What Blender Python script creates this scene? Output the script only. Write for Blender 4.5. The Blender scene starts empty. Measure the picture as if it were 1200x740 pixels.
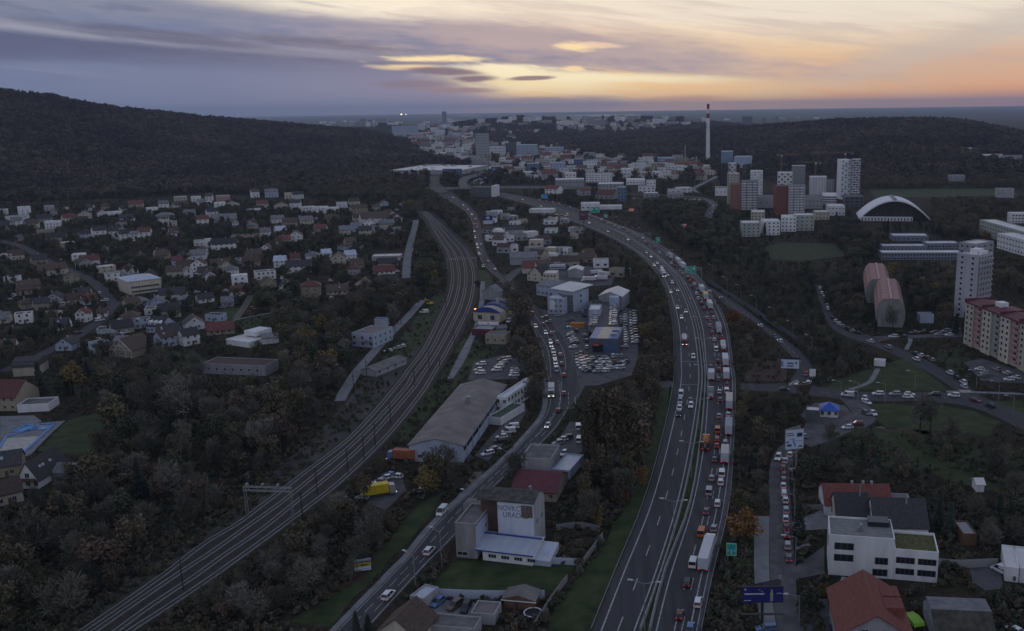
import bpy, bmesh, math, random
import numpy as np
from mathutils import Vector, Matrix
R = math.radians
HAZE = 0.00005
random.seed(7); rng = np.random.default_rng(7)
S = bpy.context.scene
COL = S.collection

# ---------------------------------------------------------------- camera
F, CX, CY, H = 1100.0, 730.0, 370.0, 112.0          # focal length and principal point in photo pixels, camera height in metres
ROLL = R(0.79); PITCH = math.atan((CY - 126.6) / F)
fwd = Vector((0, math.cos(PITCH), -math.sin(PITCH))); up0 = Vector((0, math.sin(PITCH), math.cos(PITCH))); rt0 = Vector((1, 0, 0))
rt = rt0 * math.cos(ROLL) - up0 * math.sin(ROLL); upv = up0 * math.cos(ROLL) + rt0 * math.sin(ROLL)
cd = bpy.data.cameras.new('camera'); cam = bpy.data.objects.new('camera', cd); COL.objects.link(cam)
cd.sensor_width = 36; cd.sensor_fit = 'HORIZONTAL'; cd.lens = F / 1200 * 36; cd.shift_x = (600 - CX) / 1200
cd.clip_start = 1; cd.clip_end = 120000
cam.matrix_world = Matrix(((rt.x, upv.x, -fwd.x, 0), (rt.y, upv.y, -fwd.y, 0), (rt.z, upv.z, -fwd.z, H), (0, 0, 0, 1)))
S.camera = cam
S.render.engine = 'CYCLES'
S.view_settings.view_transform = 'Standard'; S.view_settings.look = 'None'; S.view_settings.exposure = 0.0; S.view_settings.gamma = 1
cy = S.cycles
cy.max_bounces = 4; cy.diffuse_bounces = 2; cy.glossy_bounces = 2; cy.transmission_bounces = 2; cy.volume_bounces = 1; cy.transparent_max_bounces = 4
cy.use_denoising = True; cy.caustics_reflective = False; cy.caustics_refractive = False; cy.sample_clamp_indirect = 4

def raydir(px, py):
    return (fwd + rt * ((px - CX) / F) + upv * ((CY - py) / F)).normalized()
def P(px, py, z=0.0):
    """the point of the level plane z that the photo shows at this pixel"""
    d = raydir(px, py); t = (z - H) / d.z
    return Vector((d.x * t, d.y * t, z))
def proj(x, y, z):
    d = Vector((x, y, z - H)); w = d.dot(fwd)
    return CX + F * d.dot(rt) / w, CY - F * d.dot(upv) / w
def zat(p, py):
    """height above z=0 at which the vertical through p meets photo row py"""
    v = (CY - py) / F; d0 = Vector((p[0], p[1], -H))
    return (v * d0.dot(fwd) - d0.dot(upv)) / (upv.z - v * fwd.z)
def azel(px, py):
    d = raydir(px, py); return math.atan2(d.x, d.y), math.asin(d.z)
def lin(r, g, b):
    f = lambda c: (c / 255 / 12.92) if c < 10.3 else ((c / 255 + .055) / 1.055) ** 2.4
    return (f(r), f(g), f(b), 1)

# ---------------------------------------------------------------- world: dusk sky with cloud decks and a sunset gap
SUN_AZ, SUN_EL = azel(620, 96)[0], R(2.2)
W = bpy.data.worlds.new("World"); S.world = W; W.use_nodes = True
nt = W.node_tree; nt.nodes.clear(); N = nt.nodes; L = nt.links
def nd(t, **k):
    n = N.new(t)
    for a, b in k.items(): setattr(n, a, b)
    return n
def lk(sock, v):
    if isinstance(v, (int, float)): sock.default_value = v
    elif isinstance(v, tuple): sock.default_value = v
    else: L.new(v, sock)
def ma(op, a, b=0.0, c=None, clamp=False):
    n = nd('ShaderNodeMath', operation=op, use_clamp=clamp); lk(n.inputs[0], a); lk(n.inputs[1], b)
    if c is not None: lk(n.inputs[2], c)
    return n.outputs[0]
def mixc(f, a, b):
    n = nd('ShaderNodeMix', data_type='RGBA'); lk(n.inputs[0], f); lk(n.inputs[6], a); lk(n.inputs[7], b); return n.outputs[2]
def sstep(x, a, b):
    n = nd('ShaderNodeMapRange', interpolation_type='SMOOTHSTEP'); lk(n.inputs[0], x); lk(n.inputs[1], a); lk(n.inputs[2], b); return n.outputs[0]
def ramp(x, stops):
    n = nd('ShaderNodeValToRGB'); lk(n.inputs[0], x); e = n.color_ramp.elements
    while len(e) < len(stops): e.new(.5)
    for q, (p, c) in zip(e, stops): q.position = p; q.color = c
    return n.outputs[0]
tc = nd('ShaderNodeTexCoord'); sx = nd('ShaderNodeSeparateXYZ'); L.new(tc.outputs['Generated'], sx.inputs[0])
az = ma('ARCTAN2', sx.outputs[0], sx.outputs[1]); el = ma('ARCSINE', sx.outputs[2])
def noise(kx, ky, scale, detail, shear=0.0, off=0.0):
    cb = nd('ShaderNodeCombineXYZ'); lk(cb.inputs[0], ma('MULTIPLY', az, kx)); lk(cb.inputs[1], ma('MULTIPLY', ma('ADD', el, ma('MULTIPLY', az, shear)), ky)); lk(cb.inputs[2], off)
    n = nd('ShaderNodeTexNoise'); lk(n.inputs['Vector'], cb.outputs[0]); lk(n.inputs['Scale'], scale); lk(n.inputs['Detail'], detail); lk(n.inputs['Roughness'], .55)
    return ma('SUBTRACT', n.outputs['Fac'], .5)
n_big = noise(9, 46, 1, 5, .10); n_fine = noise(30, 190, 1, 5, .08, 3.3); n_str = noise(6, 85, 1, 6, .13, 7.7)
n_sum = ma('ADD', ma('MULTIPLY', n_big, 1.5), ma('MULTIPLY', n_fine, 1.0))
el01 = ma('DIVIDE', el, .30, clamp=True)
warm = ramp(el01, [(0, lin(222, 150, 122)), (.05, lin(238, 172, 128)), (.11, lin(238, 186, 146)), (.19, lin(226, 198, 172)), (.36, lin(228, 214, 198)), (.62, lin(172, 172, 180)), (1, lin(150, 158, 180))])
cool = ramp(el01, [(0, lin(118, 126, 150)), (.15, lin(142, 150, 172)), (.5, lin(172, 178, 196)), (1, lin(170, 176, 194))])
daz = ma('ABSOLUTE', ma('SUBTRACT', az, .12))
base = mixc(sstep(daz, 1.5, .35), cool, warm)
zen = sstep(el, .25, 1.2)
base = mixc(zen, base, lin(126, 139, 170))
sky = nd('ShaderNodeTexSky', sky_type='NISHITA'); sky.sun_disc = False; sky.sun_elevation = SUN_EL; sky.sun_rotation = SUN_AZ; sky.air_density = 1; sky.dust_density = 2; sky.altitude = 200
def blob(c, rx, ry, ang, soft, col, op=1.0, nz=1.2, which=None):
    """one cloud (or gap between clouds): an ellipse of the sky round the direction of a photo pixel, its rim broken by noise"""
    global base
    a0, e0 = azel(*c); ca, sa = math.cos(ang), math.sin(ang)
    u = ma('SUBTRACT', az, a0); v = ma('SUBTRACT', el, e0)
    p = ma('DIVIDE', ma('SUBTRACT', ma('MULTIPLY', u, ca), ma('MULTIPLY', v, sa)), rx / F)
    q = ma('DIVIDE', ma('ADD', ma('MULTIPLY', u, sa), ma('MULTIPLY', v, ca)), ry / F)
    r = ma('SQRT', ma('ADD', ma('MULTIPLY', p, p), ma('MULTIPLY', q, q)))
    r = ma('ADD', r, ma('MULTIPLY', which if which is not None else n_sum, nz))
    base = mixc(ma('MULTIPLY', sstep(r, 1 + soft, max(0, 1 - soft)), op), base, lin(*col))
blob((860, 8), 480, 34, 0, .8, (242, 231, 214), .8)
blob((640, 96), 330, 40, 0, .9, (255, 214, 150), .95, .7)
blob((580, 88), 170, 24, 0, .7, (255, 226, 164), .95, .7)
base = mixc(ma('MULTIPLY', sstep(n_str, -.02, .16), ma('MULTIPLY', sstep(el, .018, .045), ma('MULTIPLY', sstep(el, .3, .12), .5))), base, lin(200, 184, 178))
blob((800, 66), 190, 20, .14, .6, (210, 186, 172), .7, .8)
blob((1090, 76), 220, 18, -.05, .7, (208, 174, 155), .6, .8)
blob((1190, 30), 190, 14, -.25, .7, (202, 190, 182), .6, .8)
blob((520, 42), 320, 22, .10, .55, (160, 152, 166), .95, .8)
blob((660, 62), 190, 14, .12, .6, (178, 164, 168), .85, .8)
blob((120, 12), 300, 26, .10, .6, (138, 142, 166), .95, .9)
blob((395, 1), 150, 15, .05, .5, (250, 238, 218), 1, .9)
blob((-420, 10), 430, 60, .0, .5, (124, 132, 156), .9, .6)
blob((-345, 98), 790, 66, 0, .2, (110, 124, 157), 1, .35)
blob((130, 58), 300, 12, .09, .5, (84, 93, 125), .95, 1.1)
blob((-150, 50), 260, 12, .02, .5, (92, 99, 130), .9, .8)
blob((330, 68), 130, 8, .04, .5, (88, 94, 124), .9, .8)
blob((60, 34), 190, 6, .09, .7, (158, 160, 176), .8, .7)
blob((260, 51), 190, 5, .09, .7, (152, 153, 170), .85, .7)
blob((180, 42), 120, 6, .1, .5, (92, 98, 126), .85, .8)
blob((360, 50), 90, 5, .08, .5, (104, 106, 130), .8, .8)
lm = ma('MULTIPLY', sstep(az, -.15, -.32), sstep(el, .018, .045))
base = mixc(ma('MULTIPLY', sstep(n_big, .03, .16), ma('MULTIPLY', lm, .55)), base, lin(94, 104, 136)); base = mixc(ma('MULTIPLY', sstep(n_str, .05, .2), ma('MULTIPLY', lm, .5)), base, lin(140, 144, 166))
blob((300, 112), 220, 36, 0, .6, (116, 128, 160), .85, .5)
blob((470, 127), 110, 14, 0, .5, (124, 130, 156), .9, .6)
blob((700, 106), 210, 12, 0, .7, (250, 208, 152), .9, .7)
blob((610, 99), 110, 11, 0, .7, (255, 238, 190), .95, 1.0)
blob((640, 124), 100, 10, 0, .35, (154, 142, 152), .95, .5)
blob((500, 69), 42, 3.2, 0, .6, (255, 232, 182), 1, 2.0)
blob((480, 79), 30, 3, 0, .6, (255, 226, 172), .9, 1.3)
blob((592, 84), 52, 6, .03, .7, (255, 244, 208), 1, 2.0)
blob((690, 91), 130, 5, .03, .7, (255, 244, 205), .95, 1.0)
blob((676, 55), 22, 4, .05, .6, (255, 228, 178), .95, 2.0)
blob((704, 53), 20, 2.4, .05, .6, (236, 206, 180), .8, 2.0)
blob((672, 80), 11, 2.4, 0, .6, (255, 228, 175), .9, 2)
blob((440, 117), 120, 13, 0, .6, (124, 130, 158), .85, .5)
blob((430, 110), 120, 22, 0, .6, (122, 131, 162), .9, .5)
blob((490, 98), 50, 5, .0, .5, (120, 116, 138), .9)
blob((522, 84), 40, 4, .06, .4, (108, 104, 126), .95, .9)
blob((556, 92.5), 24, 3.6, 0, .4, (102, 100, 124), .95, .9)
blob((622, 92), 28, 2.4, -.04, .4, (122, 112, 128), .95, .9)
blob((540, 106), 40, 3, .02, .5, (140, 124, 136), .85, .9)
blob((800, 116), 45, 3.5, 0, .6, (200, 144, 130), .6)
blob((900, 122), 300, 5, -.014, .8, (232, 166, 134), .45, .5)
# the ground side of the sphere
base = mixc(sstep(el, 0.0, -.03), base, lin(70, 78, 96))
addn = nd('ShaderNodeMix', data_type='RGBA', blend_type='ADD'); lk(addn.inputs[0], .003); L.new(base, addn.inputs[6]); L.new(sky.outputs[0], addn.inputs[7])
bg = nd('ShaderNodeBackground'); L.new(addn.outputs[2], bg.inputs[0]); bg.inputs[1].default_value = 1.0
wo = nd('ShaderNodeOutputWorld'); L.new(bg.outputs[0], wo.inputs[0])

# ---------------------------------------------------------------- the sun, behind thin cloud just above the horizon
sl = bpy.data.lights.new('sun', 'SUN'); sl.energy = 0.18; sl.angle = R(14); sl.color = (1, .72, .48)
so = bpy.data.objects.new('sun', sl); COL.objects.link(so)
sd = Vector((math.sin(SUN_AZ) * math.cos(R(4)), math.cos(SUN_AZ) * math.cos(R(4)), math.sin(R(4))))
so.rotation_euler = sd.to_track_quat('Z', 'Y').to_euler()

# ---------------------------------------------------------------- materials
MATS = {}
def M(name, rgb=(.5, .5, .5), rough=.8, nscale=.6, namt=.25, metal=0.0, emit=None, es=1.0, rnd=0.0, rgb2=None, spec=.4, streak=False, bump=0.0, loc=False):
    if name in MATS: return MATS[name]
    m = bpy.data.materials.new(name); m.use_nodes = True; t = m.node_tree; b = t.nodes['Principled BSDF']
    b.inputs['Roughness'].default_value = rough; b.inputs['Metallic'].default_value = metal; b.inputs['Specular IOR Level'].default_value = spec
    lo = tuple(c * (1 - namt) for c in rgb) + (1,); hi = (tuple(rgb2) if rgb2 else tuple(min(1, c * (1 + namt)) for c in rgb)) + (1,)
    tco = t.nodes.new('ShaderNodeTexCoord'); n = t.nodes.new('ShaderNodeTexNoise'); n.inputs['Scale'].default_value = nscale; n.inputs['Detail'].default_value = 5; n.inputs['Roughness'].default_value = .6
    vec = tco.outputs['Object']
    if loc: vec = t.nodes.new('ShaderNodeObjectInfo').outputs['Location']
    if streak:
        mp = t.nodes.new('ShaderNodeMapping'); mp.inputs['Scale'].default_value = streak if isinstance(streak, tuple) else (1, 1, .18); t.links.new(vec, mp.inputs[0]); vec = mp.outputs[0]
    t.links.new(vec, n.inputs['Vector'])
    cr = t.nodes.new('ShaderNodeValToRGB'); cr.color_ramp.elements[0].position = .32; cr.color_ramp.elements[0].color = lo; cr.color_ramp.elements[1].position = .68; cr.color_ramp.elements[1].color = hi
    t.links.new(n.outputs['Fac'], cr.inputs[0]); out = cr.outputs[0]
    if rnd:
        oi = t.nodes.new('ShaderNodeObjectInfo'); mr = t.nodes.new('ShaderNodeMapRange'); mr.inputs[3].default_value = 1 - rnd; mr.inputs[4].default_value = 1 + rnd
        t.links.new(oi.outputs['Random'], mr.inputs[0]); vm = t.nodes.new('ShaderNodeVectorMath'); vm.operation = 'SCALE'
        t.links.new(out, vm.inputs[0]); t.links.new(mr.outputs[0], vm.inputs['Scale']); out = vm.outputs[0]
    t.links.new(out, b.inputs['Base Color'])
    if bump:
        bp = t.nodes.new('ShaderNodeBump'); bp.inputs['Strength'].default_value = bump; bp.inputs['Distance'].default_value = .2
        t.links.new(n.outputs['Fac'], bp.inputs['Height']); t.links.new(bp.outputs[0], b.inputs['Normal'])
    if emit:
        b.inputs['Emission Color'].default_value = tuple(emit) + (1,); b.inputs['Emission Strength'].default_value = es
        m.cycles.emission_sampling = 'NONE'
    MATS[name] = m; return m
white = M('white_render', (.70, .70, .70), .85, .35, .14, streak=True, rnd=.12)
cream = M('cream_render', (.50, .45, .36), .85, .35, .14, streak=True, rnd=.15)
beige = M('beige_render', (.33, .28, .21), .85, .4, .16, streak=True, rnd=.15)
pink = M('pink_render', (.44, .27, .25), .85, .3, .12, streak=True)
greenr = M('pale_green_render', (.38, .41, .36), .85, .3, .12, streak=True)
bluer = M('pale_blue_render', (.38, .43, .53), .8, .35, .12, streak=True)
greyr = M('grey_render', (.33, .33, .34), .85, .4, .18, streak=True, rnd=.12)
dgrey = M('dark_grey_cladding', (.10, .105, .115), .6, .5, .2)
concrete = M('concrete', (.25, .245, .235), .9, .5, .28, streak=True)
pale_con = M('pale_concrete', (.30, .30, .30), .9, .15, .25)
redtile = M('red_brown_tiles', (.135, .052, .042), .8, 1.6, .35, rnd=.2)
orangetile = M('orange_tiles', (.19, .075, .05), .8, 1.6, .3, rnd=.15)
darktile = M('dark_tiles', (.045, .042, .045), .75, 1.6, .35, rnd=.25)
browntile = M('brown_tiles', (.085, .058, .045), .8, 1.6, .35, rnd=.25)
brightred = M('red_tiles', (.17, .052, .04), .8, 1.6, .25)
greytile = M('grey_roofing', (.17, .17, .18), .75, .5, .3, rnd=.15)
maroon = M('maroon_sheet_roof', (.115, .028, .035), .6, .4, .2)
terracotta = M('terracotta_roofing', (.33, .185, .165), .8, .6, .2)
metalroof = M('pale_sheet_metal', (.46, .50, .57), .5, .4, .14, metal=.1)
whiteroof = M('white_membrane_roof', (.66, .64, .60), .7, .08, .18)
felt = M('grey_roof_felt', (.15, .145, .14), .9, .25, .35)
bitumen = M('dark_roof_sheeting', (.172, .152, .145), .75, .18, .3)
moss = M('moss_green_roof', (.085, .085, .03), .95, 1.2, .5)
glass = M('window_glass', (.02, .024, .03), .12, 1, .2, spec=.6)
frame = M('white_window_frame', (.6, .6, .6), .5)
bluetrim = M('blue_sheet_trim', (.03, .06, .25), .5)
blueface = M('blue_facade', (.08, .13, .26), .5)
brick = M('dark_brick_render', (.10, .065, .05), .85, .4, .2, streak=True)
ochre = M('ochre_render', (.26, .13, .085), .85, .4, .2, streak=True)
wood = M('brown_timber', (.15, .085, .05), .8, 2, .35)
steel = M('galvanised_steel', (.30, .31, .33), .5, 1, .2, metal=.5)
darksteel = M('dark_steel', (.03, .03, .034), .55, 1, .3)
railsteel = M('polished_rail_steel', (.36, .36, .36), .5, .5, .2, metal=.4)
asphalt = M('asphalt', (.049, .048, .051), .85, .5, .30, streak=(1, .035, 1))
asphalt2 = M('worn_asphalt', (.090, .087, .088), .88, .25, .38)
paving = M('pale_paving', (.19, .19, .195), .9, .2, .25)
dirt = M('dirt_track', (.12, .105, .085), .95, .3, .35)
paint_w = M('road_paint', (.36, .36, .355), .7, 1.2, .45)
ballast = M('track_ballast', (.036, .029, .024), .95, .35, .4)
ballast2 = M('old_ballast', (.055, .052, .043), .95, .08, .45)
sleeperm = M('concrete_sleeper', (.13, .125, .12), .9, 1, .3)
grassm = M('grass', (.020, .050, .007), .95, .18, .5, rgb2=(.050, .066, .018))
litter = M('leaf_litter', (.055, .034, .022), .95, .15, .4)
tyre = M('tyre_rubber', (.018, .018, .018), .8)
headl = M('headlight_lamp', (.8, .8, .75), .3, emit=(1, .95, .85), es=1.6)
headoff = M('headlight_unlit', (.5, .5, .5), .2)
taill = M('tail_light_lamp', (.4, .02, .02), .3, emit=(1, .06, .04), es=.28)
tailoff = M('tail_light_unlit', (.16, .012, .012), .3)
PAINT = {k: M('car_paint_' + k, v, .3, 1, .06, spec=.6) for k, v in dict(white=(.72, .72, .72), silver=(.34, .35, .36), grey=(.12, .125, .13), black=(.02, .02, .022), dark_blue=(.03, .045, .10), blue=(.10, .20, .36), red=(.32, .03, .025), dark_red=(.13, .02, .02), orange=(.50, .14, .03), brown=(.13, .08, .05), yellow=(.62, .42, .02), green=(.18, .42, .06), beige=(.36, .30, .22)).items()}
barkm = M('bark', (.040, .033, .028), .95, 3, .3)
FOL = {k: M('foliage_' + k, v, .9, .8, .28, rnd=.33) for k, v in dict(bare=(.116, .104, .080), brown=(.116, .092, .058), olive=(.108, .096, .052), yellow=(.17, .13, .045), orange=(.22, .112, .036), conifer=(.028, .038, .028), green=(.062, .072, .038), pale=(.175, .160, .128), rust=(.112, .074, .052)).items()}
forestm = M('foliage_forest', (.064, .052, .048), .95, .006, .48, rnd=.55, rgb2=(.125, .092, .066), loc=True)

# ---------------------------------------------------------------- mesh and object helpers
class MB:
    """collects shapes, each face with a material slot, and links them as one mesh object"""
    def __init__(s): s.v = []; s.f = []; s.m = []
    def poly(s, pts, m=0):
        b = len(s.v); s.v += [tuple(p) for p in pts]; s.f.append(tuple(range(b, b + len(pts)))); s.m.append(m)
    def box(s, x0, x1, y0, y1, z0, z1, m=0, top=None):
        b = len(s.v); s.v += [(x0, y0, z0), (x1, y0, z0), (x1, y1, z0), (x0, y1, z0), (x0, y0, z1), (x1, y0, z1), (x1, y1, z1), (x0, y1, z1)]
        for q, mm in (((0, 1, 5, 4), m), ((1, 2, 6, 5), m), ((2, 3, 7, 6), m), ((3, 0, 4, 7), m), ((4, 5, 6, 7), m if top is None else top), ((3, 2, 1, 0), m)):
            s.f.append(tuple(b + i for i in q)); s.m.append(mm)
    def prism(s, prof, y0, y1, m=0, caps=True, mcap=None):
        """profile of (x, z) points, counter-clockwise seen from -y, extruded along y"""
        n = len(prof); b = len(s.v); s.v += [(x, y0, z) for x, z in prof] + [(x, y1, z) for x, z in prof]
        for i in range(n):
            j = (i + 1) % n; s.f.append((b + i, b + n + i, b + n + j, b + j)); s.m.append(m[i] if isinstance(m, (list, tuple)) else m)
        if caps:
            mc = mcap if mcap is not None else (m if not isinstance(m, (list, tuple)) else 0)
            s.f.append(tuple(range(b, b + n))); s.m.append(mc); s.f.append(tuple(range(b + 2 * n - 1, b + n - 1, -1))); s.m.append(mc)
    def prismx(s, prof, x0, x1, m=0):
        """profile of (y, z) points extruded along x"""
        n = len(prof); b = len(s.v); s.v += [(x0, y, z) for y, z in prof] + [(x1, y, z) for y, z in prof]
        for i in range(n):
            j = (i + 1) % n; s.f.append((b + i, b + j, b + n + j, b + n + i)); s.m.append(m)
        s.f.append(tuple(range(b + n - 1, b - 1, -1))); s.m.append(m); s.f.append(tuple(range(b + n, b + 2 * n))); s.m.append(m)
    def tube(s, p, q, r0, r1=None, n=6, m=0, cap=True):
        p, q = Vector(p), Vector(q); r1 = r0 if r1 is None else r1; d = (q - p).normalized()
        a = d.orthogonal().normalized(); c = d.cross(a); b = len(s.v)
        for o, r in ((p, r0), (q, r1)):
            for i in range(n):
                t = 2 * math.pi * i / n; s.v.append(tuple(o + a * (r * math.cos(t)) + c * (r * math.sin(t))))
        for i in range(n):
            j = (i + 1) % n; s.f.append((b + i, b + j, b + n + j, b + n + i)); s.m.append(m)
        if cap: s.f.append(tuple(range(b + n, b + 2 * n))); s.m.append(m); s.f.append(tuple(range(b + n - 1, b - 1, -1))); s.m.append(m)
    def mesh(s, name, mats):
        me = bpy.data.meshes.new(name); me.from_pydata(s.v, [], s.f)
        for m in mats: me.materials.append(m)
        if len(mats) > 1: me.polygons.foreach_set('material_index', s.m)
        me.update(); return me
    def build(s, name, mats, parent=None, kind=None, label=None, loc=None):
        mats = mats if isinstance(mats, (list, tuple)) else [mats]
        return ob(name, s.mesh(name, mats), parent, kind, label, loc)
def ob(name, me, parent=None, kind=None, label=None, loc=None, rz=0, scale=None):
    o = bpy.data.objects.new(name, me); COL.objects.link(o)
    if parent: o.parent = parent
    if kind: o['kind'] = kind
    if label: o['label'] = label
    if loc is not None: o.location = loc
    if rz: o.rotation_euler = (0, 0, rz)
    if scale: o.scale = scale
    return o
THINGS = []          # (object, look, noun, position) that get a distinguishing ending at the end of the script
LAND = []            # (phrase, position) findable places the endings refer to
def tag(o, label, cat, group=None, look=False, land=None):
    o['label'] = label; o['category'] = cat
    if group: o['group'] = group
    if look: THINGS.append(o)
    if land: LAND.append((land, Vector(o.location)))
    return o
def thing(name, label, cat, loc=(0, 0, 0), rz=0, group=None, look=False, land=None):
    o = bpy.data.objects.new(name, None); o.empty_display_size = .5; COL.objects.link(o); o.location = loc; o.rotation_euler = (0, 0, rz)
    return tag(o, label, cat, group, look, land)

# image-space record of what is open to view (roads, buildings), so that planting leaves it open
MASK = np.zeros((900, 1400), bool)                  # offset 100 px on the left, 60 on top
def fill(poly, pad=0):
    a = np.array(poly, float) + (100, 60); x0, y0 = np.floor(a.min(0)).astype(int) - 1; x1, y1 = np.ceil(a.max(0)).astype(int) + 2
    x0, y0 = max(x0, 0), max(y0, 0); x1, y1 = min(x1, 1400), min(y1, 900)
    if x1 <= x0 or y1 <= y0: return
    gx, gy = np.meshgrid(np.arange(x0, x1) + .5, np.arange(y0, y1) + .5); MASK[y0:y1, x0:x1] |= inside(gx, gy, a)
def inside(gx, gy, a):
    r = np.zeros(gx.shape, bool); n = len(a)
    for i in range(n):
        xa, ya = a[i]; xb, yb = a[(i + 1) % n]
        if ya == yb: continue
        c = ((ya > gy) != (yb > gy)); r ^= c & (gx < (xb - xa) * (gy - ya) / (yb - ya) + xa)
    return r
def hull(pts):
    pts = sorted(set((round(x, 1), round(y, 1)) for x, y in pts)); 
    if len(pts) < 3: return pts
    def half(ps):
        h = []
        for p in ps:
            while len(h) > 1 and (h[-1][0] - h[-2][0]) * (p[1] - h[-2][1]) - (h[-1][1] - h[-2][1]) * (p[0] - h[-2][0]) <= 0: h.pop()
            h.append(p)
        return h[:-1]
    return half(pts) + half(pts[::-1])
def cover(o, w, d, h, lo=0.0):
    """records the outline of a building (Empty o, size w d h) in the image"""
    mw = Matrix.Translation(o.location) @ Matrix.Rotation(o.rotation_euler.z, 4, 'Z')
    pts = [proj(*(mw @ Vector((sx_ * w / 2, sy_ * d / 2, z)))) for sx_ in (-1, 1) for sy_ in (-1, 1) for z in (lo * h, h)]
    fill(hull(pts))

# ---------------------------------------------------------------- terrain
def crest(rows):
    out = []
    for px, py, D, D0, D2, tree in rows:
        a, e = azel(px, py); out.append((a, max(0, H + D * math.tan(e) - tree), D, D0, D2))
    return np.array(sorted(out))
HILLS = [
 crest([(-520, 150, 2600, 1500, 4200, 9), (-380, 112, 2600, 1500, 4200, 9), (-200, 98, 2600, 1500, 4200, 9), (-80, 101, 2600, 1520, 4200, 9), (0, 106, 2600, 1540, 4300, 9), (62, 113, 2600, 1560, 4300, 9), (93, 119.5, 2650, 1600, 4300, 9), (138, 127, 2700, 1650, 4400, 9), (162, 129.5, 2750, 1700, 4400, 9), (200, 133, 2800, 1750, 4500, 9), (227, 136.5, 2850, 1800, 4500, 9), (251, 138.6, 2900, 1800, 4600, 9), (300, 142.5, 3000, 1850, 4600, 9), (340, 146, 3000, 1900, 4600, 9), (381, 150, 3000, 1950, 4600, 9), (422, 153, 3000, 2000, 4600, 9), (446, 158, 3000, 2050, 4400, 9), (462, 161, 2950, 2100, 4200, 9), (476, 167, 2850, 2150, 4000, 8), (492, 182, 2700, 2200, 3600, 2)]),
 crest([(660, 184, 2600, 2100, 3600, 4), (692, 173, 2700, 2050, 3700, 8), (708, 168, 2800, 2000, 3800, 9), (735, 161, 2900, 1980, 3900, 9), (773, 157, 2950, 1960, 4000, 9), (816, 152.5, 3000, 1940, 4100, 9), (860, 149.5, 3000, 1850, 4200, 9), (900, 147.5, 2900, 1750, 4200, 9), (940, 145, 2800, 1650, 4200, 9), (981, 141.6, 2750, 1500, 4200, 9), (1022, 140.5, 2700, 1450, 4200, 9), (1089, 140, 2700, 1440, 4200, 9), (1116, 141, 2700, 1440, 4200, 9), (1143, 145, 2650, 1440, 4100, 9), (1170, 151, 2600, 1440, 4000, 9), (1200, 158, 2550, 1440, 3900, 9), (1300, 180, 2400, 1440, 3500, 9), (1420, 200, 2200, 1440, 3000, 3)]),
 crest([(500, 152, 4600, 3700, 6500, 5), (540, 144, 4600, 3600, 6800, 8), (560, 141, 4600, 3500, 6800, 8), (580, 140.5, 4600, 3400, 6800, 8), (604, 136.8, 4600, 3400, 6800, 8), (624, 137.5, 4600, 3300, 6800, 8), (640, 139, 4600, 3300, 6800, 8), (667, 138.5, 4600, 3300, 6800, 8), (687, 137, 4600, 3300, 6800, 8), (707, 137.5, 4600, 3300, 6800, 8), (760, 138, 4600, 3400, 6800, 8), (784, 138, 4600, 3400, 6800, 8), (814, 139, 4600, 3500, 6800, 8), (834, 144, 4600, 3600, 6600, 8), (860, 148, 4600, 3700, 6000, 2)]),
 crest([(425, 147, 5600, 4900, 6500, 2), (436, 143, 5600, 4900, 6500, 6), (448, 139.2, 5600, 4900, 6500, 6), (458, 141, 5600, 4900, 6500, 6), (474, 146, 5600, 4900, 6500, 2)]),
 crest([(235, 140, 7200, 6200, 8600, 6), (250, 137.4, 7200, 6200, 8600, 6), (275, 138.5, 7200, 6200, 8600, 6), (300, 141, 7200, 6200, 8600, 6)]),
]
def smst(t): t = np.clip(t, 0, 1); return t * t * (3 - 2 * t)
def hgt(x, y):
    x = np.asarray(x, float); y = np.asarray(y, float); a = np.arctan2(x, y); D = np.hypot(x, y); z = np.zeros_like(D)
    for c in HILLS:
        hc = np.interp(a, c[:, 0], c[:, 1]); dc = np.interp(a, c[:, 0], c[:, 2]); d0 = np.interp(a, c[:, 0], c[:, 3]); d2 = np.interp(a, c[:, 0], c[:, 4])
        w = smst((a - c[0, 0] + .05) / .05) * smst((c[-1, 0] + .05 - a) / .05)
        pr = np.where(D < dc, smst((D - d0) / (dc - d0)) ** 1.1, 1 - smst((D - dc) / (d2 - dc)))
        und = 1 + .05 * np.sin(x / 190 + y / 420) * np.sin(y / 260) * np.clip((dc - D) / 500, 0, 1)
        z = np.maximum(z, hc * pr * w * und)
    return z
def at(px, py):
    """the point of the terrain that the photo shows at this pixel"""
    d = raydir(px, py); t = np.geomspace(60, 60000, 3000); zz = H + d.z * t - hgt(d.x * t, d.y * t)
    i = np.argmax(zz < 0)
    if not (zz < 0).any(): i = len(t) - 1
    k = t[i]; return Vector((d.x * k, d.y * k, float(hgt(d.x * k, d.y * k))))
Dr = np.concatenate([[0.01], np.linspace(60, 1380, 12), np.linspace(1440, 7000, 95), np.geomspace(7300, 32000, 14)])
Ar = np.concatenate([np.linspace(-math.pi, -.95, 10)[:-1], np.linspace(-.95, .75, 190), np.linspace(.75, math.pi, 11)[1:]])
gx, gy = np.outer(Dr, np.sin(Ar)), np.outer(Dr, np.cos(Ar)); gz = hgt(gx, gy)
nd_, na_ = gx.shape; idx = np.arange(nd_ * na_).reshape(nd_, na_)
fq = np.stack([idx[:-1, :-1], idx[:-1, 1:], idx[1:, 1:], idx[1:, :-1]], -1).reshape(-1, 4)[:, ::-1]
me = bpy.data.meshes.new('ground'); me.from_pydata(np.stack([gx, gy, gz], -1).reshape(-1, 3).tolist(), [], fq.tolist())
gm = bpy.data.materials.new('ground'); gm.use_nodes = True; t = gm.node_tree; b = t.nodes['Principled BSDF']; b.inputs['Roughness'].default_value = .95; b.inputs['Specular IOR Level'].default_value = .1
tco = t.nodes.new('ShaderNodeTexCoord')
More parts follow.
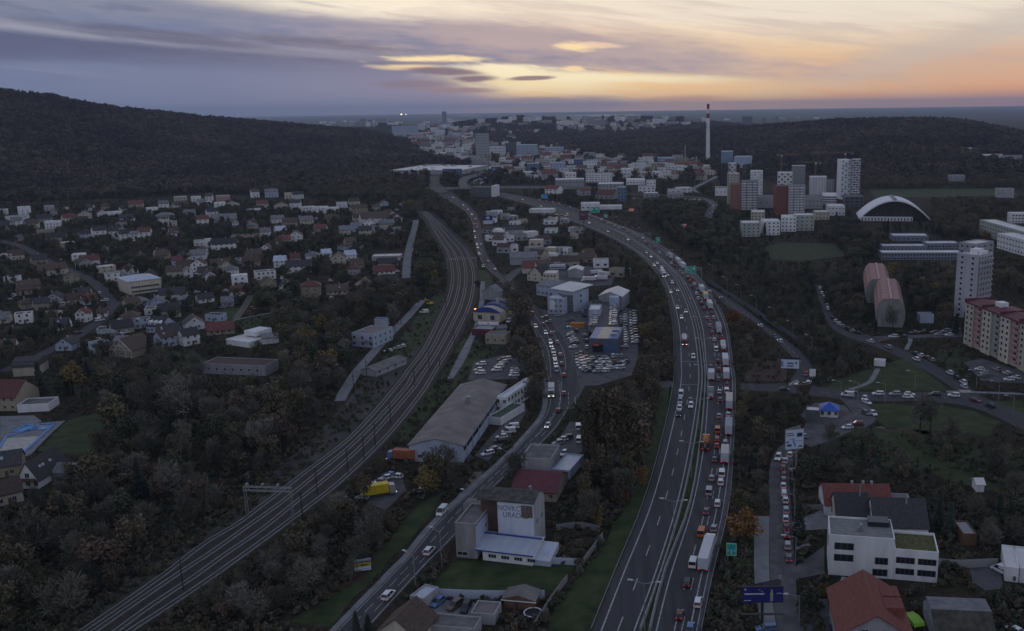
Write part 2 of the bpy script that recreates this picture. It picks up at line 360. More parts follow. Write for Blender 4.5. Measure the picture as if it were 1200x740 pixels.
def gn(scale, detail, stops):
    n = t.nodes.new('ShaderNodeTexNoise'); n.inputs['Scale'].default_value = scale; n.inputs['Detail'].default_value = detail; t.links.new(tco.outputs['Object'], n.inputs['Vector'])
    c = t.nodes.new('ShaderNodeValToRGB'); e = c.color_ramp.elements
    while len(e) < len(stops): e.new(.5)
    for q, (p, cc) in zip(e, stops): q.position = p; q.color = cc + (1,)
    t.links.new(n.outputs['Fac'], c.inputs[0]); return c.outputs[0]
g1 = gn(.035, 6, [(.3, (.022, .026, .014)), (.45, (.034, .032, .020)), (.58, (.050, .040, .028)), (.72, (.028, .036, .016))])
g2 = gn(.9, 4, [(.3, (.55, .55, .55)), (.7, (1.25, 1.2, 1.15))])
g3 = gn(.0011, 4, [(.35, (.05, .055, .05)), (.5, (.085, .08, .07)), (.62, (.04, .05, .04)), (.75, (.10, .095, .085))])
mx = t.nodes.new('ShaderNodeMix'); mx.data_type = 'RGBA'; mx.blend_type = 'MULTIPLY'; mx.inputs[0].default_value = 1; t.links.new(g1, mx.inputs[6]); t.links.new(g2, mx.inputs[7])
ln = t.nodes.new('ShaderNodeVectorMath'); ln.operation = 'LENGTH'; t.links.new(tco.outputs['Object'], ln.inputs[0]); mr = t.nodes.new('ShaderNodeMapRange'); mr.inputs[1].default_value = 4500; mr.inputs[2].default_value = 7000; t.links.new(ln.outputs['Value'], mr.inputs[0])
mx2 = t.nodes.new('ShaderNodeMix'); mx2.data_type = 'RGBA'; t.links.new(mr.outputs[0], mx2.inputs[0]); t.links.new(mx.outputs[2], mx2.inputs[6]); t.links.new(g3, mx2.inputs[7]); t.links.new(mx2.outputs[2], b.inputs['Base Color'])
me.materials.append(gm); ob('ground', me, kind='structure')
# ---------------------------------------------------------------- roads, tracks, lawns
def smooth(pts, k=6):
    pts = [Vector(p) for p in pts]; out = []
    if len(pts) < 3: 
        return [pts[0].lerp(pts[-1], i / k) for i in range(k + 1)]
    ext = [pts[0] * 2 - pts[1]] + pts + [pts[-1] * 2 - pts[-2]]
    for i in range(1, len(ext) - 2):
        p0, p1, p2, p3 = ext[i - 1:i + 3]
        for j in range(k):
            s = j / k; out.append(.5 * ((2 * p1) + (p2 - p0) * s + (2 * p0 - 5 * p1 + 4 * p2 - p3) * s * s + (3 * p1 - p0 - 3 * p2 + p3) * s ** 3))
    out.append(pts[-1]); return out
def curve(px, z=0.0, k=6): return smooth([P(x, y, z) for x, y in px], k)
def resample(pts, step):
    out = [pts[0].copy()]; acc = 0.0; need = step
    for a, b in zip(pts, pts[1:]):
        l = (b - a).length; 
        while l > 0 and acc + l >= need:
            out.append(a.lerp(b, (need - acc) / l)); need += step
        acc += l
    return out
CENTRE = {}
def strip(name, Lp, Rp, z, mat, kind='structure', mask=0, parent=None, key=None, thick=0.0, k=6):
    """a sheet between two edges given as photo pixels on the ground"""
    a, b = curve(Lp, z, k), curve(Rp, z, k); mb = MB()
    n = len(a); mb.v = [tuple(v) for v in a] + [tuple(v) for v in b]
    for i in range(n - 1): mb.f.append((i, n + i, n + i + 1, i + 1)); mb.m.append(0)
    if thick:
        m = len(mb.v); mb.v += [(v[0], v[1], v[2] - thick) for v in mb.v[:m]]
        for i in range(n - 1):
            mb.f.append((i, i + 1, m + i + 1, m + i)); mb.m.append(0); mb.f.append((n + i, m + n + i, m + n + i + 1, n + i + 1)); mb.m.append(0)
    if mask: fill([proj(*v)[:2] for v in a] + [proj(*v)[:2] for v in reversed(b)])
    if key: CENTRE[key] = [(u + v) / 2 for u, v in zip(a, b)]
    return mb.build(name, mat, parent, kind)
def band(px, w, z, mat, name, parent=None, kind='structure', mask=1, key=None):
    """a road of even width round a centre line of photo pixels"""
    c = curve(px, z); mb = MB(); n = len(c); L_, R_ = [], []
    for i, p in enumerate(c):
        d = (c[min(i + 1, n - 1)] - c[max(i - 1, 0)]).normalized(); q = Vector((-d.y, d.x, 0)) * w / 2; L_.append(p + q); R_.append(p - q)
    mb.v = [tuple(v) for v in L_ + R_]
    for i in range(n - 1): mb.f.append((i, n + i, n + i + 1, i + 1)); mb.m.append(0)
    if mask: fill([proj(*v)[:2] for v in L_] + [proj(*v)[:2] for v in reversed(R_)])
    if key: CENTRE[key] = c
    return mb.build(name, mat, parent, kind)
def stripe(c, w, dash=None, gap=0.0, z=.085, parent=None, name='lane_marking', mat=None):
    """painted line along a ready curve c"""
    mb = MB()
    pts = resample(c, 2.0)
    acc = 0.0
    for i in range(len(pts) - 1):
        if dash and (i * 2.0) % (dash + gap) >= dash: continue
        a, b = pts[i], pts[i + 1]; d = (b - a).normalized(); q = Vector((-d.y, d.x, 0)) * w / 2
        mb.poly([(*(a + q).xy, z), (*(a - q).xy, z), (*(b - q).xy, z), (*(b + q).xy, z)])
    return mb.build(name, mat or paint_w, parent, 'structure')
def area(name, px, z, mat, kind='structure', mask=0, jit=0.0):
    """a sheet whose outline is given as photo pixels on the ground; jit makes the rim uneven, in metres"""
    pts = [P(x, y, z) for x, y in px]
    if jit:
        o = []
        for i, p in enumerate(pts):
            q = pts[(i + 1) % len(pts)]; m = max(2, int((q - p).length / 4))
            for j in range(m): o.append(p.lerp(q, j / m) + Vector((random.uniform(-jit, jit), random.uniform(-jit, jit), 0)))
        pts = o
    mb = MB(); mb.poly(pts)
    if mask: fill(px)
    return mb.build(name, mat, None, kind)
X = lambda ox, oy, pts: [(ox + a / 5, oy + b / 5) for a, b in pts]

# motorway, cross-section columns by photo row
LC = [(740, 693.5, 704.5, 743, 750), (672, 721, 731, 768, 774.5), (592, 754, 763, 793, 798.5), (518, 776, 784, 809, 814), (456, 789, 797, 818, 822), (424, 791, 798.4, 818, 821.8), (376, 788.5, 795, 811, 814.3), (336, 779, 783, 796, 798.6), (316, 766.5, 771, 783, 785.3), (296, 745, 749, 761, 763), (280, 718, 722, 737, 738.8), (268, 692, 697, 714, 716), (254, 655, 660, 675, 677), (246, 635, 640, 655, 657), (240, 620, 624, 638, 640), (232, 590, 594, 603, 605), (226, 566, 569, 576, 577.5)]
RC = [(740, 761, 769, 790, 808, 816, 822), (672, 778, 786.5, 806.5, 822.5, 830, 836), (592, 808, 812, 827.4, 840.6, 848, 854.5), (518, 820.5, 825.5, 838.5, 850.5, 856, 860), (456, 826, 829.6, 841.8, 852.5, 858.5, 862), (424, 825, 827.4, 838.6, 849, 855.5, 858.5), (376, 817, 821.5, 832.5, 842.5, 847.5, 850), (336, 801.5, 805, 814.5, 822, 826, 828), (316, 787, 789.5, 797.5, 804, 808, 810), (296, 764, 765.8, 774, 781, 786, 788), (280, 739.8, 741.3, 749, 756, 760, 762), (268, 717, 718.5, 726, 732.5, 735, 737), (254, 678, 680, 688, 694.5, 698, 700), (246, 658, 660, 667.5, 674, 678, 680), (240, 641, 642, 649, 655, 658.5, 660), (232, 606, 607, 612.5, 617, 619, 620), (226, 578.5, 579.5, 583.5, 587, 589, 590)]
col = lambda T_, i: [(r[i], r[0]) for r in T_]
mid = lambda T_, i, j, f=.5: [(r[i] * (1 - f) + r[j] * f, r[0]) for r in T_]
mL = strip('motorway', col(LC, 1), col(LC, 4), .06, asphalt, mask=1, key='LC', thick=.12)
mR = strip('motorway', col(RC, 1), col(RC, 5), .06, asphalt, mask=1, key='RC', thick=.12)
strip('verge', mid(RC, 5, 6, 0), col(RC, 6), .04, asphalt2, mask=1)
for i in (2, 3): stripe(curve(col(LC, i)), .32, parent=mL)
stripe(curve(mid(LC, 2, 3)), .26, 6, 12, parent=mL)
stripe(curve(col(RC, 2)), .30, parent=mR); stripe(curve(col(RC, 4)), .30, parent=mR); stripe(curve(col(RC, 5)), .2, parent=mR)
stripe(curve(col(RC, 3)), .26, 6, 12, parent=mR); stripe(curve(mid(RC, 3, 4, .48)[:7]), .2, 6, 12, parent=mR)
CENTRE['lane1'] = curve(mid(RC, 2, 3)); CENTRE['lane2'] = curve(mid(RC, 3, 4))
strip('median', col(LC, 4), col(RC, 1), .02, grassm, mask=1)
for y, x0, x1 in ((424, 798, 818), (424, 830, 845), (451.3, 797, 818)):
    a, b = P(x0, y, .09), P(x1, y - .2, .09); mb = MB(); mb.poly([a, b, b + Vector((0, .5, 0)), a + Vector((0, .5, 0))]); mb.build('expansion_joint', pale_con, mL, 'structure')
def barrier(name, px, h, w, mat, label, seg=None):
    """a concrete barrier along the road, in separate cast segments"""
    c = resample(curve(px), seg); o = thing(name, label, 'barrier', c[0])
    me = None
    for a, b in zip(c, c[1:]):
        l = (b - a).length
        if me is None:
            mb = MB(); mb.prism([(-w / 2, 0), (w / 2, 0), (w * .22, h), (-w * .22, h)], .04, seg - .04); me = mb.mesh('barrier_segment', [mat])
        s = ob('barrier_segment', me, o); s.location = a - c[0]; s.rotation_euler = (0, 0, math.atan2(-(b - a).x, (b - a).y)); s.scale = (1, l / seg, 1)
    return o
barrier('median_barrier', mid(LC, 4, 4)[:12], .95, .7, concrete, 'concrete crash barrier along the lighter oncoming carriageway, beside the planted median', 14)
barrier('median_barrier', mid(RC, 1, 1)[:12], .95, .7, concrete, 'concrete crash barrier along the queueing carriageway, beside the planted median', 14)
def rail(px, label, k=4.0, off=0):
    c = resample(curve(px), k); o = thing('guard_rail', label, 'guard rail', c[0]); mb = MB(); mp = MB()
    for i, (a, b) in enumerate(zip(c, c[1:])):
        a, b = a - c[0], b - c[0]; d = (b - a).normalized(); q = Vector((-d.y, d.x, 0)) * .05
        up_, dn = Vector((0, 0, .78)), Vector((0, 0, .46)); mb.poly([a + q + dn, b + q + dn, b + q + up_, a + q + up_]); mb.poly([a - q + dn, b - q + dn, b - q + up_, a - q + up_]); mb.poly([a + q + up_, b + q + up_, b - q + up_, a - q + up_])
        mp.box(a.x - .05, a.x + .05, a.y - .05, a.y + .05, 0, .7)
    mb.build('beam', steel, o); mp.build('post', steel, o, 'stuff'); return o
rail(col(RC, 6)[:10], 'steel guard rail along the queueing side of the motorway, next to the hedge')
rail([(x - 1.0, y) for x, y in col(LC, 1)[:12]], 'steel guard rail along the grassy outer edge of the oncoming carriageway')

# west main road, from under the trees down to the bottom edge
WL = [(384, 752), (394, 740), (462, 670), (480, 652), (506, 620), (530, 596), (556, 572), (584, 546), (604, 527), (624, 505), (638, 488), (643, 470), (641, 444), (637, 424), (630, 400), (619, 374), (606, 352), (588, 330), (570, 314), (560, 298), (556, 280), (553, 260), (543, 246), (516, 229), (502, 216), (505, 206)]
WR = [(420, 750), (429, 740), (480, 684), (500, 662), (534, 628), (552, 604), (571, 580), (598, 553), (626, 528), (652, 502), (666, 480), (680, 462), (676, 440), (668, 416), (658, 396), (639, 372), (620, 352), (594, 328), (580, 312), (570.5, 298), (566, 282), (562, 260), (552, 243), (527, 224), (514, 213), (520, 205)]
wr = strip('main_road', WL, WR, .06, asphalt, mask=1, key='W', thick=.1)
strip('pavement', [(x - 9, y) if y > 560 else (x - 7, y) for x, y in WL[:13]], [(x - .8, y) for x, y in WL[:13]], .12, paving, mask=1, thick=.12)
md = lambda f, a=0, b=99: [(l[0] * (1 - f) + r[0] * f, l[1] * (1 - f) + r[1] * f) for l, r in list(zip(WL, WR))[a:b]]
stripe(curve(md(.06)), .16, parent=wr); stripe(curve(md(.92, 0, 11)), .2, parent=wr)
stripe(curve(md(.36, 0, 13)), .16, 3, 3, parent=wr); stripe(curve(md(.66, 0, 10)), .16, 6, 6, parent=wr); stripe(curve(md(.5, 12, 18)), .18, parent=wr); stripe(curve(md(.5, 17)), .2, 6, 4, parent=wr)
stripe(curve(X(480, 296, [(700, 380), (760, 480), (800, 545), (822, 640), (828, 740)])), .18, parent=wr); stripe(curve(X(480, 296, [(800, 430), (870, 520), (905, 590), (915, 690)])), .18, parent=wr)
stripe(curve(X(480, 444, [(890, 20), (880, 150), (850, 210), (790, 290), (730, 350)])), .22, parent=wr); stripe(curve(X(480, 444, [(930, 80), (930, 160), (890, 230), (850, 290)])), .2, 4, 2, parent=wr)
stripe(curve(X(480, 444, [(1000, 90), (970, 110), (970, 160), (930, 180)])), .2, parent=wr)
for i in range(6): 
    a = P(640 + i * 2.0, 391.5 - i * .6, .09); mb = MB(); mb.box(a.x - .25, a.x + .25, a.y - 1.6, a.y + 1.6, .086, .088); mb.build('crossing_stripe', paint_w, wr, 'structure')
area('forecourt', [(666, 480), (680, 462), (686, 452), (700, 452), (740, 440), (748, 418), (745, 366), (724, 355), (700, 352), (650, 366), (630, 362), (622, 352), (640, 372), (659, 396), (668, 416), (676, 440), (674, 460)], .03, asphalt2, mask=1)
band([(590, 331), (606, 318), (618, 312)], 7, .045, asphalt2, 'side_street')

# valley street on the right of the motorway, roundabout arm, hillside street, town street
vs = strip('side_road', [(829, 335), (848, 356), (880, 375), (901, 392.5), (920, 410), (935, 426), (933, 436), (926, 446)], [(838, 340), (860, 352), (890, 376), (912, 392), (936, 410), (951, 427), (952, 440), (944, 452)], .05, asphalt, mask=1, key='V', thick=.08)
stripe(curve([(834, 338), (854, 354.5), (885, 376), (906.5, 393), (928, 411), (941, 427)]), .16, 4, 4, parent=vs)
cs = strip('cross_road', [(868, 457), (890, 458.5), (930, 461), (960, 464.5), (992, 468), (1040, 470.5), (1067, 470), (1115, 473), (1147, 480), (1168, 489), (1215, 512)], [(868, 449), (890, 450), (930, 449), (950, 451), (992, 458.6), (1040, 459.5), (1067, 460), (1109, 460), (1140, 462), (1166, 471), (1215, 492)], .055, asphalt, mask=1, key='C', thick=.08)
stripe(curve([(960, 459.6), (992, 463.4), (1040, 465), (1067, 465), (1112, 466.4)]), .16, 3, 3, parent=cs)
hs = strip('hillside_street', [(955, 334), (962, 356), (972, 381), (992, 394.5), (1020, 404.5), (1050, 416.5), (1084, 434), (1108, 449), (1130, 464)], [(962, 334), (967, 356), (979, 372), (998, 385), (1026, 396), (1060, 411), (1094, 426), (1124, 446), (1150, 463)], .045, asphalt, mask=1, key='D', thick=.06)
band([(1010, 396), (1040, 395.5), (1075, 394.5), (1120, 391)], 6, .04, asphalt2, 'parking_street')
ts = strip('town_street', [(914, 752), (912, 740), (902.5, 676), (902, 592), (901, 560), (904, 540), (910, 528), (922, 518), (938, 508)], [(938, 752), (936, 740), (932, 672), (927, 592), (925, 560), (927, 545), (933, 533), (943, 522), (956, 512)], .05, asphalt2, mask=1, key='S', thick=.08)
strip('footpath', [(893, 740), (884, 678), (884, 605)], [(911, 740), (902, 678), (901.6, 605)], .10, paving, mask=1, thick=.1)
area('forecourt', [(935, 516), (945, 495), (938, 486), (955, 472), (990, 475), (1006, 494), (1000, 504), (975, 516), (950, 524)], .035, asphalt2, mask=1)
band([(996, 466), (1010, 482), (1012, 492), (1000, 500)], 8, .052, asphalt2, 'side_street')
band([(1030, 500), (1055, 520), (1090, 540), (1130, 556), (1170, 570)], 3, .03, dirt, 'footpath')
band([(992, 458), (1010, 452), (1020, 447), (1024, 441), (1029, 432)], 2.2, .05, paving, 'footpath')
band([(1062, 410), (1066, 402), (1067, 397)], 2.0, .05, paving, 'footpath')
band([(1109, 459), (1150, 460), (1200, 462)], 2.6, .07, paving, 'footpath')
for i in range(6):
    a = P(1126 + i * 2.2, 458.5, .09); mb = MB(); mb.box(a.x - .3, a.x + .3, a.y - 1.8, a.y + 1.8, .086, .088); mb.build('crossing_stripe', paint_w, cs, 'structure')
for i in range(5):
    a = P(925 + i * 2.4, 450.5 - i * .9, .09); mb = MB(); mb.box(a.x - .3, a.x + .3, a.y - 1.8, a.y + 1.8, .086, .088); mb.build('crossing_stripe', paint_w, vs, 'structure')
area('parking_lot', [(1130, 425), (1150, 420), (1200, 436), (1205, 450), (1150, 446)], .03, asphalt2, mask=1)
area('parking_lot', [(1090, 389), (1125, 384), (1128, 395), (1095, 396)], .03, asphalt2, mask=1)
# underpass road beneath the motorway
band([(773, 450.7), (781, 450.3), (789, 450)], 9, .03, asphalt2, 'underpass_road')
# village streets
band([(0, 282), (28, 290), (56, 306), (90, 320), (112, 333), (128, 351), (133, 356)], 6.5, .05, asphalt, 'village_street')
band([(150, 352), (133, 358), (122, 372), (104, 385), (84, 398), (60, 410), (30, 425), (0, 436)], 6.5, .055, asphalt, 'village_street')
band([(22, 275), (26, 282)], 5, .06, asphalt2, 'village_street')
band([(487, 258), (486, 266), (480, 290), (477, 306), (476, 326)], 6, .05, paving, 'track_side_road')
band([(495, 352), (478, 371), (461, 388), (444, 406), (430, 422), (418, 436), (404, 458), (398, 470)], 4.6, .05, paving, 'track_side_road')
band([(262, 378), (300, 370), (324, 366)], 2.4, .05, paving, 'footpath'); band([(276, 374), (285, 362), (292, 350), (294, 346)], 4, .048, dirt, 'dirt_lane')
area('yard', [(0, 488), (40, 487), (49, 494), (30, 502), (0, 514)], .03, paving, mask=1)
# bare spots and yards
area('yard', [(430, 590), (446, 562), (470, 556), (476, 575), (452, 598)], .03, asphalt2, mask=1)
area('yard', [(556, 534), (575, 512), (596, 490), (615, 470), (618, 482), (596, 514), (572, 540)], .03, asphalt2, mask=1)
area('parking_lot', [(548, 446), (556, 424), (590, 416), (616, 424), (606, 444)], .03, asphalt2, mask=1)
area('yard', [(646, 528), (668, 494), (684, 498), (682, 530), (660, 538)], .03, asphalt2, mask=1)
area('yard', [(500, 712), (506, 702), (556, 706), (566, 716), (548, 732), (520, 730)], .03, paving, mask=1)
area('garden_plot', [(647, 652), (650, 622), (705, 622), (690, 650), (682, 656)], .02, litter, jit=.3)
area('yard', [(1134, 660), (1172, 662), (1176, 690), (1154, 692), (1140, 682)], .03, asphalt2, mask=1)
area('yard', [(922, 745), (932, 700), (970, 702), (974, 745)], .03, asphalt2); area('yard', [(926, 668), (966, 640), (966, 672), (928, 680)], .03, asphalt2, mask=1)
area('yard', [(928, 612), (966, 596), (984, 598), (975, 620), (930, 622)], .03, paving, mask=1)
area('forecourt', [(640, 316), (690, 312), (722, 322), (716, 334), (660, 338), (648, 330)], .03, asphalt2, mask=1)
strip('field_track', [(556, 553), (538, 578), (528, 592), (512, 612)], [(566, 553), (552, 578), (540, 588), (520, 612)], .03, dirt)
# grass
for i, (px, mk) in enumerate([
  ([(44, 529), (80, 492), (115, 484), (122, 500), (110, 525), (92, 534)], 1),
  ([(520, 440), (543, 396), (556, 398), (562, 402), (592, 404), (580, 414), (546, 440), (500, 490), (480, 516), (464, 508), (500, 462)], 0),
  ([(482, 598), (524, 572), (506, 604), (455, 660), (384, 736), (338, 728), (420, 682), (452, 640)], 1),
  ([(498, 694), (532, 656), (645, 662), (676, 664), (664, 676), (650, 694), (590, 694)], 1),
  ([(640, 740), (668, 690), (700, 650), (735, 590), (764, 520), (776, 456), (788, 440), (789, 460), (775, 520), (752, 596), (692, 740)], 1),
  ([(960, 457), (985, 444), (1020, 432), (1062, 420), (1082, 434), (1108, 455), (1109, 459), (992, 457)], 1),
  ([(1014, 473), (1100, 475), (1140, 482), (1168, 494), (1160, 512), (1100, 506), (1040, 500), (1018, 486)], 1),
  ([(896, 290), (915, 284), (980, 286), (990, 300), (940, 306), (905, 304)], 1),
  ([(1018, 222), (1180, 221), (1195, 229), (1026, 232)], 1), ([(588, 322), (596, 321), (604, 334), (597, 334)], 1), ([(560, 316), (570, 318), (578, 332), (563, 345)], 1),
  ([(1100, 410), (1132, 404), (1140, 420), (1120, 440), (1098, 425)], 0), ([(1140, 470), (1200, 470), (1200, 486), (1168, 478)], 1),
  ([(268, 390), (290, 374), (330, 368), (350, 378), (320, 392), (285, 398)], 0), ([(250, 366), (270, 360), (282, 362), (276, 374), (262, 376)], 1), ([(160, 430), (170, 410), (230, 414), (250, 425), (200, 440)], 0), ([(1060, 300), (1115, 300), (1118, 320), (1080, 322)], 0), ([(838, 740), (862, 650), (872, 600), (884, 610), (878, 700), (866, 740)], 0), ([(430, 444), (446, 440), (500, 400), (520, 360), (528, 345), (515, 340), (470, 395)], 0), ([(968, 500), (1040, 502), (1150, 520), (1200, 530), (1200, 585), (1100, 560), (1000, 540)], 0)]):
    area('lawn', px, .02 + i * .0007, grassm, jit=.8, mask=mk)
for px in ([(330, 716), (420, 660), (455, 628), (470, 640), (420, 684), (340, 726)], [(928, 590), (960, 578), (968, 590), (940, 600)], [(1045, 470), (1060, 500), (1110, 510), (1130, 530), (1060, 520)], [(880, 420), (925, 425), (920, 446), (870, 448)]):
    area('leaf_litter', px, .016, litter, jit=1.5)
area('pale_field', X(0, 180, [(300, 135), (420, 115), (600, 112), (700, 130), (520, 145)]), .05, M('stubble_field', (.10, .095, .085), .95, .02, .3)); area('pale_field', X(0, 180, [(680, 165), (860, 150), (820, 180), (720, 188)]), .05, MATS['stubble_field']); area('pale_field', X(0, 180, [(920, 190), (1090, 150), (1020, 195)]), .05, MATS['stubble_field'])
# overpass and flyover near the shops
def deck(name, px, w, z, label, cat, mat=concrete, legs=True):
    c = [Vector((*p.xy, z)) for p in curve([(x, y) for x, y in px], z)]; o = thing(name, label, cat, (c[0].x, c[0].y, 0)); mb = MB(); me_ = MB(); n = len(c); org = Vector((c[0].x, c[0].y, 0))
    Ls, Rs = [], []
    for i, p in enumerate(c):
        d = (c[min(i + 1, n - 1)] - c[max(i - 1, 0)]).normalized(); q = Vector((-d.y, d.x, 0)) * w / 2; Ls.append(p + q - org); Rs.append(p - q - org)
    dz = Vector((0, 0, 1))
    for i in range(n - 1):
        a, b, e, f = Ls[i], Rs[i], Rs[i + 1], Ls[i + 1]
        mb.poly([a, b, e, f]); mb.poly([a - dz * 1.4, b - dz * 1.4, e - dz * 1.4, f - dz * 1.4])
        for u, v in ((a, f), (b, e)): me_.poly([u - dz * 1.45, v - dz * 1.45, v + dz * .9, u + dz * .9])
    mb.build('road_deck', asphalt2, o); me_.build('parapet', mat, o)
    if legs:
        for p in resample(c, 30)[1:-1]:
            k = MB(); k.box(-.8, .8, -2.2, 2.2, 0, z - 1.4); s = k.build('pier', mat, o); s.location = (p - org).xy.to_3d()
    fill([proj(*(v + org))[:2] for v in Ls] + [proj(*(v + org))[:2] for v in reversed(Rs)]); return o
deck('road_bridge', [(500, 221), (540, 220.5), (580, 219.5), (640, 219.5), (700, 220)], 11, 7, 'concrete road bridge crossing above the far motorway near the shops', 'bridge')
deck('flyover', [(547, 221), (542, 214), (548, 208), (565, 204.5), (576, 202.5)], 13, 4, 'curved pale flyover ramp sweeping round the coloured forecourt', 'flyover', pale_con)
band([(560, 204), (572, 199), (574, 195)], 16, .05, asphalt2, 'main_road')
band([(820, 226), (812, 222), (822, 216), (838, 208), (842, 204)], 7, .05, paving, 'side_street'); band([(838, 240), (832, 248), (830, 256)], 8, .05, asphalt2, 'side_street'); band([(700, 228), (760, 228), (820, 232), (838, 240)], 9, .05, asphalt2, 'side_street')
tq = thing('canopy_forecourt', 'turquoise, blue and pink canopies crowded inside the flyover bend', 'canopy', P(558, 214))
for (a, b, c_, d_), m in (((555, 212, 563, 216), M('turquoise_canopy', (.25, .5, .5), .6)), ((563, 211, 571, 214), M('sky_blue_canopy', (.15, .35, .62), .6)), ((562, 215, 570, 218.5), M('pink_canopy', (.5, .28, .33), .6))):
    p, q = P(a, d_), P(c_, b); mb = MB(); o_ = tq.location
    mb.box(p.x - o_.x, q.x - o_.x, p.y - o_.y, q.y - o_.y, 3.8, 4.6)
    for xx in (p.x + .6, q.x - .6):
        for yy in (p.y + .6, q.y - .6): mb.box(xx - o_.x - .2, xx - o_.x + .2, yy - o_.y - .2, yy - o_.y + .2, 0, 3.8)
    mb.build('canopy_roof', m, tq)
cover(tq, 30, 30, 5)

# ---------------------------------------------------------------- railway
T1 = [(84, 750), (96, 740), (140, 710), (194, 672), (240, 637), (280, 613), (308, 592), (334, 572), (360, 552), (406, 517), (440, 482), (470, 446), (480, 432), (498, 408), (514, 376), (527, 346), (530.5, 320), (525, 296), (516, 282), (508, 268), (502, 258), (494, 248)]
T2 = [(98, 750), (111, 740), (160, 706), (210, 672), (250, 646), (292, 616), (326, 592), (350, 573), (372, 555), (412, 522), (444, 490), (476, 454), (484, 440), (503, 414), (521, 380), (534.5, 350), (538, 321), (532, 296), (522, 282), (512, 268), (505, 258), (496, 248)]
T3 = [(122, 750), (136, 740), (180, 708), (228, 676), (264, 650), (308, 620), (344, 591), (366, 574), (390, 554), (424, 523), (454, 491), (484, 456), (492, 444), (511, 415), (529, 382), (542, 352), (546, 322), (540, 296), (528, 281), (517, 268), (508, 258), (498, 248)]
T4 = [(139, 750), (152, 740), (200, 709), (242, 681), (280, 654), (324, 622), (364, 592), (386, 575), (408, 556), (438, 527), (466, 497), (494, 461), (504, 445), (521, 416), (538, 384), (551, 354), (555, 322), (547, 296), (534, 281), (522, 268), (511, 258), (500, 248)]
strip('track_bed', [(x - 6, y) for x, y in T1], [(x + 7, y) for x, y in T4], .10, ballast, mask=1, thick=.12, key='rail')
strip('disused_track_bed', [(60, 740), (120, 704), (170, 668), (225, 632), (262, 604), (300, 575), (330, 545), (372, 508), (404, 472), (428, 446), (450, 420), (478, 388), (505, 352), (518, 338)], [(x - 5.5, y) for x, y in T1[1:15]], .03, ballast2)
strip('service_path', [(549, 396), (536, 420), (524, 444)], [(556, 396), (546, 420), (531, 444)], .05, paving, mask=1); strip('service_path', [(562, 330), (562, 350), (556, 380), (549, 396)], [(568, 330), (568, 350), (562, 380), (556, 396)], .05, paving, mask=1)
for k_, T_ in enumerate((T1, T2, T3, T4)):
    c = curve(T_, .22); tr = MB(); tk = bpy.data.objects.new('railway_track', None); COL.objects.link(tk); tk['kind'] = 'structure'
    sl_ = resample([v for v in c if v.length < 620], .8); sm = MB(); n = len(c)
    for a, b in zip(sl_, sl_[1:]):
        d = (b - a).normalized(); q = Vector((-d.y, d.x, 0)) * 1.25; e = d * .13; z = Vector((0, 0, -.06)); sm.poly([a + q - e + z, a - q - e + z, a - q + e + z, a + q + e + z])
    sm.build('sleeper', sleeperm, tk, 'stuff')
    for s_ in (-1, 1):
        rb = MB()
        for i in range(n - 1):
            a, b = c[i], c[i + 1]; d = (b - a).normalized(); q = Vector((-d.y, d.x, 0))
            u, v = q * (s_ * .72 + .075), q * (s_ * .72 - .075); z0, z1 = Vector((0, 0, 0)), Vector((0, 0, .17))
            rb.poly([a + u + z1, a + v + z1, b + v + z1, b + u + z1]); rb.poly([a + u + z0, b + u + z0, b + u + z1, a + u + z1]); rb.poly([a + v + z0, b + v + z0, b + v + z1, a + v + z1])
        rb.build('rail', railsteel, tk, 'structure')
# ---------------------------------------------------------------- buildings
def win_mesh(w, h, name='window', mull=1):
    mb = MB(); f = .07
    mb.box(-w / 2, w / 2, -.02, .05, -h / 2, h / 2, 1)
    mb.box(-w / 2, w / 2, -.07, -.021, h / 2 - f, h / 2, 0); mb.box(-w / 2, w / 2, -.09, -.021, -h / 2, -h / 2 + f, 0)
    for i in range(mull + 2):
        x = -w / 2 + (w - f) * i / (mull + 1); mb.box(x, x + f, -.06, -.021, -h / 2 + f, h / 2 - f, 0)
    return mb.mesh(name, [frame, glass])
WM = {}
def win(parent, x, y, z, face, w=1.2, h=1.4, mull=1, name='window'):
    k = (w, h, mull)
    if k not in WM: WM[k] = win_mesh(w, h, 'window', mull)
    o = ob(name, WM[k], parent); o.location = (x, y, z); o.rotation_euler = (0, 0, {'f': 0, 'r': R(90), 'b': R(180), 'l': R(-90)}[face]); return o
def win_rows(parent, w, d, face, cols, rows, z0, dz, ww=1.2, wh=1.4, margin=.12, mull=1, skip=None):
    L_ = w if face in 'fb' else d
    for r_ in range(rows):
        for c_ in range(cols):
            if skip and skip(c_, r_): continue
            u = (-.5 + margin + (1 - 2 * margin) * (c_ / (cols - 1) if cols > 1 else .5)) * L_; z = z0 + r_ * dz
            x, y = {'f': (u, -d / 2), 'b': (u, d / 2), 'l': (-w / 2, u), 'r': (w / 2, u)}[face]; win(parent, x, y, z, face, ww, wh, mull)
def walls(mb, w, d, h, m=0, t=.3): mb.box(-w / 2, w / 2, -d / 2, d / 2, 0, h, m)
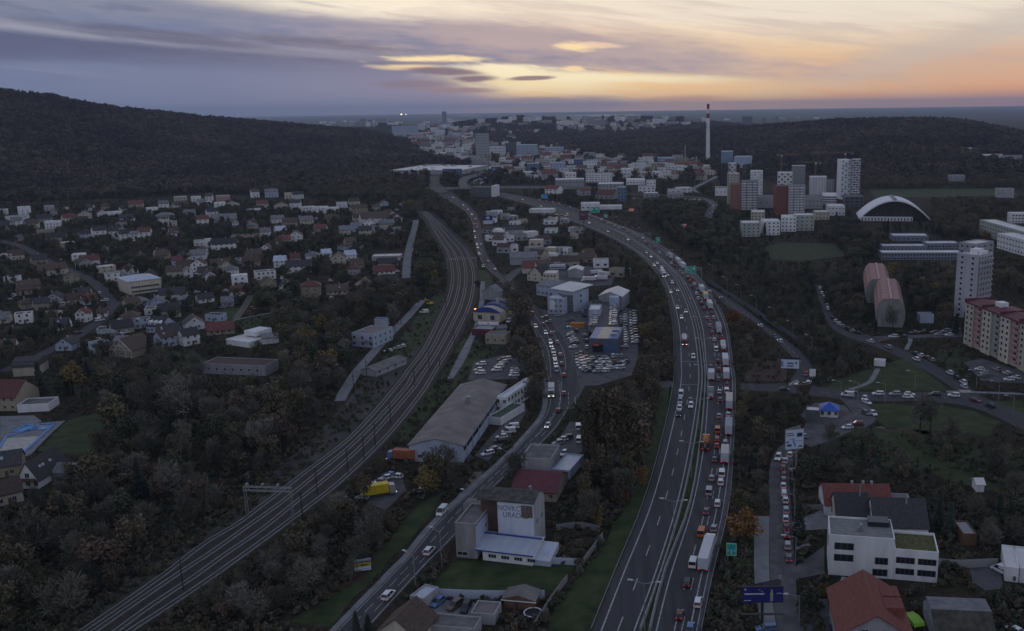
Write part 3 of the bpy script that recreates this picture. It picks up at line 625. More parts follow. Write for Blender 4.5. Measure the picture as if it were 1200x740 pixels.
def gable_parts(o, w, d, h, rh, wm, rm, axis='x', over=.5, z0=0):
    """walls with gables and a two-slope roof of real thickness; ridge along the axis"""
    mb = MB(); rb = MB()
    if axis == 'x':
        mb.prismx([(-d / 2, z0), (d / 2, z0), (d / 2, h), (0, h + rh), (-d / 2, h)][::-1], -w / 2, w / 2)
        s = rh / (d / 2); e = d / 2 + over
        for q in (-1, 1): rb.prismx([(0, h + rh + .04), (q * e, h + rh - s * e + .04), (q * e, h + rh - s * e + .26), (0, h + rh + .26)][::q], -w / 2 - over * .7, w / 2 + over * .7)
    else:
        mb.prism([(-w / 2, z0), (w / 2, z0), (w / 2, h), (0, h + rh), (-w / 2, h)], -d / 2, d / 2)
        s = rh / (w / 2); e = w / 2 + over
        for q in (-1, 1): rb.prism([(0, h + rh + .04), (q * e, h + rh - s * e + .04), (q * e, h + rh - s * e + .26), (0, h + rh + .26)][::-q], -d / 2 - over * .7, d / 2 + over * .7)
    mb.build('wall', wm, o); return rb.build('roof', rm, o)
def hip_parts(o, w, d, h, rh, wm, rm, over=.5):
    mb = MB(); walls(mb, w, d, h); mb.build('wall', wm, o); rb = MB(); a, b = w / 2 + over, d / 2 + over; k = max(0, (w - d) / 2); k2 = max(0, (d - w) / 2); z = h + .02; t = h + rh
    e = [(-a, -b, z), (a, -b, z), (a, b, z), (-a, b, z)]; r0, r1 = ((-k, 0, t), (k, 0, t)) if k >= k2 else ((0, -k2, t), (0, k2, t))
    if k >= k2: fs = [[e[0], e[1], r1, r0], [e[1], e[2], r1], [e[2], e[3], r0, r1], [e[3], e[0], r0]]
    else: fs = [[e[0], e[1], r0], [e[1], e[2], r1, r0], [e[2], e[3], r1], [e[3], e[0], r0, r1]]
    for f in fs: rb.poly([(x, y, q + .2) for x, y, q in f])
    rb.box(-a, a, -b, b, z, z + .19); return rb.build('roof', rm, o)
def flat_parts(o, w, d, h, wm, rm, par=.4, name='roof', trim=None):
    mb = MB(); walls(mb, w, d, h); t = .25
    mb.box(-w / 2, w / 2, -d / 2, -d / 2 + t, h, h + par); mb.box(-w / 2, w / 2, d / 2 - t, d / 2, h, h + par); mb.box(-w / 2, -w / 2 + t, -d / 2 + t, d / 2 - t, h, h + par); mb.box(w / 2 - t, w / 2, -d / 2 + t, d / 2 - t, h, h + par)
    mb.build('wall', wm, o); rb = MB(); rb.box(-w / 2 + t + .01, w / 2 - t - .01, -d / 2 + t + .01, d / 2 - t - .01, h + .003, h + .06); rb.build(name, rm, o)
    if trim:
        k = MB()
        for x0, x1, y0, y1 in ((-w / 2 - .06, w / 2 + .06, -d / 2 - .06, -d / 2 + t + .05), (-w / 2 - .06, w / 2 + .06, d / 2 - t - .05, d / 2 + .06), (-w / 2 - .06, -w / 2 + t + .05, -d / 2 + t + .06, d / 2 - t - .06), (w / 2 - t - .05, w / 2 + .06, -d / 2 + t + .06, d / 2 - t - .06)): k.box(x0, x1, y0, y1, h + par + .003, h + par + .12)
        k.build('parapet_cap', trim, o)
def chimney(o, x, y, z, h=1.6, m=None, s=.6):
    mb = MB(); mb.box(x - s / 2, x + s / 2, y - s / 2, y + s / 2, z - 1.5, z + h); mb.box(x - s / 2 - .08, x + s / 2 + .08, y - s / 2 - .08, y + s / 2 + .08, z + h + .002, z + h + .14); return mb.build('chimney', m or greyr, o)
def footprint(a, b, d, z=0.0):
    """frame of a building from its two front bottom corners (photo pixels on the plane z) and its depth in metres"""
    p, q = P(*a, z), P(*b, z); w = (q - p).length; ang = math.atan2(q.y - p.y, q.x - p.x); u = (q - p).normalized(); n = Vector((-u.y, u.x, 0))
    return (p + q) / 2 + n * d / 2 - Vector((0, 0, z)), ang, w
def footprint3(a, b, c_, z):
    """frame of a building from front-left, front-right and back-right corners, photo pixels on the level plane z"""
    p, q, r = P(*a, z), P(*b, z), P(*c_, z); s = (r - q); d = s.length; n = s / d; u = Vector((n.y, -n.x, 0)); w = (q - p).dot(u)
    c = q - u * w / 2 + n * d / 2; return Vector((c.x, c.y, 0)), math.atan2(u.y, u.x), w, d
def house(px, py, w, d, h, kind, wm, rm, rot=0, rh=None, look='house', chim=True, wins=2, flat_z=False, cat='house', name='house', land=None, far=False):
    p = at(px, py); rz = math.atan2(-p.x, p.y) + R(rot)
    c = p + Vector((-math.sin(rz), math.cos(rz), 0)) * d / 2
    o = thing(name, look, cat, (c.x, c.y, p.z - .05), rz, 'houses in the valley' if name == 'house' else None, look=land is None, land=land)
    rh = rh if rh is not None else .38 * min(w, d)
    if kind == 'gx': gable_parts(o, w, d, h, rh, wm, rm, 'x')
    elif kind == 'gy': gable_parts(o, w, d, h, rh, wm, rm, 'y')
    elif kind == 'hip': hip_parts(o, w, d, h, rh * .8, wm, rm)
    else: flat_parts(o, w, d, h, wm, rm)
    if kind == 'flat' and random.random() < .6: m = MB(); m.box(-.9, .9, -.9, .9, 0, .35); k = m.build('roof_light', M('roof_window_glass', (.3, .32, .36), .06, spec=1), o); k.location = (random.uniform(-.25, .25) * w, random.uniform(-.2, .2) * d, h + .07)  # glossy box added at random so flat roofs glint with the low western sky
    storeys = 2 if h > 4.6 else 1
    for r_ in range(storeys):
        for c_ in range(wins):
            win(o, (-.5 + (c_ + .5) / wins) * w * .86, -d / 2, 1.6 + 2.8 * r_, 'f')
        if not far:
            for s_, f_ in ((-1, 'l'), (1, 'r')): win(o, s_ * w / 2, random.choice((-.2, .15)) * d, 1.6 + 2.8 * r_, f_)
    if kind == 'gy' and h + rh > 6: win(o, 0, -d / 2, h + rh * .35, 'f', 1.0, 1.1, 0)
    if not far: 
        db = MB(); db.box(-.5, .5, -.05, .03, 0, 2.1); k = db.build('door', wood, o); k.location = (w * .02 + .4, -d / 2, 0)
    if chim and kind != 'flat': chimney(o, random.uniform(-.25, .25) * w, random.uniform(-.1, .2) * d, h + rh * .8, 1.3)
    if kind == 'gx' and not far and random.random() < .5:
        sk = MB(); sk.box(-.45, .45, -.6, .6, 0, .05); k = sk.build('roof_window', M('roof_window_glass', (.3, .32, .36), .06, spec=1), o); s_ = rh / (d / 2); k.location = (random.uniform(-.3, .3) * w, -d / 4, h + rh / 2 + .30); k.rotation_euler = (math.atan(s_), 0, 0)
    if MASK is not None and random.random() < .45: cover(o, w, d, h + rh * .7, .3 if far else .1)
    return o
RED, ORG, DRK, BRN, GRY, FLT, WFL = redtile, orangetile, darktile, browntile, greytile, felt, whiteroof
NM = {id(redtile): 'red-brown', id(orangetile): 'orange', id(darktile): 'dark', id(browntile): 'brown', id(greytile): 'grey', id(felt): 'grey flat', id(whiteroof): 'pale flat', id(metalroof): 'pale metal'}
WN = {id(white): 'white', id(cream): 'cream', id(beige): 'beige', id(greyr): 'grey', id(bluer): 'pale blue', id(pink): 'pink', id(concrete): 'concrete', id(greenr): 'pale green'}
KN = {'gx': 'gable roof', 'gy': 'gable facing front', 'hip': 'hipped roof', 'flat': 'roof'}
def vh(px, py, wpx, hpx, kind, wm, rm, dm=9.0, rot=None, far=None):
    """village house: width and wall height read off in photo pixels"""
    p = at(px, py); sc = F / (p - Vector((0, 0, H))).dot(fwd); w = max(5, wpx / sc); h = max(2.6, min(9, hpx / sc)); d = min(max(dm, w * .55), w * 1.3)
    far = p.length > 640 if far is None else far
    return house(px, py, w, d, h, kind, wm, rm, rot if rot is not None else random.uniform(-14, 14), look=f"{WN[id(wm)]} house with {NM[id(rm)]} {KN[kind]}", wins=1 if w < 6 else (2 if w < 13 else 4), far=far)
V = [(8, 306, 13, 7, 'flat', white, WFL), (92, 307, 15, 8, 'flat', white, WFL), (107, 312, 22, 7, 'gx', white, RED), (127, 321, 20, 8, 'flat', cream, WFL), (138, 327, 18, 7, 'flat', greyr, FLT), (64, 323, 34, 7, 'gx', cream, BRN), (84, 333, 18, 8, 'gy', beige, DRK), (36, 341, 26, 6, 'gx', beige, BRN), (88, 357, 18, 6, 'gx', cream, BRN), (107, 357, 17, 6, 'gx', white, RED),
 (164, 364, 26, 10, 'hip', bluer, GRY), (203, 353, 32, 8, 'gx', white, DRK), (218, 360, 18, 8, 'hip', bluer, GRY), (200, 373, 26, 9, 'gx', cream, RED), (198, 398, 28, 9, 'gx', cream, ORG), (229, 387, 24, 8, 'gy', white, DRK), (152, 378, 22, 6, 'hip', beige, BRN), (145, 391, 26, 7, 'gx', beige, DRK), (120, 372, 10, 5, 'gx', white, BRN), (70, 388, 22, 6, 'gx', white, DRK), (8, 413, 20, 6, 'gx', white, BRN), (17, 397, 18, 5, 'gx', white, BRN), (2, 380, 18, 6, 'gx', cream, GRY), (36, 362, 20, 6, 'hip', beige, BRN),
 (259, 316, 24, 6, 'gx', white, ORG), (247, 330, 14, 7, 'gy', white, ORG), (270, 324, 19, 7, 'hip', white, RED), (281, 335, 19, 11, 'flat', white, WFL), (278, 348, 17, 6, 'gx', white, RED), (267, 360, 15, 6, 'gx', greyr, GRY), (312, 328, 26, 9, 'flat', white, FLT), (294, 313, 22, 6, 'gx', beige, BRN), (328, 314, 15, 8, 'gx', white, metalroof), (346, 308, 12, 6, 'gx', beige, RED), (367, 311, 18, 11, 'hip', white, GRY), (350, 320, 32, 8, 'gx', white, DRK), (397, 310, 18, 8, 'gy', cream, BRN), (418, 317, 17, 7, 'gx', beige, RED), (384, 306, 12, 9, 'gx', white, metalroof), (412, 306, 14, 7, 'gx', white, metalroof),
 (338, 341, 18, 6, 'gy', white, DRK), (365, 349, 25, 13, 'hip', beige, RED), (315, 338, 20, 6, 'gy', beige, BRN), (338, 353, 22, 6, 'gx', beige, BRN), (396, 346, 28, 5, 'gx', cream, BRN), (424, 340, 22, 6, 'gy', cream, BRN), (451, 327, 28, 9, 'gx', white, RED), (455, 316, 24, 7, 'gx', white, RED), (453, 306, 38, 5, 'flat', greyr, WFL), (457, 335, 20, 6, 'gx', white, DRK), (259, 393, 34, 5, 'gx', beige, RED), (6, 560, 40, 14, 'gx', beige, DRK), (10, 592, 36, 14, 'gx', cream, RED), (31, 346, 16, 6, 'gx', beige, BRN),
 (4, 252, 9, 6, 'flat', white, WFL), (30, 252, 14, 9, 'flat', white, WFL), (22, 260, 26, 6, 'flat', white, FLT), (20, 266, 12, 7, 'gx', white, GRY), (58, 250, 11, 8, 'flat', greyr, WFL), (52, 263, 18, 7, 'gx', greyr, DRK), (62, 268, 18, 8, 'flat', white, WFL), (83, 263, 16, 8, 'gx', cream, RED), (100, 259, 16, 7, 'gy', cream, GRY), (121, 258, 12, 8, 'gy', white, RED), (134, 258, 18, 9, 'flat', white, WFL), (160, 248, 18, 9, 'gx', beige, RED), (180, 252, 13, 8, 'flat', white, WFL), (192, 246, 12, 7, 'gx', white, GRY), (194, 259, 22, 6, 'hip', greyr, GRY), (66, 285, 24, 7, 'gx', cream, RED), (118, 278, 16, 8, 'gx', white, RED), (134, 279, 13, 8, 'gx', white, RED), (147, 282, 13, 8, 'gx', white, RED), (158, 283, 10, 8, 'gx', white, RED), (169, 280, 16, 8, 'gx', white, RED), (80, 293, 18, 8, 'flat', cream, WFL), (54, 275, 20, 5, 'flat', beige, FLT),
 (212, 237, 16, 6, 'flat', cream, WFL), (230, 238, 12, 7, 'flat', white, WFL), (237, 243, 10, 6, 'gx', white, GRY), (238, 264, 15, 7, 'gx', white, RED), (213, 245, 18, 5, 'gx', white, BRN), (245, 236, 9, 6, 'gx', white, BRN), (262, 237, 17, 7, 'flat', pink, WFL), (258, 244, 14, 6, 'flat', white, WFL), (274, 246, 18, 6, 'gy', cream, GRY), (244, 243, 8, 6, 'flat', white, WFL), (297, 252, 16, 6, 'flat', white, WFL), (308, 246, 15, 7, 'gx', cream, RED), (318, 232, 16, 7, 'gx', bluer, GRY), (300, 232, 10, 7, 'gx', white, BRN), (330, 248, 18, 7, 'gy', cream, BRN), (346, 246, 14, 8, 'gx', white, DRK), (338, 234, 8, 7, 'flat', cream, WFL), (350, 234, 14, 6, 'gx', white, DRK), (362, 249, 18, 6, 'flat', white, WFL), (376, 250, 20, 7, 'flat', white, WFL), (389, 251, 20, 7, 'flat', white, WFL), (401, 246, 14, 8, 'flat', white, GRY), (416, 243, 14, 7, 'gx', cream, RED), (422, 252, 20, 8, 'gx', beige, RED), (420, 260, 12, 5, 'gx', cream, BRN), (440, 262, 36, 6, 'gx', white, RED), (433, 269, 13, 8, 'gy', white, GRY), (428, 277, 16, 7, 'gx', cream, RED), (375, 276, 16, 8, 'gx', greenr, RED), (360, 265, 18, 7, 'gx', cream, RED), (330, 275, 13, 5, 'gx', white, metalroof), (347, 284, 16, 8, 'gy', white, BRN), (335, 287, 14, 6, 'gx', cream, ORG), (311, 277, 13, 5, 'gx', white, GRY), (288, 284, 36, 7, 'flat', beige, BRN), (263, 293, 30, 7, 'gx', white, DRK), (311, 299, 16, 7, 'gy', white, BRN), (264, 262, 30, 5, 'gx', greyr, GRY), (246, 290, 8, 9, 'flat', white, WFL), (340, 266, 20, 6, 'gx', beige, BRN), (300, 304, 20, 6, 'gx', beige, BRN), (404, 276, 14, 6, 'gx', cream, GRY), (455, 267, 18, 5, 'gx', greyr, GRY), (388, 262, 14, 6, 'gx', cream, BRN), (250, 255, 14, 7, 'gx', white, DRK), (325, 262, 16, 5, 'gx', white, GRY), (412, 290, 14, 6, 'gx', cream, RED), (466, 276, 12, 5, 'gx', white, GRY), (5, 270, 14, 6, 'gx', white, DRK), (40, 268, 12, 6, 'gx', cream, BRN), (150, 262, 16, 6, 'gx', white, DRK), (222, 255, 14, 5, 'gx', white, GRY), (205, 275, 12, 5, 'gx', cream, BRN), (232, 305, 20, 6, 'gx', white, RED), (216, 318, 18, 6, 'gx', cream, BRN), (232, 318, 18, 8, 'gy', white, BRN), (205, 325, 20, 7, 'gx', cream, RED), (240, 326, 16, 7, 'gx', cream, RED), (222, 326, 10, 8, 'gy', white, GRY), (190, 305, 16, 5, 'gx', beige, BRN), (20, 305, 18, 6, 'gx', cream, BRN), (48, 310, 18, 6, 'gx', beige, DRK)]
for v in V:
    v = list(v)
    if v[6] in (RED, ORG) and random.random() < .5: v[6] = random.choice((DRK, BRN, BRN, GRY))
    v[2] *= .88; vh(*v)
rv = random.Random(17); nv_ = 0; va = np.array([(2, 247), (476, 242), (470, 325), (300, 338), (246, 400), (150, 425), (2, 432)], float)
while nv_ < 85:
    x, y = rv.uniform(2, 476), 243 + 190 * rv.random() ** 1.6
    if not inside(np.array([x]), np.array([y]), va)[0] or MASK[int(y) + 60, int(x) + 100] or MASK[int(y) + 58, int(x) + 104] or MASK[int(y) + 58, int(x) + 96]: continue
    sc = F / (P(x, y) - Vector((0, 0, H))).dot(fwd); vh(x, y, rv.uniform(6, 9.5) * sc, rv.uniform(2.8, 5.4) * sc, rv.choice(('gx', 'gx', 'gy', 'hip', 'flat')), rv.choice((white, white, cream, greyr, beige, bluer)), rv.choice((BRN, BRN, DRK, DRK, RED, GRY)), rv.uniform(6, 8), rv.uniform(-40, 40)); nv_ += 1
# large pale-roofed hall in the village
def hall(name, label, cat, a, b, d, top, wm, rm, kind='flat', rh=1.5, land=None, z=0.0, par=.4, hh=None, roof=None):
    c, ang, w = footprint(a, b, d, z); p = P(*a, z); h = hh if hh else max(2.5, zat(p, top))
    if roof: c, ang, w, d = footprint3(*roof, h)
    o = thing(name, label, cat, (c.x, c.y, 0), ang, land=land)
    if kind == 'flat': flat_parts(o, w, d, h, wm, rm, par)
    elif kind == 'hip': hip_parts(o, w, d, h, rh, wm, rm)
    else: gable_parts(o, w, d, h, rh, wm, rm, 'x' if kind == 'gx' else 'y')
    cover(o, w, d, h); return o, w, d, h
o, w, d, h = hall('village_hall', 'wide two-storey hall with pale hipped metal roof and pinkish lower wall in the village', 'hall', (152, 346), (190, 341), 24, 331, cream, metalroof, 'hip', 2.2, land='wide pale-roofed hall')
win_rows(o, w, d, 'f', 9, 2, 1.6, 2.8, 1.8, 1.3); win_rows(o, w, d, 'r', 5, 2, 1.6, 2.8)
# blue-fronted house with three round dormers
o, w, d, h = hall('dormer_house', 'pale blue house with dark roof and three white dormers in the village', 'house', (172, 390), (190, 391), 11, 382, bluer, DRK, 'gx', 4, land='blue house with dormers')
for i in range(3):
    x = (-.3 + .3 * i) * w; m = MB(); m.prism([(x - .9, h + .6), (x + .9, h + .6), (x + .9, h + 1.9), (x, h + 2.7), (x - .9, h + 1.9)], -d / 2 + .5, -d / 2 + 3.4); m.build('dormer', white, o); win(o, x, -d / 2 + .5, h + 1.3, 'f', .9, 1)
win_rows(o, w, d, 'f', 4, 1, 1.6, 3)
# half-timbered house with open truss gable
o, w, d, h = hall('timber_house', 'beige house with white open truss gable and brown roofs at the edge of the village', 'house', (131, 418), (156, 420), 13, 409, beige, BRN, 'gy', 5.2, land='open truss gable house')
tb = MB(); y = -d / 2 - .9
for a, b in (((-w / 2, h), (0, h + 5.3)), ((w / 2, h), (0, h + 5.3)), ((-w / 2, h), (w / 2, h)), ((0, h), (0, h + 5.3)), ((-w / 4, h), (0, h + 2.6)), ((w / 4, h), (0, h + 2.6)), ((-w / 2, 0), (-w / 2, h)), ((w / 2, 0), (w / 2, h)), ((-w / 4, 0), (-w / 4, h)), ((w / 4, 0), (w / 4, h)), ((-w / 3.2, h + 2), (w / 3.2, h + 2))): tb.tube((a[0], y, a[1]), (b[0], y, b[1]), .16, n=4)
tb.build('gable_truss', M('white_timber', (.5, .48, .44), .7), o); win_rows(o, w, d, 'f', 3, 1, 1.6, 3)
sw = MB(); sw.prismx([(-4, 0), (4, 0), (4, 2.8), (0, 5.6), (-4, 2.8)][::-1], -w / 2 - 9, -w / 2 - .02); sw.build('side_wing', BRN, o)
# grey mansard house, flat modern house, ruin, sheds by the track
o, w, d, h = hall('mansard_house', 'yellowish house with dark mansard roof and a row of dormer windows near the village road', 'house', (16, 442), (46, 440), 12, 433, cream, DRK, 'flat', land='mansard roofed house')
m = MB(); m.prismx([(-d / 2 - .3, h + .5), (d / 2 + .3, h + .5), (d / 2 - 1.2, h + 3), (0, h + 4), (-d / 2 + 1.2, h + 3)][::-1], -w / 2 - .3, w / 2 + .3); m.build('mansard_roof', DRK, o)
for i in range(6): win(o, (-.42 + .168 * i) * w, -d / 2 + .4, h + 1.7, 'f', 1.1, 1.1)
o, w, d, h = hall('flat_house', 'low white modern house with spread-out flat roofs below the village', 'house', (265, 404), (292, 408), 14, 400, white, whiteroof, land='low white flat house')
m = MB(); m.box(-w / 2 + 3, w / 2 - 5, 2, d / 2 + 5, h + .6, h + 3); m.build('upper_floor', white, o)
o, w, d, h = hall('garden_house', 'small white garden house standing alone beside the grassy slope', 'garden house', (308, 404), (327, 402), 9, 397, white, GRY, 'gx', 1.4)
o, w, d, h = hall('concrete_ruin', 'long roofless grey concrete shell building half hidden among trees', 'ruin', (238, 438), (311, 441), 11, 427, greyr, BRN, land='roofless concrete shell')
for i in range(7): win(o, (-.4 + .13 * i) * w, -d / 2, h * .55, 'f', 1.0, 1.2, 0)
o, w, d, h = hall('track_building', 'two-storey white and blue building with brown flat roof beside the railway path', 'building', (413, 406), (438, 408), 17, 391, bluer, bitumen, land='brown-roofed white block')
win_rows(o, w, d, 'f', 3, 2, 1.7, 3, 1.6, 1.5); m = MB(); m.box(w * .02, w / 2, -d / 2 - 1.2, -d / 2 - .01, h * .48, h * .48 + .2); m.box(w * .02, w / 2, -d / 2 - 1.2, -d / 2 - 1.1, h * .48, h * .48 + 1.1); m.build('balcony', greyr, o)
win_rows(o, w, d, 'r', 4, 2, 1.7, 3)
o, w, d, h = hall('blue_container_hut', 'small blue-and-white hut behind the brown-roofed block', 'hut', (439, 383), (453, 383), 5, 375, metalroof, bluetrim)
o, w, d, h = hall('low_shed', 'low dark long shed beside the railway path', 'shed', (424, 440), (441, 442), 22, 434, greyr, felt, 'gy', 1.2)
win_rows(o, w, d, 'r', 4, 1, 1.6, 2)
# pool with paved rim, left
def pool(label, px, rim, wat, holes):
    c = P(30, 514); o = thing('swimming_pool', label, 'swimming pool', c, land='swimming pool'); m = MB(); m.poly([P(x, y, .10) - c for x, y in px]); m.build('pool_deck', paving, o)
    for nm, pp, mt, z in holes: m = MB(); m.poly([P(x, y, z) - c for x, y in pp]); m.build(nm, mt, o)
    m = MB()
    for pp in rim:
        k = [P(x, y, 0) - c for x, y in pp]; n = len(k); ce = sum(k, Vector()) / n
        for i in range(n):
            a, b = k[i], k[(i + 1) % n]; u = (b - a).normalized(); q = Vector((-u.y, u.x, 0)) * .45; up_ = Vector((0, 0, .35)); m.poly([a + q + up_, a - q + up_, b - q + up_, b + q + up_]); m.poly([a - q, b - q, b - q + up_, a - q + up_]); m.poly([a + q, b + q, b + q + up_, a + q + up_])
    m.build('pool_rim', M('blue_pool_tiles', (.07, .22, .50), .4), o); fill(px)
pool('blue-tiled outdoor swimming pool, drained, with a paved rim beside a lawn', [(-20, 532), (10, 506), (34, 497), (77, 493), (58, 510), (36, 533), (0, 545)], [[(8, 512), (38, 504), (64, 497), (42, 518), (26, 532), (-6, 534)], [(14, 507), (30, 499), (40, 499), (33, 506)], [(42, 504), (46, 498), (60, 497), (54, 504)]], None, [('pool_water', [(14, 507), (30, 499), (40, 499), (33, 506)], M('pool_water', (.10, .32, .55), .15, 3, .15), .14), ('pool_floor', [(8, 514), (46, 511), (28, 530), (-4, 532)], M('pale_pool_cover', (.42, .40, .36), .8), .14), ('pool_floor', [(43, 504), (47, 499), (58, 498), (53, 504)], MATS['pale_pool_cover'], .15)])
o, w, d, h = hall('pool_house', 'low white flat building with clutter beside the swimming pool', 'building', (21, 484), (58, 482), 9, 476, white, felt)
o, w, d, h = hall('red_roof_house', 'big beige house with dark red roof standing above the pool yard', 'house', (-16, 482), (20, 482), 14, 466, beige, RED, 'gx', 5, land='big red-roofed pool house')
win_rows(o, w, d, 'f', 4, 2, 1.6, 3)
o, w, d, h = hall('chalet_house', 'white chalet-like house with dark gable front and balcony below the pool', 'house', (22, 573), (46, 573), 15, 562, white, DRK, 'gy', 5.2, land='white chalet house')
win_rows(o, w, d, 'f', 3, 1, 1.6, 3, 1.4, 1.6); m = MB(); m.box(-w / 2, w / 2, -d / 2 - 1.1, -d / 2 - .01, 2.7, 2.9); m.box(-w / 2, w / 2, -d / 2 - 1.1, -d / 2 - 1.0, 2.9, 3.7); m.build('balcony', wood, o); win(o, 0, -d / 2, h + 1.2, 'f', 1.4, 1.6)
m = MB(); m.prismx([(-3.5, 0), (3.5, 0), (3.5, 2.6), (0, 4.8), (-3.5, 2.6)][::-1], w / 2 + .02, w / 2 + 9); k = m.build('side_wing', greytile, o); k.location = (0, d * .15, 0)
for x, y in ((-2, -2), (1.2, -3.5), (-1.5, 1.5)):
    m = MB(); m.box(-.4, .4, -.55, .55, 0, .06); k = m.build('roof_window', MATS.get('roof_window_glass') or M('roof_window_glass', (.3, .32, .36), .06, spec=1), o); k.location = (w * .26, y, h + 5.2 * .48 + .34); k.rotation_euler = (0, math.atan(5.2 / (w / 2)), 0)

def ridge_frame(a, b, z):
    """frame of a gabled house from the front and back ends of its ridge, photo pixels on the plane z"""
    p, q = P(*a, z), P(*b, z); v = q - p; c = (p + q) / 2; return (c.x, c.y, 0), math.atan2(v.y, v.x) - math.pi / 2, v.length
# ---- warehouse with grey roof
o, w, d, h = hall('warehouse', 'long pale blue warehouse with shallow dark grey roof beside the railway', 'warehouse', (480, 540), (543, 547), 71, 521, bluer, bitumen, 'gy', 2.3, land='long grey warehouse', roof=((480, 521), (542.5, 523), (592.5, 451.5)))
m = MB()
for i in range(6): m.box(-w / 2 + .3, w / 2 - .3, -d / 2 + (i + .5) * d / 6 - .12, -d / 2 + (i + .5) * d / 6 + .12, h + .1, h + .32)
k = MB(); k.box(w / 2 + .003, w / 2 + .10, -d / 2 + 1, d / 2 - 1, h * .62, h * .86); k.build('window_strip', glass, o)
k = MB(); k.box(w / 2 + .003, w / 2 + .16, -d / 2, d / 2, h * .88, h + .05); k.build('eaves_trim', bluetrim, o)
for i in range(8):
    k = MB(); k.box(w / 2 + .102, w / 2 + .2, -.25, .25, 0, h * .87); q = k.build('pilaster', bluer, o); q.location = (0, -d / 2 + 4 + i * (d - 8) / 7, 0)
k = MB(); k.tube((0, 0, 0), (0, 0, 1.6), .8, .7, 8); k.tube((0, 0, 1.62), (0, 0, 2.0), 1.1, .5, 8); q = k.build('roof_ventilator', steel, o); q.location = (1, 6, h + 2.3)
k = MB(); k.box(-w / 2, w / 2 - 2, d / 2 + .01, d / 2 + 5, 0, 4.2); k.build('rear_annex', bluer, o); k = MB(); k.box(-w / 2, w / 2 - 2, d / 2 + .02, d / 2 + 5, 4.21, 4.4); k.build('annex_roof', metalroof, o)
for i in range(3): win(o, (-.3 + .3 * i) * w, -d / 2, 1.9, 'f', 1.6, 1.2)
# office wing beside it
o2, w2, d2, h2 = hall('office_wing', 'two-storey white office wing attached along the warehouse', 'office wing', (583, 484), (593, 485), 26, 466, white, metalroof)
win_rows(o2, w2, d2, 'r', 8, 2, 1.7, 3, 1.6, 1.5); win_rows(o2, w2, d2, 'f', 2, 2, 1.7, 3)
o2, w2, d2, h2 = hall('entrance_canopy', 'low entrance block with green flat roof beside the grey warehouse', 'entrance block', (572, 497), (587, 499), 18, 491, white, M('green_roof_felt', (.07, .10, .065), .9, .5, .3))
# ---- building with blue arches
o, w, d, h = hall('arched_hall', 'pale hall with two blue arched gables beside the railway tracks', 'hall', (555, 376), (586, 378), 22, 366, cream, GRY, land='blue-arched hall')
def arch(mb, r, rise, y0, y1, z, n=12, t=.5):
    pts = [(-r + 2 * r * i / n, z + rise * math.sin(math.pi * (i / n)) ** .8) for i in range(n + 1)]
    mb.prism([(-r, z)] + [(r, z)] + pts[::-1][1:-1], y0, y1)
m = MB(); arch(m, w / 2 - .2, 2.4, -d / 2 + .3, -d / 2 + 7, h + .41); m.build('front_vault', cream, o); m = MB(); arch(m, w / 2 + .3, 3.1, -d / 2 + 6.9, -d / 2 + 8, h + .42); m.build('blue_arch', bluetrim, o)
m = MB(); arch(m, w / 2 - .2, 3.4, -d / 2 + 8.1, d / 2 - .3, h + .43); m.build('rear_vault', GRY, o); m = MB(); arch(m, w / 2 + .3, 2.9, -d / 2 - .6, -d / 2 + .25, h + .42); m.build('blue_arch', bluetrim, o)
m = MB(); arch(m, w / 2 + .1, 4.2, -d / 2 + 13, -d / 2 + 14, h + .44); m.build('blue_arch', bluetrim, o); m = MB(); m.box(w * .1, w * .1 + 1.6, -d / 2 + 9, -d / 2 + 10.5, h + 2, h + 6.4); m.build('chimney', greyr, o)
for x in (-.25, .22): win(o, x * w, -d / 2, 2.2, 'f', 2.6, 2.6, 2)
o, w, d, h = hall('gable_house', 'grey gabled house directly behind the blue-arched hall', 'house', (566, 351), (582, 352), 8, 342, greyr, GRY, 'gy', 3.4)
o, w, d, h = hall('loading_shed', 'low shed with pale roof over a dark red front', 'shed', (553, 393), (577, 394), 10, 386, maroon, pale_con, hh=3.0)
m = MB(); m.box(-w / 2, w / 2, d / 2 - .8, d / 2 - .02, h + .41, h + 1.9); m.build('sign_board', white, o); m = MB(); m.tube((0, d / 2 - .85, h + 1.2), (0, d / 2 - .9, h + 1.2), .45, n=10); m.build('round_emblem', wood, o)
o, w, d, h = hall('stone_hut', 'small beige flat-roofed hut beside the tracks', 'hut', (569, 403), (592, 404), 8, 393, beige, felt)
win_rows(o, w, d, 'f', 3, 1, 2, 2)
o, w, d, h = hall('parked_shelter', 'small grey lean-to roof between the hut and the hidden road', 'shelter', (581, 391), (594, 390), 6, 386, greyr, GRY, 'gx', 1)
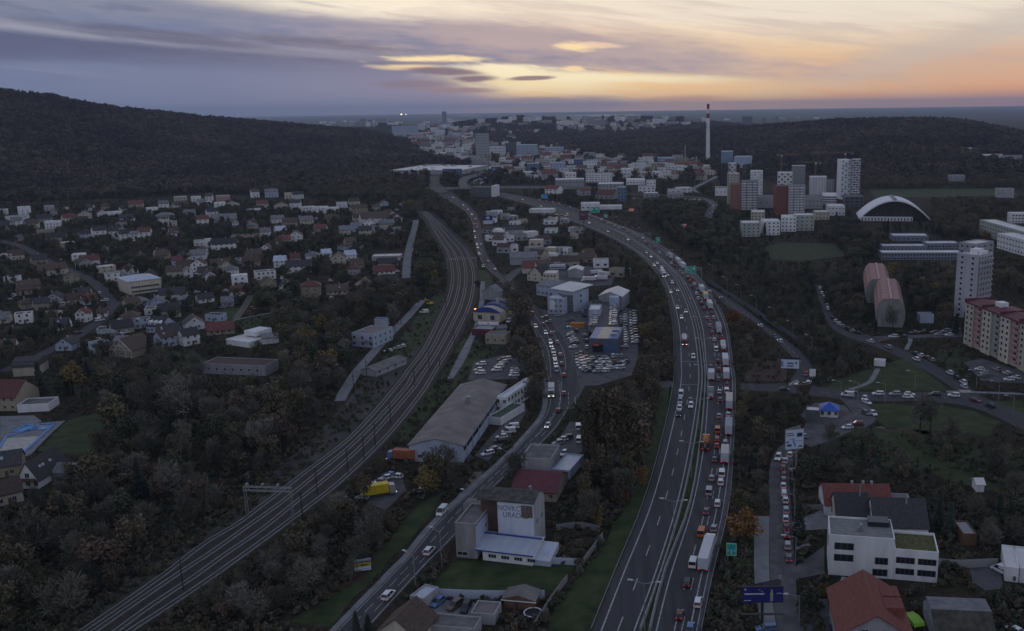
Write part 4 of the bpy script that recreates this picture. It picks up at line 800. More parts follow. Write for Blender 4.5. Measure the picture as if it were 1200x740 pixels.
# ---- car dealership compound
o, w, d, h = hall('showroom', 'dark blue car showroom with blue and cream roof and red sign', 'showroom', (690.5, 414), (724.5, 414.5), 24, 398, dgrey, metalroof, land='dark blue showroom')
for x0, x1, m_ in ((-.48, -.26, M('blue_roof_panel', (.08, .15, .32), .5)), (-.255, .16, M('cream_roof_panel', (.50, .44, .34), .7)), (.165, .46, MATS['blue_roof_panel'])):
    m = MB(); m.box(x0 * w, x1 * w, -d / 2 + .6, d / 2 - .6, h + .08, h + .5); m.build('roof_panel', m_, o)
for i in range(4):
    m = MB(); m.box(-.7, .7, -1.2, 1.2, 0, .7); k = m.build('roof_vent', steel, o); k.location = (w * (.24 + .11 * (i % 2)), -4 + 8 * (i // 2), h + .51)
m = MB(); m.box(-w * .38, w * .12, -d / 2 - .06, -d / 2 - .003, .4, h * .62); m.build('shop_window', glass, o); m = MB(); m.box(-w * .36, -w * .16, -d / 2 - .25, -d / 2 - .07, h * .55, h * .66); m.build('sign_panel', M('red_sign', (.35, .05, .06), .5, emit=(1, .12, .12), es=.05), o)
m = MB(); m.box(w / 2 - 7, w / 2 - .003, -d / 2 - .12, -d / 2 - .004, 0, h * .93); m.build('blue_cladding', M('slate_blue_cladding', (.07, .11, .19), .5), o)
dk = thing('parking_deck', 'walled raised parking deck behind the dark blue showroom packed with cars', 'parking deck', P(707, 380), 0, land='raised parking deck')
pa, pb, pc, pd = P(691, 399), P(724, 399.5), P(723, 362), P(693, 362); org = dk.location.copy()
m = MB(); m.poly([p + Vector((0, 0, 4)) - org for p in (pa, pb, pc, pd)]); m.build('deck_floor', asphalt2, dk)
m = MB()
for a, b in ((pa, pd), (pb, pc), (pc, pd)):
    a, b = a - org, b - org; m.poly([a, b, b + Vector((0, 0, 5)), a + Vector((0, 0, 5))]); u = (b - a).normalized(); q = Vector((-u.y, u.x, 0)) * .3; m.poly([a + q, b + q, b + q + Vector((0, 0, 5)), a + q + Vector((0, 0, 5))]); m.poly([a + Vector((0, 0, 5)), b + Vector((0, 0, 5)), b + q + Vector((0, 0, 5)), a + q + Vector((0, 0, 5))])
m.build('deck_wall', dgrey, dk); fill([(690, 415), (726, 415), (724, 352), (691, 352)])
o, w, d, h = hall('white_canopy', 'white sloping canopy roof over the rows of cars on the parking deck', 'canopy', (690, 380), (703, 380), 13, 369, bluer, whiteroof, hh=7.5)
o, w, d, h = hall('service_block', 'pale service block with white roof at the far end of the car rows', 'building', (714, 366), (725, 366), 16, 354, bluer, metalroof, hh=8)
o, w, d, h = hall('gabled_hall', 'pale gabled hall with light roof behind the parking deck', 'hall', (702, 362), (729, 363), 18, 347, greyr, whiteroof, 'gy', 2.5)
o, w, d, h = hall('office_block', 'pale blue three-storey office wing with slanting roof facing the road', 'office block', (642, 368), (661, 369), 17, 350, bluer, metalroof, land='pale blue office wing')
win_rows(o, w, d, 'f', 3, 3, 1.8, 3, 1.2, 1.2, .2, skip=lambda c, r: c == 0 and r > 0); m = MB(); m.box(-w * .36, -w * .05, -d / 2 - .12, -d / 2 - .003, 2.5, h - 1); m.build('white_panel', white, o)
o2, w, d, h = hall('stair_block', 'recessed grey stair block between the two pale blue office wings', 'building', (660.5, 367), (672, 366), 14, 348, dgrey, felt); win_rows(o2, w, d, 'f', 2, 3, 2, 3, 1.3, 1.2)
o2, w, d, h = hall('office_block', 'taller pale blue office block with long slanting pale roof', 'office block', (672, 366), (690, 361.5), 16, 343, bluer, whiteroof); win_rows(o2, w, d, 'f', 1, 2, 5.2, 3.2, 1.5, 1.6, .5)
m = MB(); m.prism([(-w / 2 - 1, h + .45), (w / 2 + 3, h + 2.0), (w / 2 + 3, h + 2.3), (-w / 2 - 1, h + .75)], -d / 2 - 1, d / 2 + 1); m.build('slanting_roof', whiteroof, o2)
o, w, d, h = hall('wedge_building', 'low blue-grey building with stepped rounded roofs by the road bend', 'building', (629, 346), (648, 349), 18, 334, bluer, GRY, 'gx', 2); win_rows(o, w, d, 'f', 4, 1, 2, 2, 1.6)
o, w, d, h = hall('wedge_building', 'grey two-storey annex beside the stepped blue-grey building', 'building', (648, 345), (659, 343), 10, 333, greyr, FLT); win_rows(o, w, d, 'f', 3, 2, 1.7, 3)
o, w, d, h = hall('gable_house', 'beige house with steep gable facing the main road bend', 'house', (618, 329), (637, 331), 12, 322, cream, DRK, 'gy', 5.5, land='steep beige gable house'); win_rows(o, w, d, 'f', 3, 2, 1.7, 2.8)
o, w, d, h = hall('flat_block', 'beige block with white flat roof next to the steep beige gable', 'building', (637, 332), (652, 332), 12, 321, cream, whiteroof); win_rows(o, w, d, 'f', 4, 2, 1.7, 3)
o, w, d, h = hall('red_roof_house', 'small house with bright red roof behind the steep beige gable', 'house', (612, 321), (626, 321), 12, 314, cream, RED, 'gx', 4)
o, w, d, h = hall('grey_hall', 'long grey gabled hall behind the road bend', 'hall', (598, 311), (630, 310), 14, 303, greyr, GRY, 'gx', 3.4)
o, w, d, h = hall('grey_hall', 'dark long shed with brown roof beside the grey gabled hall', 'shed', (624, 316), (648, 315), 10, 310, beige, BRN, 'gx', 2)
o, w, d, h = hall('barn_hall', 'beige hall with shallow pale gable inside the truck yard', 'hall', (666, 326), (682, 326), 12, 317, greyr, whiteroof, 'gy', 1.5)
o, w, d, h = hall('blue_white_shop', 'white and blue shop boxes along the upper main road', 'shop', (578, 279), (590, 279), 14, 270, white, whiteroof, land='white roadside shop')
o, w, d, h = hall('low_workshop', 'long low workshop with dark pitched roof behind the white roadside shop', 'workshop', (590, 278), (615, 277), 14, 270, greyr, DRK, 'gx', 2.5)
o, w, d, h = hall('low_workshop', 'low workshop with rounded white roof beside the dark pitched one', 'workshop', (617, 279), (631, 278), 10, 273, white, whiteroof)
o, w, d, h = hall('low_workshop', 'low flat white-roofed sales building beside the far motorway bend', 'workshop', (620, 250), (648, 250), 16, 246, white, whiteroof)
o, w, d, h = hall('office_block', 'dark glazed office block with white stair tower beside the flyover', 'office block', (552, 231), (576, 231), 22, 220, dgrey, felt, land='dark office by flyover'); win_rows(o, w, d, 'f', 8, 2, 2.5, 3.4, 2, 1.6)
m = MB(); m.box(w / 2 + .01, w / 2 + 5, -d / 2, d / 2, 0, h + 2); m.build('stair_tower', white, o)
# ---- bottom centre: derelict L-shaped works with painted wall
ga, gb = (585, 642.5), (627, 646.5)
c, ang, w = footprint(ga, gb, 9); h = zat(P(*gb), 591)
o = thing('painted_wall_building', 'old brick building with white painted end wall, faded lettering and dark patched roof', 'building', (c.x, c.y, 0), ang, land='painted lettering wall'); d = 9
m = MB(); m.prismx([(-d / 2, 0), (d / 2, 0), (d / 2, h - 1.2), (d / 2 - 1, h + .4), (0, h + 1.7), (-d / 2, h)][::-1], -w / 2, w / 2); m.build('wall', greyr, o)
m = MB(); m.prismx([(-d / 2 - .3, h + .02), (0, h + 1.74), (0, h + 1.95), (-d / 2 - .3, h + .3)], -w / 2 - 5.5, w / 2 + .3); m.prismx([(0, h + 1.75), (d / 2 + .4, h - .6), (d / 2 + .4, h - .3), (0, h + 1.94)], -w / 2 - 5.5, w / 2 + .3); m.build('roof', M('dark_patched_roof', (.075, .068, .062), .9, .7, .5), o)
m = MB(); m.box(-w / 2 + .02, w / 2 - .02, -d / 2 - .10, -d / 2 - .003, 0, h - .25); m.build('painted_wall', M('white_paint_on_wall', (.56, .60, .68), .85, .5, .12, streak=True), o)
m = MB(); m.poly([(x * w, -d / 2 - .13, z * h) for x, z in ((.16, .70), (.3, .68), (.4, .71), (.47, .70), (.475, .955), (.3, .96), (.15, .95))]); m.build('bare_brick_patch', M('bare_brick', (.15, .11, .085), .95, 2.5, .5), o)
def text(body, size, mat, parent, loc, rot=(R(90), 0, 0), sx_=1.0):
    cu = bpy.data.curves.new('lettering', 'FONT'); cu.body = body; cu.size = size; cu.align_x = 'CENTER'; cu.align_y = 'CENTER'; cu.extrude = .01
    cu.materials.append(mat); q_ = bpy.data.objects.new('lettering', cu); me_ = bpy.data.meshes.new_from_object(q_); me_.name = 'lettering'; bpy.data.objects.remove(q_); t_ = ob('lettering', me_, parent); t_.location = loc; t_.rotation_euler = rot; t_.scale = (sx_, 1, 1); return t_
ink = M('faded_black_lettering', (.17, .18, .21), .9, 2, .4)
text('NOVKCLE', h * .155, ink, o, (-w * .09, -d / 2 - .14, h * .87), sx_=.86); text('URAD', h * .155, ink, o, (-w * .10, -d / 2 - .14, h * .73), sx_=.9)
m = MB(); m.box(-w / 2 - 5.4, -w / 2 - .02, -d / 2 + 2, d / 2 - .4, 0, h - 1.3); m.build('brick_link', brick, o); chimney(o, w * .2, 2, h + .9, 1.0)
for y_ in (-2, 2): win(o, w / 2, y_, h * .55, 'r', 1.2, 1.6)
cover(o, w, d, h + 3)
h = zat(P(534, 652), 614); c, ang, w, d = footprint3((534, 614), (557, 617), (575.7, 594), h)
o = thing('flat_works_block', 'four-storey grey works block with flat roof and bluish side wall next to the road', 'building', (c.x, c.y, 0), ang, land='grey works block')
flat_parts(o, w, d, h, concrete, felt, .5, trim=pale_con)
m = MB(); m.box(w / 2 + .003, w / 2 + .10, -d / 2 + .05, d / 2 - 2.5, .2, h - .2); m.build('blue_side_render', M('bluish_render', (.45, .50, .62), .8, .6, .1, streak=True), o)
m = MB(); m.box(w / 2 + .003, w / 2 + .35, d / 2 - 2.4, d / 2 + 2.2, 0, h + .3); m.build('dark_stair_strip', dgrey, o)
m = MB(); m.box(-w / 2 - 2.4, w / 2 - 1, d / 2 + .01, d / 2 + 4.2, 0, h + .2); m.build('rear_wing', concrete, o); m = MB(); m.box(-w / 2 - 2.2, w / 2 - 1.2, d / 2 + .2, d / 2 + 4, h + .21, h + .3); m.build('rear_roof', felt, o)
win(o, -w * .2, -d / 2, 1.2, 'f', 2.8, 1.1, 1); win(o, w / 2 + .1, d * .1, h - 3, 'r', 1.2, 1.3); win(o, w / 2 + .1, d * .1, h - 6, 'r', 1.2, 1.3); cover(o, w, d + 8, h)
m = MB(); m.box(w / 2 + .4, w / 2 + 5.6, d / 2 - 1.5, d / 2 + 1.5, h * .38, h - 1.6); m.build('bridge_link', bluer, o); win(o, w / 2 + 3, d / 2 - 1.5, h * .62, 'f', 2.6, 1.2)
c, ang, w = footprint((566, 656.5), (624.5, 663.5), 8.6); h = 2.7
o = thing('metal_roof_shed', 'low white workshop with pale ribbed metal roof and four dark windows', 'workshop', (c.x, c.y, 0), ang, land='pale ribbed metal roof'); d = 8.6
m = MB(); m.prismx([(-d / 2, 0), (d / 2, 0), (d / 2, h + .9), (1.6, h + 1.5), (-d / 2, h)][::-1], -w / 2, w / 2); m.build('wall', white, o)
m = MB(); m.prismx([(-d / 2 - .4, h + .02), (1.6, h + 1.52), (1.6, h + 1.7), (-d / 2 - .4, h + .2)], -w / 2 - 2.0, w / 2 + .4); m.prismx([(1.6, h + 1.53), (d / 2, h + 1.0), (d / 2, h + 1.2), (1.6, h + 1.69)], -w / 2 - 2.0, w / 2 + .4); m.build('roof', metalroof, o)
m = MB(); m.prismx([(1.5, h + 1.72), (2.0, h + 1.7), (2.0, h + 1.95), (1.5, h + 1.97)], -w / 2 - 2.0, w / 2 + .4); m.box(-w / 2 - 2.0, w / 2 + .42, -d / 2 - .55, -d / 2 - .41, h - .05, h + .25); m.build('roof_trim', bluetrim, o)
s_ = math.atan2(1.5, d / 2 + 2.0)
for i in range(30):
    k = ob('roof_seam', bpy.data.meshes.get('roof_seam') or (lambda q: (q.box(-.04, .04, 0, math.hypot(d / 2 + 1.8, 1.4), 0, .08), q.mesh('roof_seam', [metalroof]))[1])(MB()), o); k.location = (-w / 2 - 1.8 + i * (w + 2.1) / 29, -d / 2 - .35, h + .23); k.rotation_euler = (s_, 0, 0)
for i in range(4): win(o, (-.38 + .26 * i) * w + 1, -d / 2, h * .52, 'f', 2.2, 1.0, 2)
m = MB(); m.prismx([(-d / 2 + .5, 0), (d / 2 - 1, 0), (d / 2 - 1, h + .6), (-d / 2 + .5, h * .55)][::-1], w / 2 + .01, w / 2 + 4.4); m.build('lean_to', metalroof, o); cover(o, w + 6, d, h + 3)
# ---- small grey flat block at the road fork, red roof house, bottom yard
o, w, d, h = hall('flat_grey_building', 'small grey two-storey flat-roofed building at the road edge with parapet', 'building', (612.5, 556), (646, 561), 15, 538, greyr, felt, par=.8, land='small grey flat block', roof=((612, 537), (645.8, 541), (656, 524)))
for y_ in (-.15, .1, .3): win(o, w / 2, y_ * d, h * .7, 'r', 1.3, 1.8)
win(o, w / 2, -.15 * d, h * .3, 'r', 1.3, 1.6)
o, w, d, h = hall('blue_annex', 'low annex with bluish flat roof behind the small grey block', 'annex', (647, 560), (668, 562), 14, 551, bluer, metalroof)
o, w, d, h = hall('red_roof_house', 'low house with wide dark red roof behind the painted lettering wall', 'house', (600, 586), (652, 589), 15, 575, beige, maroon, 'gx', 3.5, land='wide dark red roof'); win_rows(o, w, d, 'f', 4, 1, 1.7, 2)
c, ang, d = ridge_frame((463, 726), (487, 700), 7.4); w, h = 9.5, 3.6; o = thing('bottom_house', 'beige house with steep dark brown roof at the bottom edge beside the road', 'house', c, ang, land='bottom brown-roofed house'); gable_parts(o, w, d, h, 3.8, cream, BRN, 'y'); cover(o, w, d, 7); win_rows(o, w, d, 'f', 2, 1, 1.6, 2)
o, w, d, h = hall('carport', 'white flat carport roof beside the two parked blue and white cars', 'carport', (481, 712), (497, 716), 6, 704, greyr, metalroof, hh=2.6)
o, w, d, h = hall('flat_shed', 'dark flat-roofed shed at the bottom edge of the courtyard', 'shed', (503, 747), (556, 752), 5, 740, greyr, felt, hh=2.6)
o, w, d, h = hall('flat_shed', 'brownish flat-roofed shed with white trim in the courtyard', 'shed', (552, 731), (580, 733), 5.5, 723, greyr, bitumen, hh=2.3)
o, w, d, h = hall('garden_shed', 'wooden garden shed with white-edged two-slope roof beside the courtyard', 'garden shed', (591, 713), (626, 716), 4.6, 704, wood, bitumen, 'gy', 1.0, land='wooden garden shed')
m = MB(); m.box(-w / 2 - .6, w / 2 + .6, -d / 2 - .55, -d / 2 - .4, h - .3, h - .1); m.build('white_edge', white, o); m = MB(); m.box(-1, 0, -d / 2 - .05, -d / 2 - .003, 0, 2.1); m.build('door', browntile, o)
rg = thing('trampoline', 'round white-rimmed trampoline in the corner of the garden', 'trampoline', P(624.5, 721)); m = MB()
for i in range(24):
    a, b = i * math.pi / 12, (i + 1) * math.pi / 12; m.tube((2 * math.cos(a), 2 * math.sin(a), .7), (2 * math.cos(b), 2 * math.sin(b), .7), .16, n=5, cap=False)
m.build('rim', white, rg); m = MB(); m.poly([(1.9 * math.cos(i * math.pi / 12), 1.9 * math.sin(i * math.pi / 12), .68) for i in range(24)]); m.build('jumping_mat', MATS['tyre_rubber'], rg)
for i in range(6): m = MB(); m.tube((1.95 * math.cos(i * 1.047), 1.95 * math.sin(i * 1.047), 0), (1.95 * math.cos(i * 1.047), 1.95 * math.sin(i * 1.047), .68), .05, n=5); m.build('leg', steel, rg)
def fence(px, h, mat, label, step=2.5, name='fence', t=.12):
    c = resample(curve(px, 0, 4), step); o = thing(name, label, 'fence', c[0]); mb = MB(); mb.box(-step / 2 + .05, step / 2 - .05, -t / 2, t / 2, 0, h); me_ = mb.mesh('fence_panel', [mat]); pb = MB(); pb.box(-.09, .09, -.09, .09, 0, h + .1); pm = pb.mesh('fence_post', [mat])
    for a, b in zip(c, c[1:]):
        k = ob('fence_panel', me_, o); k.location = (a + b) / 2 - c[0]; k.rotation_euler = (0, 0, math.atan2((b - a).y, (b - a).x)); k = ob('fence_post', pm, o); k.location = a - c[0]
    return o
fence([(503, 700), (545, 702), (600, 703), (650, 702)], 2.3, MATS['bluish_render'], 'long bluish wall dividing the courtyard from the works lawn')
fence([(626, 738), (640, 716), (652, 698), (668, 677)], 1.8, concrete, 'concrete panel fence along the garden with the trampoline')
fence([(645, 661), (664, 662), (682, 663)], 1.8, metalroof, 'pale metal fence beside the ribbed-roof workshop'); fence([(684, 661), (696, 645), (708, 629)], 1.8, concrete, 'concrete fence along the bare garden plot beside the motorway verge'); fence([(652, 622), (680, 619), (706, 624)], 1.8, concrete, 'grey fence along the far side of the bare garden plot')
# ---- bottom right: modern white block and neighbours
c, ang, w = footprint((970.5, 673.5), (1046.5, 679), 11); h = zat(P(1046.5, 679), 634)
o = thing('modern_white_building', 'white modern three-storey building with flat grey roof, ribbon windows and lower green-roofed wing', 'building', (c.x, c.y, 0), ang, land='modern white building'); d = 11
flat_parts(o, w, d, h, white, M('grey_gravel_roof', (.20, .20, .20), .95, .6, .2), .5)
def rib(o, x0, x1, z0, z1, y, n=3):
    m = MB(); m.box(x0, x1, y - .02, y + .05, z0, z1, 1); m.box(x0, x1, y - .08, y - .021, z1 - .1, z1, 0)
    for i in range(n + 1): q = x0 + (x1 - x0 - .1) * i / n; m.box(q, q + .1, y - .07, y - .021, z0, z1 - .1, 0)
    return m.build('window', [dgrey, glass], o)
for x0, x1 in ((-.42, -.12),): rib(o, x0 * w, x1 * w, h * .68, h * .86, -d / 2); rib(o, x0 * w, x1 * w, h * .38, h * .56, -d / 2)
rib(o, .21 * w, .41 * w, h * .36, h * .54, -d / 2); rib(o, .18 * w, .41 * w, h * .06, h * .24, -d / 2)
m = MB(); m.tube((-w / 2 - .03, 1, h * .62), (-w / 2 + .02, 1, h * .62), 1.5, n=14); m.build('round_window', glass, o)
m = MB(); m.box(-w * .02, w * .02, -1.4, -.2, h + .07, h + 1.6); m.box(-w * .05, -w * .025, -2, -1, h + .07, h + 1.2); m.build('roof_unit', steel, o); m = MB(); m.box(w * .12, w * .45, d / 2 - 4, d / 2 - .3, h + .07, h + 1.3); m.build('roof_light', glass, o)
cover(o, w, d, h)
c2, ang2, w2 = footprint((1046.7, 679), (1098, 683.5), 10.5); h2 = zat(P(1047, 679), 646.5) 
wg = thing('green_roof_wing', 'two-storey white wing with mossy green flat roof joined to the modern building', 'building wing', (c2.x, c2.y, 0), ang2, land='mossy green roof wing'); d2 = 10.5
flat_parts(wg, w2, d2, h2, white, moss, .7)
for x0, x1 in ((-.46, -.03), (.04, .46)): rib(wg, x0 * w2, x1 * w2, h2 * .60, h2 * .82, -d2 / 2, 4); rib(wg, x0 * w2, x1 * w2, h2 * .20, h2 * .42, -d2 / 2, 4)
cover(wg, w2, d2, h2)
o, w, d, h = hall('long_red_house', 'long house with bright red-brown roof behind the dark roofs', 'house', (967, 604), (1045, 605), 13, 592, white, brightred, 'gx', 3.6, land='long bright red roof'); win_rows(o, w, d, 'f', 6, 1, 1.6, 2)
for x in (-.05, .12, .25): chimney(o, x * w, 0, h + 3.2, 1.2)
o, w, d, h = hall('dark_roof_house', 'house with near-black roof and tall pipe in front of the red roof', 'house', (980, 621), (1018, 622), 12, 605, cream, DRK, 'gx', 4.2); m = MB(); m.tube((w * .28, -1, h), (w * .28, -1, h + 7), .2, n=6); m.build('flue', steel, o); win_rows(o, w, d, 'f', 3, 1, 2, 2)
o, w, d, h = hall('dark_roof_house', 'house with long very dark brown roof and white gable behind the mossy green roof', 'house', (1024, 634), (1087, 636), 14, 617, white, DRK, 'gx', 5); m = MB(); m.tube((w * .15, -1.5, h + 1), (w * .15, -1.5, h + 6.5), .22, n=6); m.build('flue', pale_con, o); win(o, -w / 2, 0, h + 1.4, 'l')
o, w, d, h = hall('grey_flat_house', 'low grey flat-roofed annex at the end of the long red roof', 'house', (1046, 606), (1070, 607), 10, 599, greyr, FLT)
# big red-roofed house at the bottom
hgt_ = 6.4
c, ang, d = ridge_frame((1027.5, 721), (1011.6, 669.5), 10.9); w = 15.6
o = thing('red_roof_house', 'big grey house with wide red tiled gable roof and two dormers at the bottom edge', 'house', c, ang, land='big red tiled roof')
gable_parts(o, w - 1.4, d, hgt_, 4.4, greyr, brightred, 'y', .8); cover(o, w, d, 10)
for x in (-.14, .13): win(o, x * w, -d / 2, 7.0, 'f', 1.5, 1.2, 1)
m = MB(); m.box(-w * .3, w * .2, -d / 2 - .06, -d / 2 - .003, 0, 5.0); m.build('shop_front', dgrey, o); 
for y_ in (-6, -11):
    m = MB(); m.prismx([(-2.6, 0), (-2.2, 1.9), (2.2, 1.9), (2.6, 0)], 0, 4.0); k = m.build('dormer', brightred, o); k.location = (w * .17, y_ + 9.5, 7.6); m = MB(); m.box(4.0, 4.06, -2.0, 2.0, .3, 1.6); q = m.build('dormer_window', glass, k)
m = MB(); m.tube((0, -d / 2 - .5, 10.95), (0, d / 2 + .5, 10.95), .16, n=6); m.build('ridge_tiles', orangetile, o)
o, w, d, h = hall('entrance_extension', 'small pale extension with rounded white roof beside the big red roof', 'extension', (972, 731), (982, 733), 14, 722, greyr, whiteroof, hh=4)
# barn with gambrel roof
c, ang, w = footprint((1098, 744), (1166, 747), 14, 3.2); d = 14
o = thing('grey_barn', 'grey barn with mossy dark bent roof at the bottom edge', 'barn', (c.x, c.y, 0), ang, land='grey bent-roof barn')
m = MB(); m.prismx([(-d / 2, 0), (d / 2, 0), (d / 2, 3.2), (3, 6.2), (-2.4, 6.2), (-d / 2, 3.2)][::-1], -w / 2, w / 2); m.build('wall', greyr, o); m = MB()
m.prismx([(-d / 2 - .4, 3.0), (-2.4, 6.22), (-2.4, 6.45), (-d / 2 - .4, 3.25)], -w / 2 - .4, w / 2 + .4); m.build('roof', M('mossy_dark_roof', (.065, .06, .045), .95, .7, .45), o); m = MB(); m.prismx([(-2.39, 6.23), (3, 6.23), (d / 2 + .4, 3.0), (d / 2 + .4, 3.25), (3, 6.46), (-2.39, 6.46)], -w / 2 - .4, w / 2 + .4); m.build('upper_roof', greytile, o); cover(o, w, d, 6)
for i in range(3): win(o, -w / 2, -4 + 4 * i, 2, 'l', 1.2, 1.2)
for i, (a, b) in enumerate((((1177, 681), (1193, 683)), ((1194, 683), (1212, 685)))):
    o, w, d, h = hall('shipping_container', ('white container standing beside the white van at the frame edge', 'second white container farthest from the white van')[i], 'container', a, b, 12, 668, white, whiteroof, hh=3.4); m = MB(); m.box(w * .1, w * .32, -d / 2 - .15, -d / 2 - .003, .4, 1.5); m.build('door_box', dgrey, o)
fence([(1098, 664), (1120, 666), (1148, 665), (1175, 664)], 2.2, pale_con, 'pale wall behind the parking yard next to the white containers')
fence([(984, 596), (968, 597), (930, 600)], 1.6, concrete, 'low concrete wall beside the queue street')
o, w, d, h = hall('garden_hut', 'little white hut roof alone among dark gardens, higher up the slope', 'hut', (1144, 577), (1153, 577), 4, 573, white, whiteroof, 'gx', 1.0); o, w, d, h = hall('garden_hut', 'pale open hut roof among dark gardens behind the containers', 'hut', (1128, 640), (1144, 640), 8, 634, wood, pale_con, hh=3); 
# hut with blue roof at the forecourt
o, w, d, h = hall('blue_roof_kiosk', 'small white kiosk with bright blue hipped roof near the roundabout', 'kiosk', (961, 489), (982, 490), 7, 483, white, M('bright_blue_roof', (.03, .10, .42), .5), 'hip', 2.2, land='blue-roofed kiosk'); win_rows(o, w, d, 'f', 3, 1, 1.6, 2)
o, w, d, h = hall('fuel_canopy', 'small grey canopy on thin posts beside the blue-roofed kiosk', 'canopy', (944, 494), (960, 495), 5, 486, dgrey, whiteroof, hh=4)
o, w, d, h = hall('transformer_kiosk', 'small bluish box building in front of the curved-roof flats', 'kiosk', (1078, 379), (1094, 379), 7, 370, bluer, GRY)
o, w, d, h = hall('garage_box', 'long white trailer-like box on the lawn edge near the footpath', 'box', (1024, 429), (1037, 430), 3, 426, white, whiteroof, hh=2.4)
# ---------------------------------------------------------------- apartment blocks and towers on the right
def tower(name, label, cat, a, b, d, top, wm, rm, floors, cf, cr=0, cl=0, side=None, base=None, land=None, ww=1.4, wh=1.3, par=.6, balc=False, skip=None, roof=None):
    """a tall block: front bottom corners in photo pixels (on the terrain), depth in metres, photo row of the front top edge"""
    p = at(*a)
    if p.length > 700 and abs(b[1] - a[1]) <= 3: b = (b[0], a[1] - .0138 * (b[0] - a[0]) + .012 * (b[0] - a[0]))
    q = at(*b); q.z = p.z; w = (q - p).length; ang = math.atan2(q.y - p.y, q.x - p.x); u = (q - p).normalized(); n = Vector((-u.y, u.x, 0)); c = (p + q) / 2 + n * d / 2
    h = zat(p, top) - p.z
    if roof: c, ang, w, d = footprint3(*roof, p.z + h)
    o = thing(name, label, cat, (c.x, c.y, p.z - .1), ang, land=land); flat_parts(o, w, d, h, wm, rm, par)
    if side:
        m = MB(); m.box(w / 2 + .003, w / 2 + .12, -d / 2, d / 2, 0, h + par - .02); m.box(-w / 2 - .12, -w / 2 - .003, -d / 2, d / 2, 0, h + par - .02); m.build('side_wall', side, o)
    dz = h / floors; off = .12 if side else 0
    for r_ in range(floors):
        z = dz * (r_ + .52)
        for c_ in range(cf):
            if skip and skip(c_, r_): continue
            win(o, (-.5 + (c_ + .5) / cf) * w, -d / 2, z, 'f', ww, wh, 0)
        for c_ in range(cr): win(o, w / 2 + off, (-.5 + (c_ + .5) / cr) * d, z, 'r', ww, wh, 0)
        for c_ in range(cl): win(o, -w / 2 - off, (-.5 + (c_ + .5) / cl) * d, z, 'l', ww, wh, 0)
    if name == 'balcony_tower':
        for r_ in range(floors):
            for s_ in range(3): m = MB(); m.box(-.46 * w + s_ * .32 * w, -.2 * w + s_ * .32 * w, -d / 2 - 1.0, -d / 2 - .1, dz * r_ + .1, dz * r_ + 1.1); m.build('balcony', white, o)
    if balc:
        for r_ in range(floors):
            m = MB(); m.box(w / 2 + off + .01, w / 2 + off + 1.2, -d / 2 + .5, d / 2 - .5, dz * r_ + .1, dz * r_ + 1.1); m.build('balcony', greyr, o)
    cover(o, w, d, h); return o, w, d, h
LANDT = lambda s, p: LAND.append((s, p))
o, w, d, h = tower('apartment_tower', 'slim white-grey apartment tower with paired window columns and balconies on its side', 'apartment tower', (1114, 374), (1144.5, 372), 24, 300, M('pale_lilac_render', (.44, .43, .47), .85, .35, .12, streak=True), whiteroof, 12, 2, 5, balc=True, land='slim white-grey tower', roof=((1115, 299), (1147, 300.6), (1163.5, 297.2)))
for x0, x1, z1 in ((-.1, .25, 3), (.3, .45, 2)): m = MB(); m.box(x0 * w, x1 * w, -3, 3, h + .07, h + z1); m.build('roof_plant', white, o)
o2, w2, d2, h2 = tower('apartment_tower', 'higher grey tower standing directly behind the slim white-grey tower', 'apartment tower', (1128, 366), (1163, 364), 14, 285, greyr, whiteroof, 13, 3, 3, roof=((1119, 285.5), (1144, 287), (1165, 283.6)))
# pink and cream slab
pk = P(1131, 403); qk = P(1231, 449); w = (qk - pk).length; ang = math.atan2(qk.y - pk.y, qk.x - pk.x); u = (qk - pk).normalized(); d = 13; c = (pk + qk) / 2 + Vector((-u.y, u.x, 0)) * d / 2; h = zat(pk, 355)
o = thing('striped_apartment_block', 'long seven-storey apartment block in cream, pink and green strips with maroon roof', 'apartment block', (c.x, c.y, 0), ang, land='striped pink apartment block')
m = MB(); m.box(-w / 2, w / 2, -d / 2, d / 2, 0, h); m.build('wall', cream, o)
seg = 9; sw = w / seg; fl = 7; dz = (h - 1.5) / fl
for i in range(seg):
    mt = (cream, pink, cream, greenr, cream, pink, cream, pink, cream)[i]; pr = 1.0 if i % 2 == 0 else .12
    m = MB(); m.box(-w / 2 + i * sw + .02, -w / 2 + (i + 1) * sw - .02, -d / 2 - pr, -d / 2 - .003, 1.5 if i % 2 else 0, h + .2); m.build('facade_strip', mt, o)
    for r_ in range(fl):
        x = -w / 2 + (i + .5) * sw; z = 1.5 + dz * (r_ + .5)
        if i % 2 == 0:
            for s_ in (-.24, .24): win(o, x + s_ * sw, -d / 2 - pr, z, 'f', 1.5, 1.4, 0)
        else:
            m = MB(); m.box(-sw * .36, sw * .36, -1.0, 0, 0, .15); m.box(-sw * .36, sw * .36, -1.0, -.9, .151, 1.0); k = m.build('balcony', pink if mt is pink else pale_con, o); k.location = (x, -d / 2 - pr, z - .9); win(o, x, -d / 2 - pr, z, 'f', 2.2, 1.8, 1)
m = MB(); m.prismx([(-d / 2 - 1.4, h + .2), (d / 2 + .6, h + .2), (d / 2 + .6, h + .8), (0, h + 1.8), (-d / 2 - 1.4, h + .8)][::-1], -w / 2 - .5, w / 2 + .5); m.build('roof', maroon, o)
for i in range(0, seg, 2): m = MB(); m.box(-.25, .25, -d / 2 - 1.4, d / 2, h + .9, h + 2.1); k = m.build('fire_wall', maroon, o); k.location = (-w / 2 + i * sw, 0, 0)
m = MB(); m.box(-w / 2 + 2.1 * sw, -w / 2 + 2.7 * sw, -2, 2, h + 1.5, h + 3.6); m.build('lift_housing', white, o)
